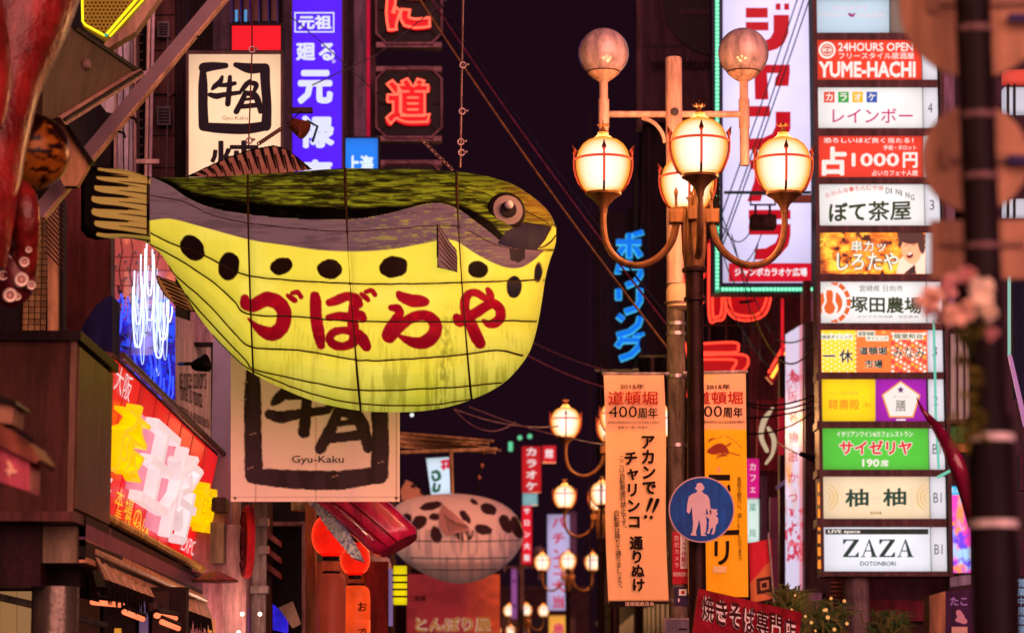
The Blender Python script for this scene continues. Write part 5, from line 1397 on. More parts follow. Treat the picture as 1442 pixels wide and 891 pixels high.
# ================================================================== left building: a wall of pipes, pilasters and brown panels
def left_building():
    t = thing('shop_building', 'brown building on the left with vertical pilasters, pipes and panels behind the fish tail', 'building', (-7, 30, .12))
    br = mat('brown_cladding', '#4a2222', rough=.5, var=.4, scale=3, stretch=(1, 1, .2)); dk = mat('dark_cladding', '#1c0c10', rough=.6)
    gy = mat('grey_pink_panel', '#c09aa2', rough=.45, var=.2); pk = mat('pink_trim', '#c48a80', rough=.4)
    b = MB(); b.box(-14, 27, .12, W(157, 300, 33).x, 46, 15); b.build('wall', dk, t)
    b = MB(); b.box(-14, 46, .12, -5.0, 80, 17); b.build('wall', mat('mauve_wall', '#2c1620', rough=.6), t)
    def strip(x0, x1, y0, y1, Y, m, th=.25, nm='cladding_panel'):
        slab(nm, t, [(x0, y1), (x1, y1), (x1, y0), (x0, y0)], front(Y), th, m)
    for a in [(88, 156, 245, 492, 28.5, mat('red_brown_wall', '#5c2020', rough=.5, var=.15), .3), (158, 262, -140, 340, 33.5, dk, .2),
              (213, 246, -140, 132, 33, br, .3), (213, 246, 134, 262, 33, br, .3), (246, 262, -140, 260, 33.1, mat('dark_panel', '#241014'), .3),
              (166, 187, -140, 260, 33, gy, .3), (120, 150, -140, 80, 33.2, br, .2)]: strip(*a)
    for x, w in ((162, 3.5), (190, 3.5)): strip(x - w / 2, x + w / 2, -140, 258, 32.9, mat('trim_dull', '#a06c64', rough=.4), .3, 'pilaster_trim')
    for x, m_ in ((205, pk), (211, mat('pipe_pink', '#b48088', rough=.35))):
        p = W(x, 260, 32.7); q = W(x, -140, 32.7); tube('downpipe', t, [p, (p.x, p.y, q.z)], .022, m_, 10)
    for y in (224, 100, -20):
        b = MB(); b.slab([(192, y + 6), (224, y + 6), (224, y), (192, y)], front(32.65), .05); b.build('pipe_bracket', pk, t)
    for k, (x, y) in enumerate([(172, 20), (172, 62), (188, 118), (188, 165), (165, 60), (168, 175), (240, 60), (240, 134)]):
        b = MB(); b.lathe([(0, 0), (.02, 0), (.02, .03), (0, .03)], W(x, y, 32.86), 8, (0, -1, 0)); b.build('bolt', M_FRAME, t)
    # tiled wall behind the tentacle
    tm = [mat('ochre_tile', '#8a5a34', rough=.35, var=.2), mat('ochre_tile_dark', '#7a4c2a', rough=.35, var=.2), mat('ochre_tile_light', '#96643a', rough=.35, var=.2)]
    strip(10, 68, 240, 475, 27.2, mat('tile_grout', '#1e0f0a', rough=.9), .1, 'tile_bed')
    Yt = 27.15; s = 8.6; k = Yt / F
    base = None
    for i in range(6):
        for j in range(22):
            x, y = 19 + i * s, 290 + j * s
            if base is None:
                b = MB(); b.slab([(x, y + s - 1.2), (x + s - 1.2, y + s - 1.2), (x + s - 1.2, y), (x, y)], front(Yt), .04); base = b.build('tile', tm[0], t); bme = [base.data]
                for mm in tm[1:]:
                    me = base.data.copy(); me.materials.clear(); me.materials.append(mm); bme.append(me)
                b0 = base.location.copy(); continue
            o = bpy.data.objects.new('tile', random.choice(bme)); COL.objects.link(o); o.parent = t
            o.location = b0 + Vector((i * s * k, 0, -j * s * k))
    strip(67, 81, 280, 475, 26.9, mat('orange_lit_pilaster', '#c07850', rough=.5, var=.2), .2, 'pilaster')
    strip(81, 89, 280, 475, 27.0, dk, .2)
    for j in range(14):
        a = W(64, 262 + j * 7, 26.7); c = W(90, 290 + j * 7, 26.7); tube('grille_bar', t, [a, c], .008, mat('grille', '#50302a'), 4)
    # columns right of the cream sign and the mauve pier
    strip(398, 410, -140, 240, 42, mat('mauve_pier', '#5a3a4a', rough=.5), .3, 'pilaster'); strip(482, 515, -140, 240, 49, mat('mauve_pier2', '#5e3c4c', rough=.5, var=.3), .3, 'pilaster')
    strip(490, 498, -140, 190, 48.8, mat('dark_panel', '#241014'), .1, 'pilaster'); strip(300, 325, -140, 70, 37, mat('mauve_pier', '#5a3a4a', rough=.5), .3, 'pilaster')
    strip(262, 300, -140, 76, 37, dk, .2)
    for i in range(5): slab('duct', t, (330 + i * 13, -60, 338 + i * 13, 30), front(36), .2, M_FRAME)
    for x in (331, 344): slab('blue_tube', t, (x, 14, x + 3.5, 30), front(35.8), .04, glow('blue_lit', '#4aa0e0', .8, var=0))
    # vents, conduits, boxes and cables on the wall
    vm = mat('vent_grey', '#5a4248', rough=.5)
    for (x0, y0, x1, y1) in ((221, 150, 240, 176), (222, 30, 238, 52), (130, 110, 146, 134)):
        b = MB(); b.slab([(x0, y1), (x1, y1), (x1, y0), (x0, y0)], front(32.8), .15); v = b.build('vent_box', vm, t)
        for k in range(5): y = y0 + 3 + k * (y1 - y0 - 4) / 5; slab('vent_slat', v, [(x0 + 2, y + 2), (x1 - 2, y + 2), (x1 - 2, y), (x0 + 2, y)], front(32.78), .03, M_BLACK)
    for k, (xa, ya, xb, yb) in enumerate(((170, -60, 174, 240), (183, -60, 181, 240), (250, -60, 252, 250), (236, 40, 234, 250), (258, -20, 256, 250))):
        tube('conduit', t, [W(xa, ya, 32.85), W((xa + xb) / 2 + 1.5, (ya + yb) / 2, 32.82), W(xb, yb, 32.85)], .009, mat('conduit_grey', '#6a4c50' if k % 2 else '#2a161a'), 6)
    for y in (-30, 20, 70, 134, 190, 235): slab('seam', t, [(213, y + 1.2), (246, y + 1.2), (246, y), (213, y)], front(32.98), .02, M_BLACK)
    for y in np.arange(-60, 240, 12): slab('rung', t, [(193, y + 1.5), (201, y + 1.5), (201, y), (193, y)], front(33.2), .03, mat('rung', '#5a3c3c'))
left_building()

t = thing('awning_dome', 'navy blue rounded fabric awning end below the fish tail', 'awning', W(135, 500, 26))
pts = [(108, 478), (120, 452), (135, 430), (150, 418), (158, 416), (158, 505), (130, 495)]
slab('fabric', t, pts, front(26), .5, mat('navy_fabric', '#1c1434', rough=.8, var=.15))

# ---- brown canopy box, bottom left
def canopy():
    t = thing('shop_canopy', 'big brown metal canopy box over the shop entrance at the lower left', 'canopy', W(50, 720, 20))
    m1 = mat('brown_canopy_metal', '#4a2018', rough=.45, var=.18, scale=2, bump=.05); m2 = mat('brown_canopy_side', '#5e3626', rough=.4, var=.2); m3 = mat('dark_edge', '#1d0d0c', rough=.5)
    xr = W(103, 600, 20).x
    z0, z1 = W(50, 720, 20).z, W(50, 480, 20).z
    b = MB(); b.box(-7.5, 20, z0, xr, 21.85, z1); b.build('box', m1, t)
    b = MB(); b.box(xr + .003, 20.1, z0 + .03, xr + .02, 21.8, z1 - .03); b.build('side_panel', m2, t)
    b = MB(); b.box(-7.5, 19.94, z1, xr + .05, 21.9, z1 + .07); b.build('top_edge', m3, t)
    b = MB(); b.box(-7.5, 19.97, z0 - .07, xr + .02, 21.9, z0); b.build('bottom_edge', mat('edge_lip', '#5a2a24', rough=.4), t)
    b = MB(); b.box(xr - .03, 19.985, z0, xr + .015, 20.0, z1); b.build('corner_trim', mat('corner_trim', '#7a4a38', rough=.3), t)
    # stepped beams below the red sign
    for k, (ya, yb, off, m_, h) in enumerate(((716, 806, 0, m3, .16), (728, 812, .02, mat('purple_beam', '#6a3448', rough=.35), .13), (752, 826, -.04, m3, .14), (750, 832, .10, mat('lit_beam', '#d08058', rough=.35), .05), (775, 846, .14, mat('lit_beam', '#d08058', rough=.35), .04))):
        A = W(108, ya + 9, 20.5); B_ = W(276, yb + 5, 29)
        b = MB(); th = .07
        b.hexa([A, A + Vector((th, 0, 0)), A + Vector((th, 0, -h)), A + Vector((0, 0, -h)), B_, B_ + Vector((th, 0, 0)), B_ + Vector((th, 0, -h)), B_ + Vector((0, 0, -h))])
        b.build('beam', m_, t)
    slab('cream_box', t, (57, 740, 108, 792), front(20.4), 1.0, mat('tan_box', '#86604a', rough=.5))
    slab('entrance_fascia', t, (-40, 735, 57, 825), front(20.3), .3, mat('dark_red_fascia', '#2c0c10', rough=.4))
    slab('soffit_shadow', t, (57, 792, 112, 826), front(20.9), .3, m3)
    b = MB(); b.lathe([(.18, .12), (.18, W(75, 826, 20.7).z)], (W(78, 850, 20.7).x, 20.7, 0), 16); b.build('column', mat('steel_column', '#806050', rough=.25, metal=.6), t)
canopy()
t = thing('eating_place_front', 'lit glazed shopfront under the brown canopy at the lower left', 'shopfront', (W(120, 880, 24).x, 24.5, .12))
b = MB(); b.box(-7.5, 24.5, .12, W(262, 870, 24.5).x, 24.7, W(60, 826, 24.5).z); b.build('back_wall', mat('shop_back_wall', '#2a1412', rough=.6), t)
for i, (x0, x1, c_, s_) in enumerate(((0, 22, '#b08050', .6), (24, 53, '#a87c50', .65), (56, 66, '#30180f', .1), (100, 140, '#5a3020', .15), (145, 190, '#2a1614', .1), (196, 208, '#8a70a0', .3), (214, 238, '#3a1c18', .1))):
    slab('glazing', t, (x0, 832, x1, 960), front(24.3), .05, glow('shop_glazing', c_, s_, base=.6))
tube('handrail', t, [W(-10, 838, 22), W(68, 856, 22)], .03, mat('rail_steel', '#b09078', metal=.6, rough=.3)); tube('handrail', t, [W(62, 858, 23), W(190, 890, 25)], .03, mat('rail_steel', '#b09078', metal=.6, rough=.3))
for x, y in ((74, 884), (80, 886), (166, 884)): 
    slab('lit_menu', t, (x - 5, y, x + 4, y + 30), front(22.5), .03, glow('menu_light', '#e09028', .9))

# ---- the slanted red sign with giant letters
def red_sign():
    pl = three((160, 502, 22), (120, 715, 22), (310, 640, 30.5))
    t = thing('illuminated_sign', 'slanting bright red lit sign with huge yellow and white raised letters at the lower left', 'sign', W(200, 760, 26))
    Q = [(121, 714), (274, 797), (308, 641), (163, 503)]
    def uv(u, v):               # 0..1 across, 0..1 down, straight in perspective enough
        tx = (Q[3][0] + (Q[2][0] - Q[3][0]) * u, Q[3][1] + (Q[2][1] - Q[3][1]) * u); bx = (Q[0][0] + (Q[1][0] - Q[0][0]) * u, Q[0][1] + (Q[1][1] - Q[0][1]) * u)
        return (tx[0] + (bx[0] - tx[0]) * v, tx[1] + (bx[1] - tx[1]) * v)
    us = [0, .12, .25, .40, .53, .65, .76, .88, 1.0]
    slab('casing', t, [uv(-.012, 1.02), uv(1.02, 1.02), uv(1.02, -.02), uv(-.012, -.02)], pl, .35, mat('brown_sign_frame', '#6a3a2c', rough=.35), d=-.015)
    for i in range(8):
        a, b_ = us[i] + .004, us[i + 1] - .004
        slab('red_panel', t, [uv(a, .985), uv(b_, .985), uv(b_, .015), uv(a, .015)], pl, .04, glow('red_backlit_%d' % (i % 2) if 0 else 'red_backlit', ['#ea0810', '#f01018', '#e00612'][i % 3], .95, scale=1.0, var=.35), d=.0)
    b = MB(); b.tube([pl.at(*uv(u, 1.03), .14) for u in (0, .25, .5, .75, 1)], .04, 8); b.build('lower_edge', mat('lit_edge', '#f0a050', rough=.5), t)
    b = MB(); b.tube([pl.at(*uv(u, -.02), .05) for u in (0, .5, 1)], .03, 8); b.build('upper_edge', M_FRAME, t)
    yl = glow('yellow_channel', '#f5c400', .85, base=.6, var=.18, scale=3); wh = glow('white_channel', '#f0dcde', .74, base=.6, var=.12, scale=3)
    def lt(s, u0, u1, v0, v1, m, th, off=.05, pink=True):
        co, fs = glyph(s, 0, 'solid', 2)
        x, y, z = co[:, 0], co[:, 1], co[:, 2]
        u = (x - x.min()) / (x.max() - x.min()); v = 1 - (y - y.min()) / (y.max() - y.min())
        b = MB()
        for i in range(9):
            kx, ky = (off * math.cos(i * PI / 4), off * math.sin(i * PI / 4)) if i < 8 else (0, 0)
            b.add([pl.at(*uv(u0 + (u1 - u0) * (off + (1 - 2 * off) * float(a) + kx), v0 + (v1 - v0) * (off + (1 - 2 * off) * float(c) + ky)), .03 + i * .0006 + (float(e) + .5) * th) for a, c, e in zip(u, v, z)], fs)
        o = b.build('raised_letter', m, t)
    pk_ = glow('pink_halo', '#f07a90', .85, var=.1)
    for (u0, u1, v0, v1) in ((.28, .50, .20, .74), (.50, .66, .24, .92), (.66, .78, .2, .6)):
        slab('letter_backing', t, [uv(u0, v1), uv(u1, v1), uv(u1, v0), uv(u0, v0)], pl, .01, pk_, d=.02)
    lt('大', .03, .26, .22, .46, yl, .12, .014); lt('阪', .03, .27, .44, .70, yl, .12, .012)
    lt('王', .30, .56, .20, .80, wh, .11, .010); lt('将', .56, .80, .22, .93, wh, .11, .008)
    lt('餃', .82, .98, .34, .74, yl, .12, .012)
    wk = glow('white_print', '#f6d8d8', .95, var=0); yk = glow('yellow_print', '#f6c21a', .95, var=0)
    def small(s, u0, u1, v0, v1, m, rot=False):
        co, fs = glyph(s, 0.0); x, y = co[:, 0], co[:, 1]
        u = (x - x.min()) / (x.max() - x.min()); v = 1 - (y - y.min()) / (y.max() - y.min())
        b = MB(); b.add([pl.at(*uv(u0 + (u1 - u0) * float(a), v0 + (v1 - v0) * float(c)), .012) for a, c in zip(u, v)], fs); b.build('lettering', m, t)
    small('大阪', .02, .17, .03, .20, wk); small('餃子', .03, .17, .72, .9, wk)
    for k, s in enumerate(('本', '場', 'の', '味')): small(s, .22 + .09 * k, .29 + .09 * k, .76 + .03 * k, .90 + .03 * k, yk)
    for k, s in enumerate(('手', '作', 'り')): small(s, .24 + .09 * k, .30 + .09 * k, .90, .98, yk)
    small('EXPO', .85, .97, .80, .93, wk)
red_sign()

# ---- fringed cloth awning and tubes below it
def awning():
    t = thing('fringed_awning', 'copper coloured cloth awning with black fringe beneath the slanting red sign', 'awning', W(190, 870, 24))
    cm = mat('copper_cloth', '#dc9070', rough=.55, var=.35, scale=6, stretch=(1, 1, .3), bump=.4)
    def Q(u, v):                # two valances
        x0, y0, Y0 = 112 + (1 - v) * 0 + v * 10, 776 + v * 40, 21 + 0 * v
        x1, y1, Y1 = 276, 845 + v * 26, 28.5
        return W(x0 + (x1 - x0) * u, y0 + (y1 - y0) * u, Y0 + (Y1 - Y0) * u) + Vector((.10 + .05 * v, 0, 0))
    for ua, ub in ((0, .57), (.585, 1)):
        nx, ny = 22, 6; b = MB(); vs = []
        for j in range(ny + 1):
            for i in range(nx + 1):
                u = ua + (ub - ua) * i / nx; v = j / ny; p = Q(u, v); p.x += .03 * math.sin(u * 90) * v; vs.append(p)
        vs2 = [p + Vector((-.012, 0, 0)) for p in vs]; n = (nx + 1) * (ny + 1)
        fs = [(j * (nx + 1) + i, j * (nx + 1) + i + 1, (j + 1) * (nx + 1) + i + 1, (j + 1) * (nx + 1) + i) for j in range(ny) for i in range(nx)]
        b.add(vs + vs2, fs + [tuple(k + n for k in reversed(f)) for f in fs], True); b.build('valance', cm, t)
        b = MB()
        for i in range(60):
            u = ua + (ub - ua) * (i + random.random() * .6) / 60; p = Q(u, 1.0); l = .10 + .1 * random.random(); q = p + Vector((random.uniform(-.02, .04), random.uniform(-.03, .03), -l))
            b.tube([p, q], [.014, .004], 4)
        o = b.build('fringe', mat('black_fringe', '#1a0c0a', rough=.9), t); o['kind'] = 'stuff'
    tube('front_bar', t, [Q(0, 0), Q(1, 0)], .03, mat('lit_beam', '#d08058', rough=.35)); 
    gl = glow('warm_tube', '#ff7a50', 1.5, var=.2)
    for (x0, y0, x1, y1) in ((92, 839, 120, 826), (130, 847, 172, 851), (175, 861, 201, 871), (220, 866, 247, 870), (228, 875, 251, 884)):
        tube('tube_lamp', t, [W(x0, y0, 23), W(x1, y1, 23.6)], .024, gl); tube('lamp_housing', t, [W(x0, y0 - 4, 23.05), W(x1, y1 - 4, 23.65)], .035, M_BLACK)
    slab('rail_box', t, (205, 848, 222, 860), front(24), .3, M_FRAME)
    slab('pelmet', t, [(104, 800), (118, 792), (130, 845), (110, 840)], front(22), .4, M_BLACK)
awning()
t = thing('parabolic_shade', 'flat dark red saucer shade sticking out right of the awning', 'lamp', W(305, 820, 28))
b = MB(); b.lathe([(.02, .10), (.10, .07), (.24, .0), (.23, -.015), (0, .03)], W(303, 817, 28), 24); b.build('shade', mat('dark_red_shade', '#7a2c24', rough=.4), t)
tube('arm', t, [W(276, 812, 28.2), W(303, 812, 28)], .02, M_FRAME)
t = thing('shop_wall', 'pinkish shiny shop wall with warm lamps at the bottom left of the lanterns', 'wall', (W(320, 880, 29).x, 29.5, .12))
b = MB(); b.box(W(276, 800, 30).x, 29.6, .12, W(320, 800, 30).x, 30.2, W(300, 716, 30).z); b.build('panel', mat('shiny_pink_panel', '#b4686c', rough=.25, var=.3, scale=2), t)
b = MB(); b.box(W(320, 800, 30).x, 29.6, .12, W(352, 800, 30).x, 30.2, W(330, 742, 30).z); b.build('panel', mat('shiny_pink_panel2', '#c8807c', rough=.2, var=.3, scale=2), t)
b = MB(); b.box(W(298, 800, 29.5).x, 29.3, W(300, 793, 29.5).z, W(317, 800, 29.5).x, 29.6, W(300, 737, 29.5).z); b.build('meter_box', mat('tan_box', '#86604a', rough=.5), t)
b = MB(); b.box(W(302, 720, 29.5).x, 29.2, W(300, 722, 29.5).z, W(322, 720, 29.5).x, 29.6, W(300, 703, 29.5).z); b.build('camera_box', M_FRAME, t)
for x, y in ((341, 864), (366, 864), (336, 890)):
    b = ball(W(x, y, 29.2), .022); b.build('bulb', glow('white_bulb', (3.0, 2.2, 1.5), 1.6, var=0), t)
    ld = bpy.data.lights.get('bulb_light') or bpy.data.lights.new('bulb_light', 'POINT'); ld.energy = 4; ld.color = (1, .6, .4); ld.shadow_soft_size = .03
    lo = bpy.data.objects.new('bulb_light', ld); COL.objects.link(lo); lo.parent = t; lo.location = W(x, y, 29.1) - WL[t.name]
text(t, '88', (279, 836, 290, 856), front(29.55), glow('pale_print', '#e0a898', .5, var=0), .0, off=.03)
text(t, '四川', (291, 872, 303, 891), front(29.2), glow('yellow_print', '#f0a020', .9, var=0), .0, off=.03)
t = thing('round_sign', 'dark red round sign seen edge-on below the square banner', 'sign', W(348, 815, 29.5))
b = MB(); c = W(348, 762, 29.4); b.lathe([(0, -.04), (.38, -.04), (.40, 0), (.38, .04), (0, .05)], c, 32, (-1, -.22, 0)); b.build('disc', mat('sign_red', '#b01c20', rough=.4), t)
for r in (.31, .2, .1):
    b = MB(); ax = Vector((-1, -.22, 0)).normalized(); a = ax.orthogonal().normalized(); bb = ax.cross(a)
    b.tube([c - ax * -.045 + a * math.cos(q) * r + bb * math.sin(q) * r for q in np.linspace(0, 2 * PI, 25)[:-1]], .012, 5, True); b.build('ring', mat('ring_dark', '#50101a'), t)
t = thing('drainpipe', 'grey drainpipes with joints beside the dark doorway', 'pipe', (W(366, 880, 30).x, 30, .12))
for x, r in ((361, .06), (371, .035)):
    p = W(x, 800, 30); b = MB(); b.lathe([(r, .12), (r, W(x, 700, 30).z)], (p.x, 30, 0), 12); b.build('pipe', mat('grey_pipe', '#8a6a62', rough=.4, var=.3), t)
for y in (735, 774, 830):
    b = MB(); p = W(366, y, 30); b.box(p.x - .1, 29.9, p.z - .04, p.x + .1, 30.05, p.z + .04); b.build('pipe_clamp', mat('grey_pipe', '#8a6a62', rough=.4, var=.3), t)

# ---- timber stall front with lanterns
t = thing('timber_front', 'wooden framed stall front with dark doorway behind the red lanterns', 'shopfront', (W(440, 880, 33).x, 33, .12))
wd_ = mat('cedar', '#8a5030', rough=.6, var=.3, stretch=(1, 1, .15)); 
for nm, x0, y0, x1, y1, Y, m_ in (('post', 430, 700, 444, 990, 32.6, wd_), ('post', 374, 700, 382, 990, 33, mat('cedar_dark', '#5a3a28', rough=.6)), ('door_leaf', 384, 740, 427, 990, 33.4, mat('doorway_dark', '#1c0c10', rough=.3)), ('lintel', 384, 734, 428, 740, 33.2, mat('lintel_pink', '#a87064')), ('door_jamb', 425, 735, 430, 990, 33.1, mat('jamb', '#b07a70')),
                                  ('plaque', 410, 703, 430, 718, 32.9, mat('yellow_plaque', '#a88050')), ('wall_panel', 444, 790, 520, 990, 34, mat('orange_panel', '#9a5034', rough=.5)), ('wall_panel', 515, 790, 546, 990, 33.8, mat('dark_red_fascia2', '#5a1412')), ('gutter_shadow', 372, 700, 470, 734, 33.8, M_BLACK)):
    slab(nm, t, (x0, y0, x1, y1), front(Y), .25, m_)
for k, y in enumerate((745, 768, 790)): slab('step_bracket', t, [(374, y + 10), (394, y + 24), (394, y + 16), (374, y)], front(32.8), .3, mat('bracket_pink', '#8a4c46'))
b = MB(); b.slab([(384, 886), (384, 850), (405, 868), (405, 891)], front(32), .1); b.build('blue_screen', glow('blue_screen', '#2a20d8', .8, var=.4, scale=6), t)
slab('tilted_card', t, [(392, 855), (412, 846), (424, 878), (412, 884)], front(31.5), .05, mat('card', '#b08468'))

def lantern(lab, cx, y0, y1, rx, Y, col, s, cyl=False, txt=None):
    t = thing('paper_lantern', lab, 'lantern', W(cx, y1, Y), 'red paper lanterns by the stall')
    k = Y / F; cz = W(cx, (y0 + y1) / 2, Y); h = (y1 - y0) / 2 * k; r = rx * k; prof = []
    n = 40
    for i in range(n + 1):
        q = -1 + 2 * i / n; e = 8 if cyl else 2.2
        rr = r * max(0.0, 1 - abs(q) ** e) ** (1 / (6 if cyl else 2.0)); rr = max(rr, r * (.62 if cyl else .4)); rr *= 1 + .012 * (i % 2)
        prof.append((rr, q * h))
    b = MB(); b.lathe(prof, cz, 24); b.build('paper_body', glow('lantern_paper_red' + ('' if not cyl else '_c'), col, s * (.9 if s >= .9 else .8), base=.0 if s >= .9 else .6, var=.3, scale=3), t)
    for sg in (-1, 1):
        b = MB(); rr = r * (.6 if cyl else .42); z = sg * h; b.lathe([(rr, z - .03), (rr, z + .03)], cz, 20); b.build('cap', M_BLACK, t)
    if s * 1.0 >= .9:
        ld = bpy.data.lights.new('lantern_light', 'POINT'); ld.energy = 8; ld.color = (1, .13, .04); ld.shadow_soft_size = r * 1.12; ld.use_soft_falloff = False
        lo = bpy.data.objects.new('lantern_light', ld); COL.objects.link(lo); lo.parent = t; lo.location = cz - WL[t.name]
    if txt: vtext(t, txt, cx + rx * .45, y0 + (y1 - y0) * .25, cx + rx * .45, y1 - (y1 - y0) * .12, rx * .7, rx * .75, front(Y - r * 1.0), flat('#30100c'), 0, off=.03)
lantern('bright red round paper lantern partly behind the tuna sushi model', 466, 722, 785, 27, 32, '#ff1206', 1.0)
lantern('red round paper lantern right of the timber post, tucked under the tuna sushi model', 500, 762, 811, 21, 33.2, '#ff1004', .9)
lantern('brownish tall cylindrical paper lantern beside the timber post', 466, 808, 930, 20.5, 31.8, '#b84a34', .28, True)
lantern('glowing orange cylindrical paper lantern with black writing', 501, 825, 940, 20, 33, '#ff4a18', .95, True, 'おでん')

# ---- giant tuna sushi model
def sushi():
    t = thing('sushi_model', 'giant tuna nigiri sushi model sticking out under the square banner', 'model', W(510, 790, 30.3))
    Y = 30.3
    b = MB()
    secs = []
    for i in range(15):
        q = i / 14; cx = 466 + (562 - 466) * q; cy = 686 + (768 - 686) * q ** 1.15; hw = 40; ang = math.radians(38)
        ring = []
        for a in np.linspace(0, 2 * PI, 17)[:-1]:
            u = math.copysign(abs(math.cos(a)) ** .7, math.cos(a)) * hw; w = math.copysign(abs(math.sin(a)) ** .7, math.sin(a)) * .22
            sq = 1 if 0 < i < 14 else .8
            ring.append(W(cx + u * .80 * sq, cy - u * .42 * sq, Y) + Vector((0, -w * sq, w * .2)))
        secs.append(ring)
    vs = [p for r in secs for p in r]; fs = []
    for i in range(14):
        for k in range(16): fs.append((i * 16 + k, i * 16 + (k + 1) % 16, (i + 1) * 16 + (k + 1) % 16, (i + 1) * 16 + k))
    fs += [tuple(range(16)), tuple(range(14 * 16, 15 * 16))]
    b.add(vs, fs, True); b.build('tuna_slice', mat('glossy_tuna_red', (.75, .015, .11), rough=.25, var=.3, scale=2.5, coat=.5, bump=.05), t)
    # grooves of the slice
    for off in (-14, 4):
        tube('slice_groove', t, [W(462 + 98 * q + off * .8, 690 + 78 * q ** 1.15 - off * .42, Y - .225) for q in np.linspace(.05, .96, 12)], .010, mat('groove_red', '#70061c'), 5)
    b = MB()
    rm = mat('rice_model', '#b0a0b4', rough=.5, var=.3, scale=14, bump=.6)
    pts = [(432, 702), (452, 700), (480, 730), (505, 775), (512, 790), (496, 784), (470, 755)]
    b.slab(pts, front(Y - .05), .4); o = b.build('rice_bed', rm, t)
    b = MB()
    for i in range(170):
        q = random.random(); x = 440 + 62 * q + random.uniform(-7, 9); y = 703 + 80 * q + random.uniform(-4, 4); p = W(x, y, Y - .07)
        if not poly_in(np.array([x]), np.array([y]), pts)[0]: continue
        a = random.random() * PI; d = Vector((math.cos(a), 0, math.sin(a))) * .022
        b.tube([p - d, p, p + d], [.006, .012, .006], 5)
    o = b.build('rice_grains', mat('rice_grain', '#d8ccd8', rough=.4), t); o['kind'] = 'stuff'
sushi()

# ---- second pufferfish lantern, unlit; faint emission stands in for streetlight
def small_fish():
    Y = 58
    top = smooth_curve([(552, 722), (560, 710), (580, 701), (610, 696), (650, 695), (690, 702), (715, 714), (730, 730), (737, 746)])
    bot = smooth_curve([(552, 770), (562, 782), (580, 797), (610, 813), (640, 821), (665, 819), (690, 810), (712, 795), (728, 778), (737, 762)])
    th = np.array([(552, .3), (580, .75), (640, 1.05), (700, .85), (725, .5), (737, .15)])
    fs = FishShape(top, bot, Y, th, 552, 737)
    t = thing('pufferfish_lantern', 'unlit grey-pink spotted pufferfish lantern farther down the street', 'lantern', W(648, 822, Y))
    X, Yy, P, Q = fs.mesh(.9, 150)
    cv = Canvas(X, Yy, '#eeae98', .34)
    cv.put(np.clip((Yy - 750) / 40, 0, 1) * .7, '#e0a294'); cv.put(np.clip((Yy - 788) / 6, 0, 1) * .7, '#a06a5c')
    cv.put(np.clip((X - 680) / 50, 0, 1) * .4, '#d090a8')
    cv.put(np.clip((noise(X / 5, Yy / 40, 3) - .5) * 4, 0, .5) * (Yy > 745), '#8a6264')
    for cx, cy, rx, ry, a in ((590, 735, 12, 9, -35), (612, 727, 8, 5, 0), (573, 730, 7, 8, 0), (575, 748, 5, 9, 10), (607, 712, 16, 6, -12), (560, 738, 4, 9, 0), (614, 752, 8, 12, -15), (655, 727, 11, 5, 50), (688, 716, 12, 8, 20),
                              (680, 745, 13, 7, 12), (712, 737, 8, 14, -25), (728, 742, 8, 17, -22), (667, 706, 6, 3, 30)):
        cv.sd(ell(X, Yy, cx, cy, rx, ry, a) + (noise(X / 5, Yy / 5, 2) - .5) * 2, '#46282a', .12)
    cv.put(np.clip((noise(X / 3, Yy / 14, 2) - .35) * 4, 0, 1) * (ell(X, Yy, 650, 748, 18, 12, 20) < 0), '#40242a', .03)
    painted('body', t, P, cv, paint_mat('faint_glow_lantern_paper', 1.0), closed_back=Q)
    m = mat('thin_rib', '#5a3a38', rough=.6)
    for yy in (760, 784, 800): 
        tube('rib_wire', t, [fs.at(x, min(yy + 2 * math.sin((x - 552) / 60), fs.yb(x) - 1), .01) for x in np.linspace(560 if yy < 780 else 578 + (yy - 784), 733 if yy < 770 else 716 - (yy - 784), 30)], .012, m, 5)
    # fan fin
    out = [(623, 708), (640, 722), (660, 740), (664, 752), (655, 748), (640, 752), (628, 756), (618, 742), (617, 722)]
    Xf, Yf = grid(615, 706, 668, 758, 1); kp = poly_in(Xf, Yf, out)
    c2 = Canvas(Xf, Yf, '#d08a7c', .1)
    for k in range(7): c2.sd(seg_d(Xf, Yf, [(624 + k * 2, 722 + k * 2, .3), (634 + k * 5, 748 - k, .8)], 1), '#6a3a3a')
    dd = fs.depth(Xf, Yf) + .12
    painted('fan_fin', t, Wn(Xf, Yf, Y - dd), c2, paint_mat('faint_glow_lantern_paper', 1.0), keep=kp, closed_back=Wn(Xf, Yf, Y - dd + .05))
    out = [(563, 690), (572, 674), (580, 678), (600, 696), (606, 703), (575, 706), (565, 704)]
    Xf, Yf = grid(561, 672, 608, 708, 1); kp = poly_in(Xf, Yf, out)
    c2 = Canvas(Xf, Yf, '#c88468', .1)
    c2.sd(ell(Xf, Yf, 582, 684, 4, 3), '#3a2020'); c2.sd(ell(Xf, Yf, 596, 694, 6, 3, 30), '#3a2020')
    painted('back_fin', t, Wn(Xf, Yf, Y - .05), c2, paint_mat('faint_glow_lantern_paper', 1.0), keep=kp, closed_back=Wn(Xf, Yf, Y + .05))
    out = [(518, 782), (535, 778), (548, 786), (552, 800), (545, 808), (530, 800)]
    slab('tail_lobe', t, out, front(50), .15, mat('salmon_paper', '#c08070', rough=.6, var=.2))
small_fish()

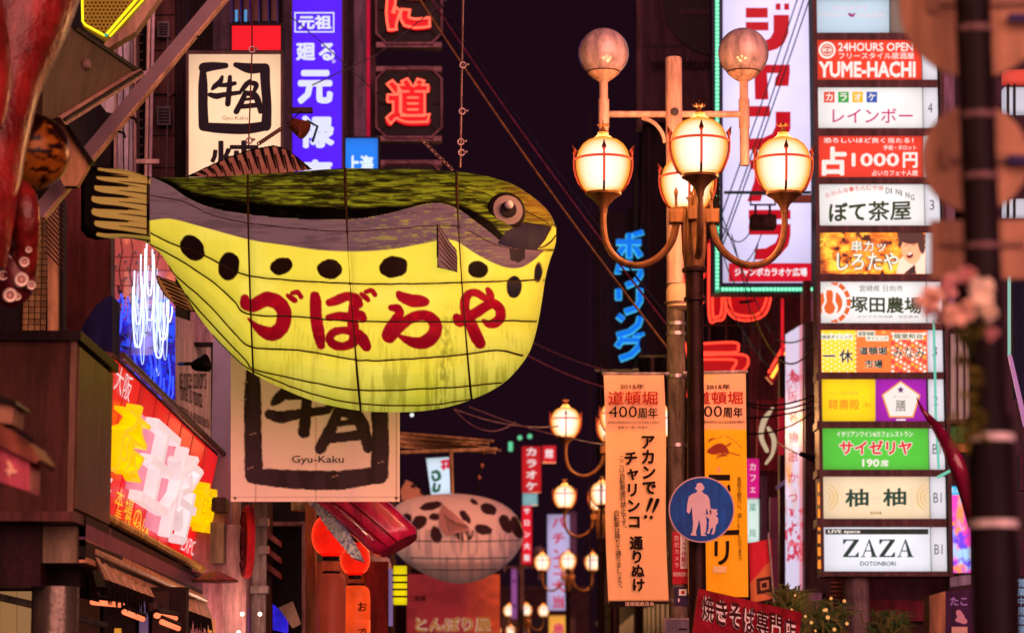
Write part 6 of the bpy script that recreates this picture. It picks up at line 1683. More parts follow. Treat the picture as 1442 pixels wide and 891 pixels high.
t = thing('lit_sign', 'white lit sign with green and red marks tilted above the small fish', 'sign', W(620, 694, 62))
slab('face', t, [(607, 695), (638, 694), (635, 643), (600, 645)], front(62), .4, glow('backlit_acrylic', '#cfe0f0', .95))
brush(t, [[(609, 665, 2), (616, 664, 2.5), (619, 672, 2.5), (612, 676, 2), (609, 670, 2)], [(612, 681, 2), (611, 690, 2.5), (617, 690, 2), (619, 683, 2)]], front(62), ink('#0c5a44'), .02)
brush(t, [[(622, 650, 2), (632, 648, 2)], [(625, 652, 2), (625, 660, 2)], [(631, 650, 2), (631, 658, 2)], [(622, 657, 1.6), (634, 656, 1.6)]], front(62), ink('#d02040'), .02)

t = thing('bamboo_roof', 'long bamboo pole roof edge jutting out right of the square banner', 'roof', W(630, 640, 40))
for k in range(6):
    y = 612 + k * 3.2; tube('bamboo_pole', t, [W(560, y - 2 + k * .4, 40), W(620, y + 3 + random.uniform(-1, 1), 40 + .1 * k), W(684 + random.uniform(-14, 14) + (8 if k in (3, 4) else 0), y + 9, 40)], [.028, .026, .024], mat('bamboo', '#b07448' if k % 2 else '#8a5634', rough=.5, var=.4), 7)
tube('bamboo_beam', t, [W(560, 637, 39.8), W(700, 632, 39.8)], .03, mat('bamboo', '#b07448', rough=.5, var=.4)); tube('bamboo_strut', t, [W(635, 632, 39.7), W(637, 694, 39.7)], .03, mat('bamboo', '#b07448', rough=.5, var=.4))
for p in ((681, 636), (679, 655), (675, 672)): 
    b = MB(); b.lathe([(0, -.05), (.04, 0), (0, .05)], W(p[0], p[1], 40), 6); b.build('ornament', mat('rust_bit', '#a85a40'), t)
tube('cord', t, [W(682, 630, 40), W(672, 694, 40)], .01, M_WIRE)

t = thing('yellow_sign', 'narrow yellow lit sign below the small fish tail', 'sign', W(560, 850, 40))
slab('face', t, (554, 796, 572, 850), front(40), .3, glow('yellow_acrylic', '#e8d000', .95)); 
for y in (808, 818, 828, 838): slab('bar', t, (552, y, 574, y + 2.5), front(39.95), .05, flat('#3a2a08'))
slab('white_edge', t, (545, 800, 552, 880), front(39.9), .3, glow('pale_violet', '#9a7ab8', .5))

t = thing('shop_banner', 'dark red shop banner with yellow hiragana at the bottom centre', 'banner', W(640, 900, 62))
X, Yy = grid(573, 808, 704, 902, 2)
cv = Canvas(X, Yy, '#9a2c30', .55); cv.put(np.clip((X - 650) / 50, 0, 1) * .8, '#e0562c', .5); cv.put(np.clip((noise(X / 20, Yy / 20, 3) - .5) * 2, 0, .3), '#5a1a22')  # cloth given emission to brighten it
painted('cloth', t, Wn(X, Yy, 62 + .05 * np.sin(X / 14)), cv, paint_mat('banner_cloth', 1.0, rough=.8), closed_back=Wn(X, Yy, 62.02 + .05 * np.sin(X / 14)))
text(t, 'とんぼり屋', (584, 868, 692, 890), front(61.85), ink('#e8b8a0', .6), 0, off=.09); text(t, 'とんぼり屋', (584, 868, 692, 890), front(61.8), ink('#b86a20', .7), 0, off=.03)  # lettering emits too, lifting it out of the shade
text(t, '二階建', (575, 838, 600, 846), front(61.85), flat('#3a1014'), 0, off=.02)
t = thing('timber_front', 'dark timber and lattice shopfront low behind the small fish', 'shopfront', (W(560, 880, 66).x, 66, .12))
slab('wall', t, (548, 800, 704, 1010), front(66), .5, mat('dark_red_timber', '#3c1414')); 
for x in (550, 572): slab('post', t, (x, 700, x + 6, 1010), front(65), .4, wd_)

# ---- blurred signs down the street
def far_sign(bx, Y, col, txt, tc, lab, s=.95, off=.04):
    t = thing('far_sign', lab, 'sign', W((bx[0] + bx[2]) / 2, bx[3], Y)); p2 = front(Y)
    slab('face', t, bx, p2, .5, glow('backlit_acrylic', col, s, scale=.4))
    if txt:
        n = len(txt); w_ = (bx[2] - bx[0]) * .62; h_ = (bx[3] - bx[1]) / n * .8
        vtext(t, txt, (bx[0] + bx[2]) / 2, bx[1] + h_ * .62, (bx[0] + bx[2]) / 2, bx[3] - h_ * .62, w_, min(h_, w_ * 1.1), p2, ink(tc), .05, off=off)
    return t
far_sign((735, 628, 762, 692), 80, '#c0101c', 'カラオケ', '#f0d8d8', 'red vertical karaoke sign left of the second lamp')
far_sign((764, 627, 783, 650), 82, '#d01828', '館', '#f4e0e0', 'small square red sign beside the red karaoke sign')
far_sign((736, 694, 757, 710), 84, '#8ab8c0', None, '#000000', 'small pale teal sign under the red karaoke sign', .7)
far_sign((735, 711, 749, 793), 86, '#e01228', 'サロン大阪', '#f4e8e8', 'narrow red and white vertical sign left of the third lamp globes')
far_sign((771, 724, 802, 858), 100, '#b0a4d0', 'パチンコ大当', '#c0204a', 'tall pale violet sign with red characters behind the small lamps')
far_sign((773, 866, 800, 905), 110, '#f0a040', '串', '#d03060', 'small orange and pink sign at the bottom behind the lamps')
far_sign((800, 720, 812, 780), 120, '#7a3a58', None, '#000000', 'dim mauve sign column behind the third lamp', .35)
far_sign((720, 800, 728, 870), 120, '#b860b0', '酒場', '#3a1a3a', 'thin violet sign right of the red shop banner', .5)
for p, lab in (((719, 622), 'tiny green lit sign in the dark gap above the small fish'), ((732, 616), 'tiny round pale green light in the dark gap'), ((746, 614), 'second tiny pale green light in the dark gap'), ((580, 584), 'small white light just under the belly of the big fish')):
    t = thing('far_light', lab, 'light', W(*p, 90 if p[0] > 600 else 45)); b = ball(W(*p, 90 if p[0] > 600 else 45), .08 if p[0] > 600 else .035)
    if p[0] == 719: b = MB(); b.lathe([(.07, -.3), (.07, .0)], W(*p, 90), 10)
    b.build('lamp_body', glow('green_light', '#6ad8a0' if p[0] > 600 else '#f0f8f0', 1.0, var=0), t)

# ---- buildings down the street
def block(lab, x0, x1, y0, y1, h, col, win=None, side=1):
    t = thing('building', lab, 'building', ((x0 + x1) / 2, (y0 + y1) / 2, .12), 'buildings down the street')
    b = MB(); b.box(x0, y0, .12, x1, y1, h); b.build('wall', mat('building_wall', col, rough=.7, var=.3, scale=.6, bump=.2), t)
    b = MB(); b.box(x0 - .15, y0 - .15, h, x1 + .15, y1 + .15, h + .4); b.build('parapet', mat('building_trim', col, rough=.6), t)
    wm = mat('window_glass_dark', (.012, .008, .014), rough=.35, bump=0); lit = glow('dim_window', '#7a3a2c', .18, var=.5, scale=.6)
    xf = x0 if side > 0 else x1; sx = -1 if side > 0 else 1; n = 0
    z = 4.2
    while z < h - 2 and n < 90:
        y = y0 + 1.2
        while y < y1 - 1.6:
            b = MB(); b.box(min(xf, xf + sx * .05), y, z, max(xf, xf + sx * .05), y + 1.3, z + 1.5); b.build('window', lit if random.random() < .2 else wm, t)
            y += 3.1; n += 1
        b = MB(); b.box(min(xf, xf + sx * .12), y0, z - .75, max(xf, xf + sx * .12), y1, z - .55); b.build('floor_band', mat('building_trim', col, rough=.6), t)
        z += 3.3
    x = x0 + .8
    while x < x1 - 1.4:
        for z in np.arange(4.2, min(h - 2, 22), 3.3):
            b = MB(); b.box(x, y0 - .05, z, x + 1.2, y0, z + 1.5); b.build('window', lit if random.random() < .25 else wm, t)
        x += 2.2
    return t
block('tall dark building right behind the white pole and lamp', 4.6, 12, 62, 78, 26, (.035, .012, .018))
block('dark building with the blue neon mast on the right side', 5.2, 14, 80, 110, 30, (.03, .011, .016))
block('dim far building on the right at the end of the street', 5.0, 14, 112, 160, 22, (.04, .015, .02))
block('dim far building on the left behind the small fish', -16, -6.2, 84, 130, 17, (.028, .01, .014), side=-1)
block('dark block closing the far end of the street', -6, 6, 210, 222, 11, (.035, .013, .017))
block('brown building at the right edge behind the sign tower', 6.6, 16, 46, 58, 24, (.10, .035, .045))
block('dark left building behind the small fish', -14, -5.4, 66, 82, 12, (.025, .01, .013), side=-1)

# dim billboard high on the dark building
t = thing('billboard', 'unlit billboard with a big dark disc high on the dark building', 'billboard', W(950, 180, 60))
pl = front(60)
slab('board', t, [(898, 172), (1010, 172), (1010, -140), (898, -140)], pl, .4, mat('dim_board', '#48242e', rough=.6, var=.15)); slab('side_board', t, (896, -140, 904, 180), pl, .5, mat('dim_board_edge', '#5c3038', rough=.5), d=.05)
b = MB(); b.slab([(1010 + 75 * math.cos(a) if 1010 + 75 * math.cos(a) < 1010 else 1010, 5 + 74 * math.sin(a)) for a in np.linspace(PI / 2, 3 * PI / 2, 24)], pl, .05, .06); b.build('disc', mat('dim_disc', '#20060f', rough=.4), t)
text(t, 'BOWLING', (957, 15, 998, 23), pl, flat('#5a3038'), .12, off=.03); text(t, '道頓堀店', (916, 86, 1003, 100), pl, flat('#26101a'), .02, off=.05)
slab('rail', t, (905, 64, 960, 67), pl, .05, mat('dim_disc', '#20060f', rough=.4), d=.02); slab('lower_panel', t, [(898, 500), (1000, 500), (1000, 176), (905, 176)], front(60.4), .3, mat('dim_lower', '#26101a'))
for x in (912, 938, 965): slab('rib', t, (x, 180, x + 3, 500), front(60.2), .2, mat('dim_rib', '#34161f'))
slab('vent_panel', t, (838, 300, 900, 520), front(61), .3, mat('dim_lower', '#26101a'))
for x in (830, 845): slab('conduit', t, (x, 150, x + 2, 900), front(60.8), .1, mat('dim_rib', '#34161f'))

# facade between karaoke sign and tower
t = thing('shop_building', 'dim mauve facade with dark pipes between the orange banner and the sign tower', 'building', (W(1100, 800, 47).x, 47, .12))
for x0, x1, y0, y1, Y, c_ in ((1055, 1160, 410, 1010, 52, '#5a1c28'), (1130, 1158, 410, 1010, 45.5, '#a86a84'), (1132, 1142, 395, 560, 45, '#4a1c1c'), (1098, 1106, 500, 1010, 46, '#3a141c'), (1050, 1056, 440, 1010, 51.5, '#24101a'), (1160, 1200, 812, 1010, 44, '#5a2c22'), (1216, 1310, 812, 1010, 43, '#3c0c18')):
    slab('facade_panel', t, (x0, y0, x1, y1), front(Y), .3, mat('facade_paint', c_, rough=.45, var=.3))
for k in range(9): slab('louvre', t, (1164, 812 + k * 6, 1186, 815 + k * 6), front(43.8), .1, mat('louvre', '#9a5038'))
slab('lit_window', t, (1198, 720, 1208, 830), front(43.5), .1, glow('amber_strip', '#a04818', .3))
slab('awning_front', t, [(1216, 874), (1310, 874), (1310, 846), (1216, 842)], front(42.5), .5, mat('wine_awning', '#5a101c', rough=.5))

for (x0, y0, x1, y1, c_, s_) in ((1100, 420, 1104, 500, '#e01828', .9), (1096, 560, 1104, 640, '#c01830', .45), (1072, 670, 1080, 760, '#4a1830', .3), (1084, 700, 1096, 830, '#6a2038', .35)):  # glowing strips stand in for red neon light falling on the facade
    slab('red_spill_strip', t, (x0, y0, x1, y1), front(45.8), .05, glow('red_spill_paint', c_, s_, base=.5, var=.5))
slab('bracket_arm', t, [(1094, 690), (1106, 680), (1106, 674), (1092, 684)], front(44.6), .1, mat('mauve_arm', '#8a6a84'))
# window wall right of the sign tower
t = thing('shop_building', 'building front with bright windows between the sign tower and the right pole', 'building', (W(1360, 700, 44).x, 44, .12))
for x0, x1, y0, y1, c_ in ((1336, 1470, -140, 1010, '#3c1c26'), (1318, 1345, 100, 460, '#7a5060'), (1345, 1368, 280, 460, '#5a3038')):
    slab('wall', t, (x0, y0, x1, y1), front(44 if x0 > 1330 else 43), .3, mat('facade_paint', c_, rough=.45, var=.3))
for k in range(3):
    slab('window', t, (1340 + k * 10, 470, 1348 + k * 10, 590), front(43.7), .1, glow('pinkish_window', '#a88078', .55, base=.6)); slab('window_rail', t, (1348 + k * 10, 465, 1350 + k * 10, 640), front(43.6), .1, M_FRAME)
slab('planter', t, (1338, 600, 1366, 622), front(43.5), .3, mat('green_planter', '#4a7a3a', rough=.7)); slab('orange_board', t, (1338, 624, 1366, 636), front(43.5), .3, mat('orange_board', '#b06838'))
slab('sill', t, (1336, 590, 1366, 596), front(43.4), .3, M_FRAME)
t = thing('video_screen', 'colourful pink and blue video screen right of the lowest sign panels', 'screen', W(1350, 808, 42))
X, Yy = grid(1336, 684, 1368, 806, 1.2); cv = Canvas(X, Yy, '#d040b8', 1); cv.put(np.clip((noise(X / 14, Yy / 26, 3) - .45) * 6, 0, 1), '#8ac8f0'); cv.put(np.clip((noise(X / 9 + 7, Yy / 20, 3) - .55) * 8, 0, 1), '#f08a50'); cv.put(np.clip((noise(X / 12 + 3, Yy / 12, 3) - .5) * 6, 0, 1) * (Yy > 740), '#5a40e0'); cv.put(Yy < 696, '#2aa8d8')
painted('screen', t, Wn(X, Yy, 42), cv, paint_mat('screen_glow', 1.0, bump=0), closed_back=Wn(X, Yy, 42.1)); frame_ring('bezel', t, (1336, 684, 1370, 806), 2.5, front(42), .3, M_BLACK, .02)
text(t, 'とんぼり', (1340, 686, 1364, 693), front(42), ink('#f0f4f8'), .01, off=.02)
b = MB(); b.slab([(1338, 826), (1368, 822), (1368, 808), (1338, 812)], front(42), .3); b.build('awning_strip', mat('grey_awning', '#8a7080'), t)
t = thing('box_sign', 'purple box sign with pink cherry print at the bottom right', 'sign', W(1335, 900, 36))
b = MB(); b.slab([(1332, 900), (1372, 900), (1372, 828), (1332, 832)], front(36), .5); b.build('face', mat('plum_board', '#3c1038', rough=.4), t); b = MB(); b.slab([(1309, 900), (1331.5, 900), (1331.5, 832), (1309, 838)], front(36.01), .5); b.build('side', mat('wood_side', '#96583c', rough=.5, var=.3, stretch=(1, 1, .2)), t)
text(t, 'たこ', (1338, 840, 1362, 852), front(36), flat('#a070b0'), .01, off=.03); brush(t, [[(1350, 862, 4), (1354, 870, 5)], [(1348, 872, 3), (1358, 874, 4)]], front(36), flat('#c07a88'), .01)
slab('lit_strip', t, (1340, 882, 1362, 891), front(36), .02, flat('#c88a7a'), d=.02)

# ---- red stall sign, flag, blank board
def stall_sign():
    pl = three((984, 828, 24.5), (1130, 862, 24.5), (975, 893, 24.2))
    t = thing('stall_sign', 'tilted dark red board with white outlined yakisoba characters at the bottom', 'sign', W(1050, 900, 24.5))
    slab('board', t, [(970, 930), (1118, 950), (1130, 862), (984, 828)], pl, .12, mat('red_board', '#8e1420', rough=.45, var=.12)); 
    s = '焼きそば専門店'
    for k, ch in enumerate(s):
        x = 988 + k * 19.2; y = 837 + k * 5.2; bx = (x, y, x + 17, y + 37)
        text(t, ch, bx, pl, flat('#e8c0b4'), .012, off=.10, skew=.28); text(t, ch, bx, pl, flat('#3c1014'), .02, off=.025, skew=.28)
stall_sign()
t = thing('blank_board', 'small grey board with a dark rim behind the red stall sign', 'board', W(953, 900, 27))
frame_ring('rim', t, (937, 872, 970, 930), 2.2, front(27), .06, mat('board_rim', '#b08078')); slab('board', t, (937, 872, 970, 930), front(27.01), .04, mat('grey_board', '#80606a', rough=.4)); slab('lettering', t, (956, 884, 968, 886), front(27), .005, flat('#2a1418'), d=.012)
t = thing('flag_banner', 'small red and orange flag with black square mark on a thin pole', 'flag', W(1080, 845, 34))
X, Yy = grid(1054, 758, 1086, 842, 1.5); cv = Canvas(X, Yy, '#c8283a', 0); cv.put((Yy - 800 > (X - 1070) * -.9), '#d0784a'); cv.sd(np.maximum(np.abs(X - 1074), np.abs(Yy - 821)) - 11, '#33181c'); cv.sd(np.abs(np.maximum(np.abs(X - 1074), np.abs(Yy - 821)) - 5) - 1, '#d0885a')
pos = Wn(X + (Yy - 758) * .04, Yy + (1086 - X) * .2, 34 + .03 * np.sin(X / 5)); painted('cloth', t, pos, cv, paint_mat('banner_cloth', 1.0, rough=.8), closed_back=pos + np.array([0, .01, 0]))
tube('pole', t, [W(1082, 750, 34), W(1090, 850, 34)], .014, M_PIPE)

# ---- plants
def plant(lab, cx, y0, y1, w_, Y, n, col, droop=.3):
    t = thing('plant', lab, 'plant', W(cx, y1, Y)); ms = [mat('leaf_green', col, rough=.5, var=.5, scale=8, bump=0), mat('leaf_olive', '#5a4a20', rough=.5, var=.5, scale=8, bump=0)]
    bs = [MB(), MB()]
    for i in range(n):
        x0 = cx + random.gauss(0, w_ * .45); a = random.uniform(-.9, .9); q = random.random(); yy = y1 - (y1 - y0) * q * .7
        p = W(x0, yy, Y + random.uniform(-.5, .5)); L = random.uniform(.10, .26) * Y / 30
        d1 = Vector((math.sin(a), random.uniform(-.5, .5), math.cos(a))) * L * .55; d2 = Vector((math.sin(a) * 1.3, 0, -droop * L + math.cos(a) * .2)) * 1.0 * L
        s_ = Vector((d1.z, 0, -d1.x)).normalized() * .009 * Y / 30
        b = bs[i % 2]; b.add([p - s_, p + s_, p + d1 + s_ * 1.3, p + d1 - s_ * 1.3, p + d1 + d2], [(0, 1, 2, 3), (3, 2, 4)])
    for b, m_ in zip(bs, ms): o = b.build('foliage', m_, t); o['kind'] = 'stuff'
    for k in range(3): tube('stem', t, [W(cx + (k - 1) * w_ * .3, y1 + 10, Y), W(cx + (k - 1) * w_ * .5, (y0 + y1) / 2, Y)], .02, mat('stem', '#3a2a18'))
plant('olive green spiky shrub with small lights right of the red stall sign', 1115, 800, 930, 26, 32, 420, '#4a4a1c'); plant('dark bushy shrub with tiny amber lights left of the sign post', 1165, 830, 930, 26, 34, 420, '#33401c'); plant('drooping grass-like plant right of the sign post', 1252, 848, 930, 22, 38, 380, '#3c4a20', .9)
t = thing('fairy_lights', 'tiny amber lights scattered in the shrubs at the bottom right', 'lights', W(1150, 891, 32))
for i in range(14):
    x, y = random.uniform(1090, 1195), random.uniform(835, 891); b = ball(W(x, y, 31.2), .012 + .012 * random.random(), 8); b.build('bulb', glow('amber_bulb_small', (1.0, .42, .12), .9, var=0), t)

# ================================================================== wires
def wire(lab, pts, r, col, grp=None):
    t = thing('overhead_wire', lab, 'wire', pts[0], grp); tube('wire', t, pts, r, mat('wire_sheath', col, rough=.5, var=.2, bump=0), 6); return t
wire('orange-brown wire running diagonally down from the top behind the fish head', sag(W(585, -10, 40), W(948, 500, 31), .12), .014, '#9a5a2c')
wire('red-violet wire just right of the orange-brown diagonal wire', sag(W(600, -12, 40.3), W(960, 484, 31), .12), .012, '#7a2836')
wire('dark wire running beside the red-violet diagonal wire', sag(W(606, -14, 40.6), W(966, 480, 31.2), .1), .012, '#2c1a22')
wire('slack pink wire from the belly of the big fish to the upper far lamp', sag(W(640, 576, 40), W(786, 600, 46), .10), .012, '#8a4a4c'); wire('second slack pink wire under the belly of the big fish', sag(W(640, 577, 40), W(725, 594, 43), .22), .012, '#8a4a4c'); wire('pink wire arriving at the small far lamp from the left', sag(W(662, 573, 40), W(860, 627, 47), .08), .012, '#8a4a4c')
wire('dim upper wire right of the fish head', sag(W(748, 481, 45), W(860, 522, 46), .05), .012, '#6a3438'); wire('dim lower wire right of the fish head', sag(W(742, 500, 45), W(862, 548, 46), .05), .012, '#8a3c40')
for k, (a, c) in enumerate((((1126, -10), (1006, 330)), ((1135, -10), (1012, 350)), ((1143, -10), (1018, 345)))):
    wire(('left', 'middle', 'right')[k] + ' teal-green wire of the three crossing the tall white sign', sag(W(*a, 44.5), W(*c, 44), .05), .012, '#1c4a44')
for k, (a, c, dr) in enumerate((((1008, 320), (1072, 330), .55), ((1010, 300), (1060, 320), .35), ((1012, 330), (1068, 340), .8), ((1030, 330), (1062, 470), -.1), ((1012, 290), (1086, 470), .1), ((1022, 420), (1086, 520), .1))):
    wire(('widest teal wire loop', 'smallest teal wire loop', 'lowest teal wire loop', 'steep dark teal wire', 'long dark teal wire', 'short dark teal wire')[k] + ' hanging in front of the white sign', sag(W(*a, 44), W(*c, 44), dr), .010, '#16383a', 'looping wires in front of the white sign')
wire('olive wire sagging between the karaoke sign and the sign tower', sag(W(1060, 440, 44), W(1152, 475, 41), .6), .014, '#8a7a1c'); wire('dark teal wire sagging above the olive wire', sag(W(1095, 478, 44), W(1150, 462, 41), .12), .012, '#12302c')
for k, (y0, y1, dr, lab) in enumerate(((567, 553, .1, 'uppermost'), (570, 560, .12, 'second'), (610, 575, .12, 'third'), (588, 570, .05, 'fourth'))):
    wire('%s dark wire running right from the orange banner to the sign tower' % lab, sag(W(1052, y0, 42), W(1152, y1, 40.5), dr), .014, '#1c0f12')
wire('thin pale wire ending at a clamp left of the sign tower', sag(W(1095, 622, 43), W(1128, 640, 41), .02), .012, '#a8845c')
t = thing('wire_clamp', 'dark rough wire clamp beside the sign tower at mid height', 'clamp', W(1140, 645, 41)); tube('clamp_body', t, [W(1126, 638, 41), W(1150, 648, 41)], [.035, .05], M_BLACK)
t = thing('junction_box', 'rough dark transformer box hanging in front of the white sign', 'box', W(1075, 322, 43.5)); slab('box', t, (1057, 301, 1094, 321), front(43.5), .3, mat('rough_box', '#4a2a26', rough=.9, var=.5), bevel=.03); frame_ring('bracket', t, (1058, 274, 1091, 287), 1.8, front(43.6), .06, M_FRAME)
for x in (1064, 1084): tube('hanger', t, [W(x, 288, 43.5), W(x, 302, 43.5)], .02, M_FRAME)
slab('beam', t, (1020, 269, 1142, 272), front(44), .08, mat('teal_beam', '#2a4a44')); slab('beam', t, (1100, 274, 1146, 284), front(43.4), .12, mat('salmon_beam', '#a85848'))
t = thing('cable_bundle', 'twisted bundle of dark cables hanging beside the lamp post head', 'cables', W(1012, 330, 29))
for k in range(5):
    tube('cable', t, [W(1008 + 4 * math.sin(i * .9 + k * 1.3), 240 + i * 7, 29 + .04 * math.cos(i * .9 + k)) for i in range(12)], .014, M_WIRE, 5)
wire('thin grey wire rising to the top right over the neon boxes', [W(440, 120, 38), W(530, 78, 40), W(634, -4, 42)], .010, '#4a3038'); wire('thin dark wire crossing the violet sign', [W(398, 14, 36), W(450, 58, 38), W(545, 145, 42)], .009, '#1c141c')

# ---- long diagonal metal bar, upper left
t = thing('diagonal_bar', 'long pinkish metal bar rising diagonally over the upper left', 'bar', W(60, 300, 23))
p, q = W(52, 300, 22.4), W(322, -22, 24.6); w_ = Vector((.043, 0, -.036)); dd_ = Vector((0, .09, 0))
b = MB(); b.hexa([p - w_, q - w_, q + w_, p + w_, p - w_ + dd_, q - w_ + dd_, q + w_ + dd_, p + w_ + dd_]); b.build('bar', mat('mauve_bar', '#8c6262', rough=.35, metal=.2, var=.1), t)
b = MB(); e = Vector((.022, -.002, -.026)) ; pw, qw = p + w_ * 1.0, q + w_ * 1.0
b.hexa([pw + Vector((.0, -.004, 0)), qw + Vector((0, -.004, 0)), qw + Vector((.022, -.004, -.004)), pw + Vector((.022, -.004, -.004)), pw + Vector((0, .09, 0)), qw + Vector((0, .09, 0)), qw + Vector((.022, .09, -.004)), pw + Vector((.022, .09, -.004))]); b.build('edge_strip', mat('salmon_edge', '#d08a68', rough=.35), t)
for s_ in (.36, .42, .78):
    c = p.lerp(q, s_) + w_ * 1.6; b = MB(); b.tube([c, c + Vector((.05, -.02, -.02)), c + Vector((.06, -.02, -.06))], .012, 5); b.build('clip', M_BLACK, t)

# ---- hanging pyramid box and roof edge, yellow neon board
t = thing('projecting_sign', 'dark brown pointed sign box with pink trim and a round knob behind the red tentacle', 'sign', W(110, 170, 21.5))
pl = three((108, 40, 21.2), (193, 100, 22.6), (82, 168, 21.2))
slab('face', t, [(60, 170), (82, 166), (190, 97), (106, 42), (60, 20)], pl, .25, mat('brown_box_face', '#5a3628', rough=.45, var=.12, bump=.03))
b = MB(); b.slab([(80, 165), (88, 176), (197, 108), (194, 97)], pl, .25, .03); b.build('lower_trim', mat('pink_trim2', '#c07c66', rough=.35), t)
b = MB(); b.slab([(83, 167), (85, 170), (195, 102), (193, 99)], pl, .05, .05); b.build('trim_groove', M_BLACK, t)
b = MB(); b.slab([(106, 38), (103, 42), (188, 99), (194, 97)], pl, .2, .02); b.build('upper_edge', M_BLACK, t)
b = MB(); b.lathe([(.05, 0), (.048, .02), (.03, .045), (0, .05)], pl.at(120, 91, 0), 16, pl.n); b.build('knob', mat('knob', '#7a5044', rough=.35), t)
t = thing('roof_panel', 'orange-lit slanting roof panel with black edge beneath the pointed sign box', 'panel', W(100, 240, 22))
slab('panel', t, [(44, 160), (64, 132), (128, 226), (108, 262), (90, 262)], front(22.2), .12, mat('orange_lit_panel', '#c07850', rough=.5, var=.2)); b = MB(); b.slab([(60, 132), (64, 130), (131, 226), (127, 230)], front(22.15), .15); b.build('edge', M_BLACK, t)
t = thing('roof_panel', 'small dark triangular panel with white stripes right of the pointed sign box', 'panel', W(150, 180, 24))
slab('panel', t, [(140, 146), (160, 130), (160, 160), (150, 158)], front(24.2), .1, mat('white_striped', '#c8a0a0', rough=.5)); slab('edge', t, [(136, 148), (140, 145), (156, 166), (152, 170)], front(24.1), .1, M_BLACK)

t = thing('neon_board', 'perforated board edged with bright yellow neon at the upper left', 'sign', W(150, 55, 22))
pl = front(22)
slab('board', t, [(120, 40), (152, 60), (222, -20), (222, -60), (116, -60), (116, 36)], pl, .1, glow('yellow_lit_board', '#8a6a14', .35, base=.9, var=.5, scale=3))
hm = mat('hole_black', '#100a06', rough=.9); hole = None; cnt = 0
for j in range(14):
    for i in range(17):
        x, y = 121 + i * 5.6 + (j % 2) * 2.8, -22 + j * 5.2
        if poly_in(np.array([x]), np.array([y]), [(121, 36), (150, 53), (208, -14), (208, -24), (119, -24)])[0]:
            b = MB(); b.lathe([(.0085, 0), (.0085, .006), (0, .006)], pl.at(x, y, 0), 8, (0, -1, 0)); b.build('hole', hm, t)
yn = glow('yellow_neon', (1.35, 1.15, .02), 1.0, var=0)
tube('neon_tube', t, [pl.at(117, -60, .06), pl.at(117.5, 10, .06), pl.at(118, 33, .06), pl.at(122, 38, .06), pl.at(149, 53, .06)], .010, yn); tube('neon_tube', t, [pl.at(151, 52, .06), pl.at(206, -12, .06)], .012, yn); tube('neon_tube', t, [pl.at(156, 54, .06), pl.at(216, -12, .06)], .009, yn)
tube('tube_end', t, [pl.at(149, 53, .06), pl.at(153, 51, .06)], .013, glow('teal_end', '#20c0a0', .8, var=0))
b = MB(); b.slab([(146, 62), (152, 68), (190, 45), (236, -20), (222, -20), (180, 34)], front(21.9), .15); b.build('beam', mat('pink_beam', '#b4785e', rough=.4), t)

# ---- octopus
def octopus():
    t = thing('octopus_sculpture', 'big glossy red octopus sculpture tentacles at the left edge', 'sculpture', W(20, 440, 18.5))
    skin = mat('octopus_red', (.27, .014, .012), rough=.40, var=.8, scale=2.6, bump=.8, coat=.08)
    dark = mat('octopus_dark_red', (.16, .008, .02), rough=.45, var=.4, scale=2, bump=.5, coat=.1)
    k = 18.5 / F
    def tent(pts, nm, m, seg=22):
        P_ = spline(pts, 6); b = MB(); b.tube([W(p[0], p[1], p[3]) for p in P_], [p[2] * k for p in P_], seg); return b.build(nm, m, t)
    tent([(60, -130, 90, 19), (40, -40, 85, 18.9), (18, 40, 78, 18.8), (-2, 120, 62, 18.7), (-16, 200, 56, 18.6), (-22, 270, 50, 18.5), (-24, 330, 42, 18.4), (-22, 380, 30, 18.4)], 'arm', skin)
    tent([(-80, -60, 60, 18.3), (-40, 40, 50, 18.2), (-20, 120, 36, 18.2), (-18, 180, 22, 18.2)], 'arm', skin)
    tent([(30, 268, 16, 18.7), (36, 285, 18.5, 18.6), (38, 315, 19, 18.6), (36, 350, 19, 18.7), (36, 380, 17, 18.8), (26, 395, 16, 18.9)], 'arm', skin)
    tent([(20, 290, 15, 18.98), (16, 330, 26, 18.92), (20, 375, 34, 18.86), (20, 402, 29, 18.85), (8, 424, 17, 18.9)], 'arm_tip', dark)
    sm_ = mat('sucker_cream', '#f0bca4', rough=.35, var=.15); si = mat('sucker_hole', '#c88474', rough=.5)
    for x, y, r, Y in ((34, 369, 8, 18.66), (30, 394, 11, 18.66), (14, 416, 11, 18.68), (9, 366, 8.5, 18.72), (4, 388, 8, 18.72), (15, 346, 7, 18.75), (18, 330, 6, 18.8), (44, 402, 7, 18.7), (30, 318, 5, 18.72), (26, 345, 6.5, 18.68), (2, 345, 7, 18.72), (24, 418, 6, 18.7), (40, 352, 5, 18.6)):
        c = W(x, y, Y); n = Vector((.25, -1, -.1)); b = MB(); b.lathe([(r * k, -.06), (r * k, .01), (r * k * .85, .03), (r * k * .55, .02), (r * k * .45, .0)], c, 18, n); s = b.build('sucker', sm_, t)
        b = MB(); b.lathe([(r * k * .45, .0), (r * k * .3, .015), (0, .02)], c, 14, n); b.build('sucker_centre', si, s)
octopus()
t = thing('takoyaki_ball', 'round golden-brown octopus ball model with dark sauce held by the tentacle', 'model', W(50, 268, 19.3))
c = W(44, 214, 19.4); R_ = 55 * 19.4 / F
X, Yy = np.meshgrid(np.linspace(0, 2 * PI, 90), np.linspace(-PI / 2, PI / 2, 60))
rr = R_ * (1 + .015 * noise(X * 4, Yy * 5, 2)); px = c.x + rr * np.cos(Yy) * np.cos(X); py_ = c.y + rr * np.cos(Yy) * np.sin(X); pz = c.z + rr * np.sin(Yy)
cv = Canvas(X, Yy, '#8a4a14', .05); cv.put(np.clip((noise(X * 2.2, Yy * 3, 3) - .4) * 3, 0, 1), '#a8661c')
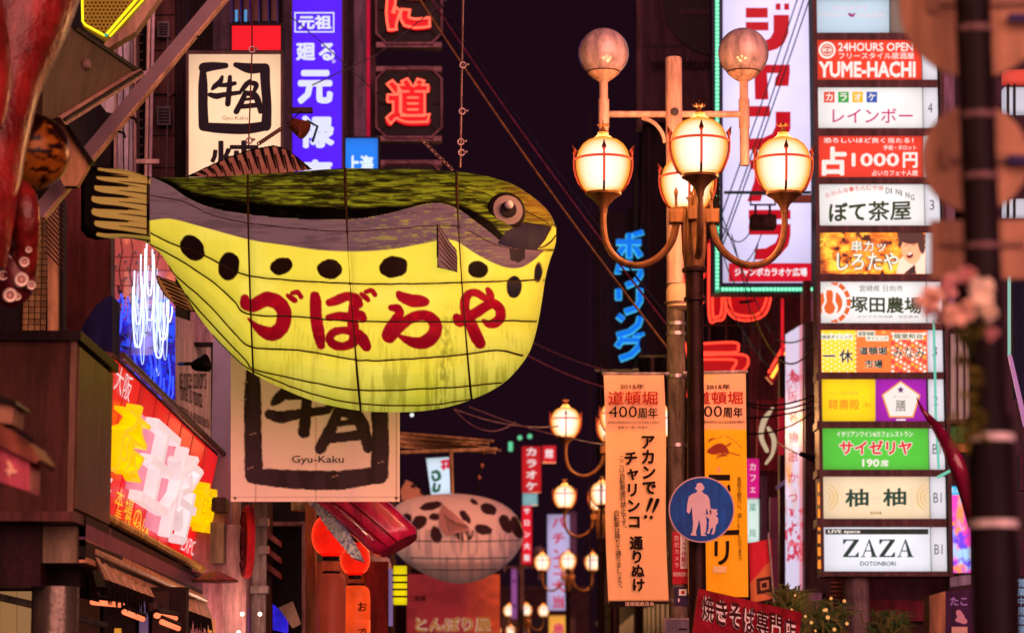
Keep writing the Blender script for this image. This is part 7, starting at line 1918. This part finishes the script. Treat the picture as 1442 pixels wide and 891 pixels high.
edge_ = .55 + .5 * np.sin(X * 5) * noise(X * 2, Yy * 0, 2) ; cv.put(np.clip((Yy - edge_ + .25) * 9, 0, 1), '#20080a', 0); cv.put(np.clip((noise(X * 3 + 2, Yy * 6 + 3, 3) - .57) * 9, 0, 1) * (np.cos(X + .4) > .2), '#20080a', 0)
cv.put(np.clip((.35 - np.abs(X - 5.6)) * 8, 0, 1) * np.clip((noise(X * 2, Yy * 7, 3) - .42) * 8, 0, 1), '#20080a', 0)
painted('ball', t, np.stack([px, py_, pz], -1), cv, paint_mat('glossy_ball_paint', 1.0, rough=.3))

# ---- little roofed box at the left edge
t = thing('hanging_box', 'small roofed pink box sign at the left edge in front of the brown canopy', 'sign', W(20, 690, 14))
slab('body', t, [(-30, 668), (41, 692), (42, 645), (-30, 612)], front(14), .3, mat('pink_box_face', '#b84450', rough=.45, var=.25)); slab('roof', t, [(-30, 612), (50, 652), (56, 646), (40, 622), (-30, 578)], front(13.95), .5, mat('copper_roof', '#8a4030', rough=.45, var=.4)); slab('upper_box', t, [(-30, 590), (17, 597), (19, 572), (-30, 550)], front(14.1), .3, mat('pale_box', '#a0644c')); slab('top_edge', t, [(-30, 560), (24, 570), (22, 564), (-30, 546)], front(14.05), .4, M_BLACK)
brush(t, [[(12, 650, 2), (16, 660, 3), (13, 668, 2)], [(10, 662, 2), (22, 664, 2.5)]], front(13.99), flat('#f0a080'), .005, name='emblem')
for k in range(5): tube('ornament', t, [W(26 + k * 4, 610 + k * 3, 13.9), W(30 + k * 4, 605 + k * 3, 13.9)], .012, M_BLACK)

# ---- near pole at the right with discs, flowers and ribbon
def near_pole():
    Y = 9.0; k = Y / F; x = W(1395, 445, Y).x
    t = thing('near_pole', 'out-of-focus dark pole with pale bands close on the right', 'pole', (x, Y, .12))
    pm = mat('near_pole_paint', (.016, .009, .014), rough=.5, var=.3)
    z1 = W(1395, 590, Y).z; z2 = W(1395, -120, Y).z
    xa = lambda z: x + (7 - 23 * (z - .12) / (z2 - .12)) * k
    b = MB(); b.tube([(xa(z), Y, z) for z in (.12, z1, z1 + .03, z2)], [33.5 * k, 33 * k, 26 * k, 25 * k], 28); b.build('shaft', pm, t)
    for y in (617, 738):
        z = W(1395, y, Y).z; b = MB(); b.lathe([(33 * k, z - 5 * k), (35.5 * k, z - 5 * k), (35.5 * k, z + 5 * k), (33 * k, z + 5 * k)], (xa(z), Y, 0), 28); b.build('band', mat('pink_band', '#e8b8b4', rough=.6), t)
    for y in (43, 164, 250, 348):
        z = W(1395, y, Y).z; b = MB(); b.lathe([(25 * k, z - 4 * k), (27 * k, z - 4 * k), (27 * k, z + 4 * k), (25 * k, z + 4 * k)], (xa(z), Y, 0), 28); b.build('band', mat('dull_band', '#7a4c4e', rough=.6), t)
    sg = mat('sign_back_orange', '#b47058', rough=.5, var=.12, scale=1.5, bump=0)
    Yd = 9.3; pl = front(Yd)
    def disc(cx, cy, r, lab):
        d = thing('road_sign', lab, 'road sign', W(cx, cy + r, Yd), 'blurred road signs on the near pole')
        slab('plate', d, [(cx + r * math.cos(a), cy + r * math.sin(a)) for a in np.linspace(0, 2 * PI, 49)[:-1]], pl, .012, sg)
        m2 = mat('sign_bracket', '#8a5648', rough=.5, var=.1)
        slab('bracket', d, (cx - r * .55, cy - 5, cx + r * .9, cy + 5), pl, .02, m2, d=.02); slab('bracket', d, (cx - r * .62, cy - 14, cx - r * .5, cy + 14), pl, .02, m2, d=.022)
    disc(1372, 4, 106, 'out-of-focus round orange-brown sign back at the top right corner'); disc(1373, 223, 76, 'out-of-focus round orange-brown sign back below the top right one')
    d = thing('road_sign', 'out-of-focus square orange-brown sign back under the two round ones', 'road sign', W(1373, 395, Yd)); slab('plate', d, (1310, 310, 1450, 392), pl, .012, sg)
    slab('bracket', d, (1325, 340, 1440, 347), pl, .02, mat('sign_bracket', '#8a5648', rough=.5, var=.1), d=.02)
    for y in (22, 222): 
        z = W(1440, y, 9.2)
        b = MB(); b.slab([(1420, y + 8), (1460, y + 8), (1460, y - 3), (1420, y - 3)], front(9.25), .02); b.build('blue_sticker', mat('blue_sticker', '#3a2a58'), t)
near_pole()
def flowers():
    t = thing('artificial_flowers', 'blurred bunch of salmon pink artificial flowers on the near pole', 'flowers', W(1355, 480, 8.8))
    ms = [mat('petal_salmon', '#eca088', rough=.8, var=.1), mat('petal_pink', '#d07c78', rough=.8, var=.1), mat('petal_peach', '#f0b8a0', rough=.8, var=.1)]
    for cx, cy, r in ((1310, 425, 24), (1340, 405, 22), (1352, 440, 26), (1380, 412, 28), (1388, 440, 18), (1325, 445, 20), (1302, 440, 12), (1362, 385, 16), (1396, 470, 12)):
        c = W(cx, cy, 8.7 + random.uniform(-.05, .05)); k = 8.7 / F; f = MB()
        for i in range(11):
            a = random.random() * 2 * PI; e = random.uniform(-.2, 1.2); d = Vector((math.cos(a) * math.cos(e), -abs(math.sin(e)) - .1, math.sin(a) * math.cos(e))); s = d.cross(Vector((0, 1, .2))).normalized()
            R_ = r * k * random.uniform(.7, 1); u = s * R_ * .42
            f.add([c, c + d * R_ * .5 + u, c + d * R_ + u * .6, c + d * R_ - u * .6, c + d * R_ * .5 - u, c + d * R_ * .6 + Vector((0, -.012, 0))], [(0, 1, 5), (1, 2, 5), (2, 3, 5), (3, 4, 5), (4, 0, 5)], True)
        f.build('flower', random.choice(ms), t)
    for x, y in ((1330, 470), (1350, 478), (1370, 470)): tube('stem', t, [W(x, y - 30, 8.75), W(1368, 500, 8.85)], .005, mat('stem_green', '#4a4a1c'))
    b = MB()
    for i in range(30):
        c = W(random.uniform(1340, 1385), random.uniform(440, 640), 8.85); a = random.random() * 6.3; d = Vector((math.cos(a), 0, math.sin(a))) * .03; s = Vector((-d.z, 0, d.x)) * .4
        b.add([c - d, c + s, c + d, c - s], [(0, 1, 2, 3)])
    o = b.build('leaves', mat('leaf_ochre', '#6a5418', rough=.6), t); o['kind'] = 'stuff'
flowers()
t = thing('ribbon', 'glossy dark magenta pointed ribbon curling in front of the green sign panel', 'ribbon', W(1355, 690, 20))
P_ = spline([(1291, 560, .8), (1300, 578, 3), (1318, 600, 7), (1334, 625, 10), (1348, 655, 12), (1360, 690, 11), (1372, 740, 9)], 6); k = 20 / F
b = MB(); b.tube([W(p[0], p[1], 20 + .1 * math.sin(i * .2)) for i, p in enumerate(P_)], [p[2] * k for p in P_], 10); b.build('ribbon', mat('magenta_gloss', (.28, .008, .06), rough=.2, var=.3, coat=.6), t)
t = thing('glass_strip', 'thin pale green lit glass edge at the far right of the view', 'strip', W(1422, 480, 30)); slab('strip', t, (1420, 385, 1423.5, 500), front(30), .05, glow('green_edge', '#9ad8c8', .7, var=0)); slab('dark_panel', t, (1427, 385, 1445, 560), front(31), .1, mat('navy_panel', '#14122c'))
t = thing('glass_strip', 'slanting pale pink lit strip beside the right edge', 'strip', W(1432, 560, 30)); slab('strip', t, [(1420, 500), (1425, 500), (1446, 590), (1442, 600)], front(30), .05, glow('pink_strip', '#c880b8', .7, var=0))
t = thing('edge_sign', 'red and white lit sign slivers at the right edge between the discs', 'sign', W(1430, 300, 38))
for y0, y1, c_ in ((98, 116, '#d84030'), (123, 158, '#c8c4d4'), (280, 304, '#c0bcc8')): slab('face', t, (1414, y0, 1450, y1), front(38), .2, glow('backlit_acrylic', c_, .9))
for x in (1419, 1428): slab('dark_slat', t, (x, 118, x + 2.5, 306), front(37.7), .1, M_BLACK)
for y in (400, 470, 640, 760): slab('dark_sign', t, (1436, y, 1450, y + 50), front(38), .2, mat('edge_board', '#4a1c30'))
vtext(t, '営業中居酒屋', 1438, 820, 1438, 886, 12, 12, front(37.9), glow('pale_blue_print', '#9ab8e0', .7, var=0), 0, off=.02)
# sign-tower vertical glass tube lights
t = thing('tube_light', 'thin pale green glass tube in front of the number cells of the sign tower', 'tube', W(1316, 690, 38)); 
tube('tube', t, [W(1315, 452, 38.5), W(1318, 590, 38.5), W(1322, 660, 38.5)], .018, glow('green_tube', '#7adcc0', .8, var=0)); tube('tube', t, [W(1320, 672, 38.3), W(1352, 655, 38.3)], .02, glow('green_tube', '#7adcc0', .8, var=0))
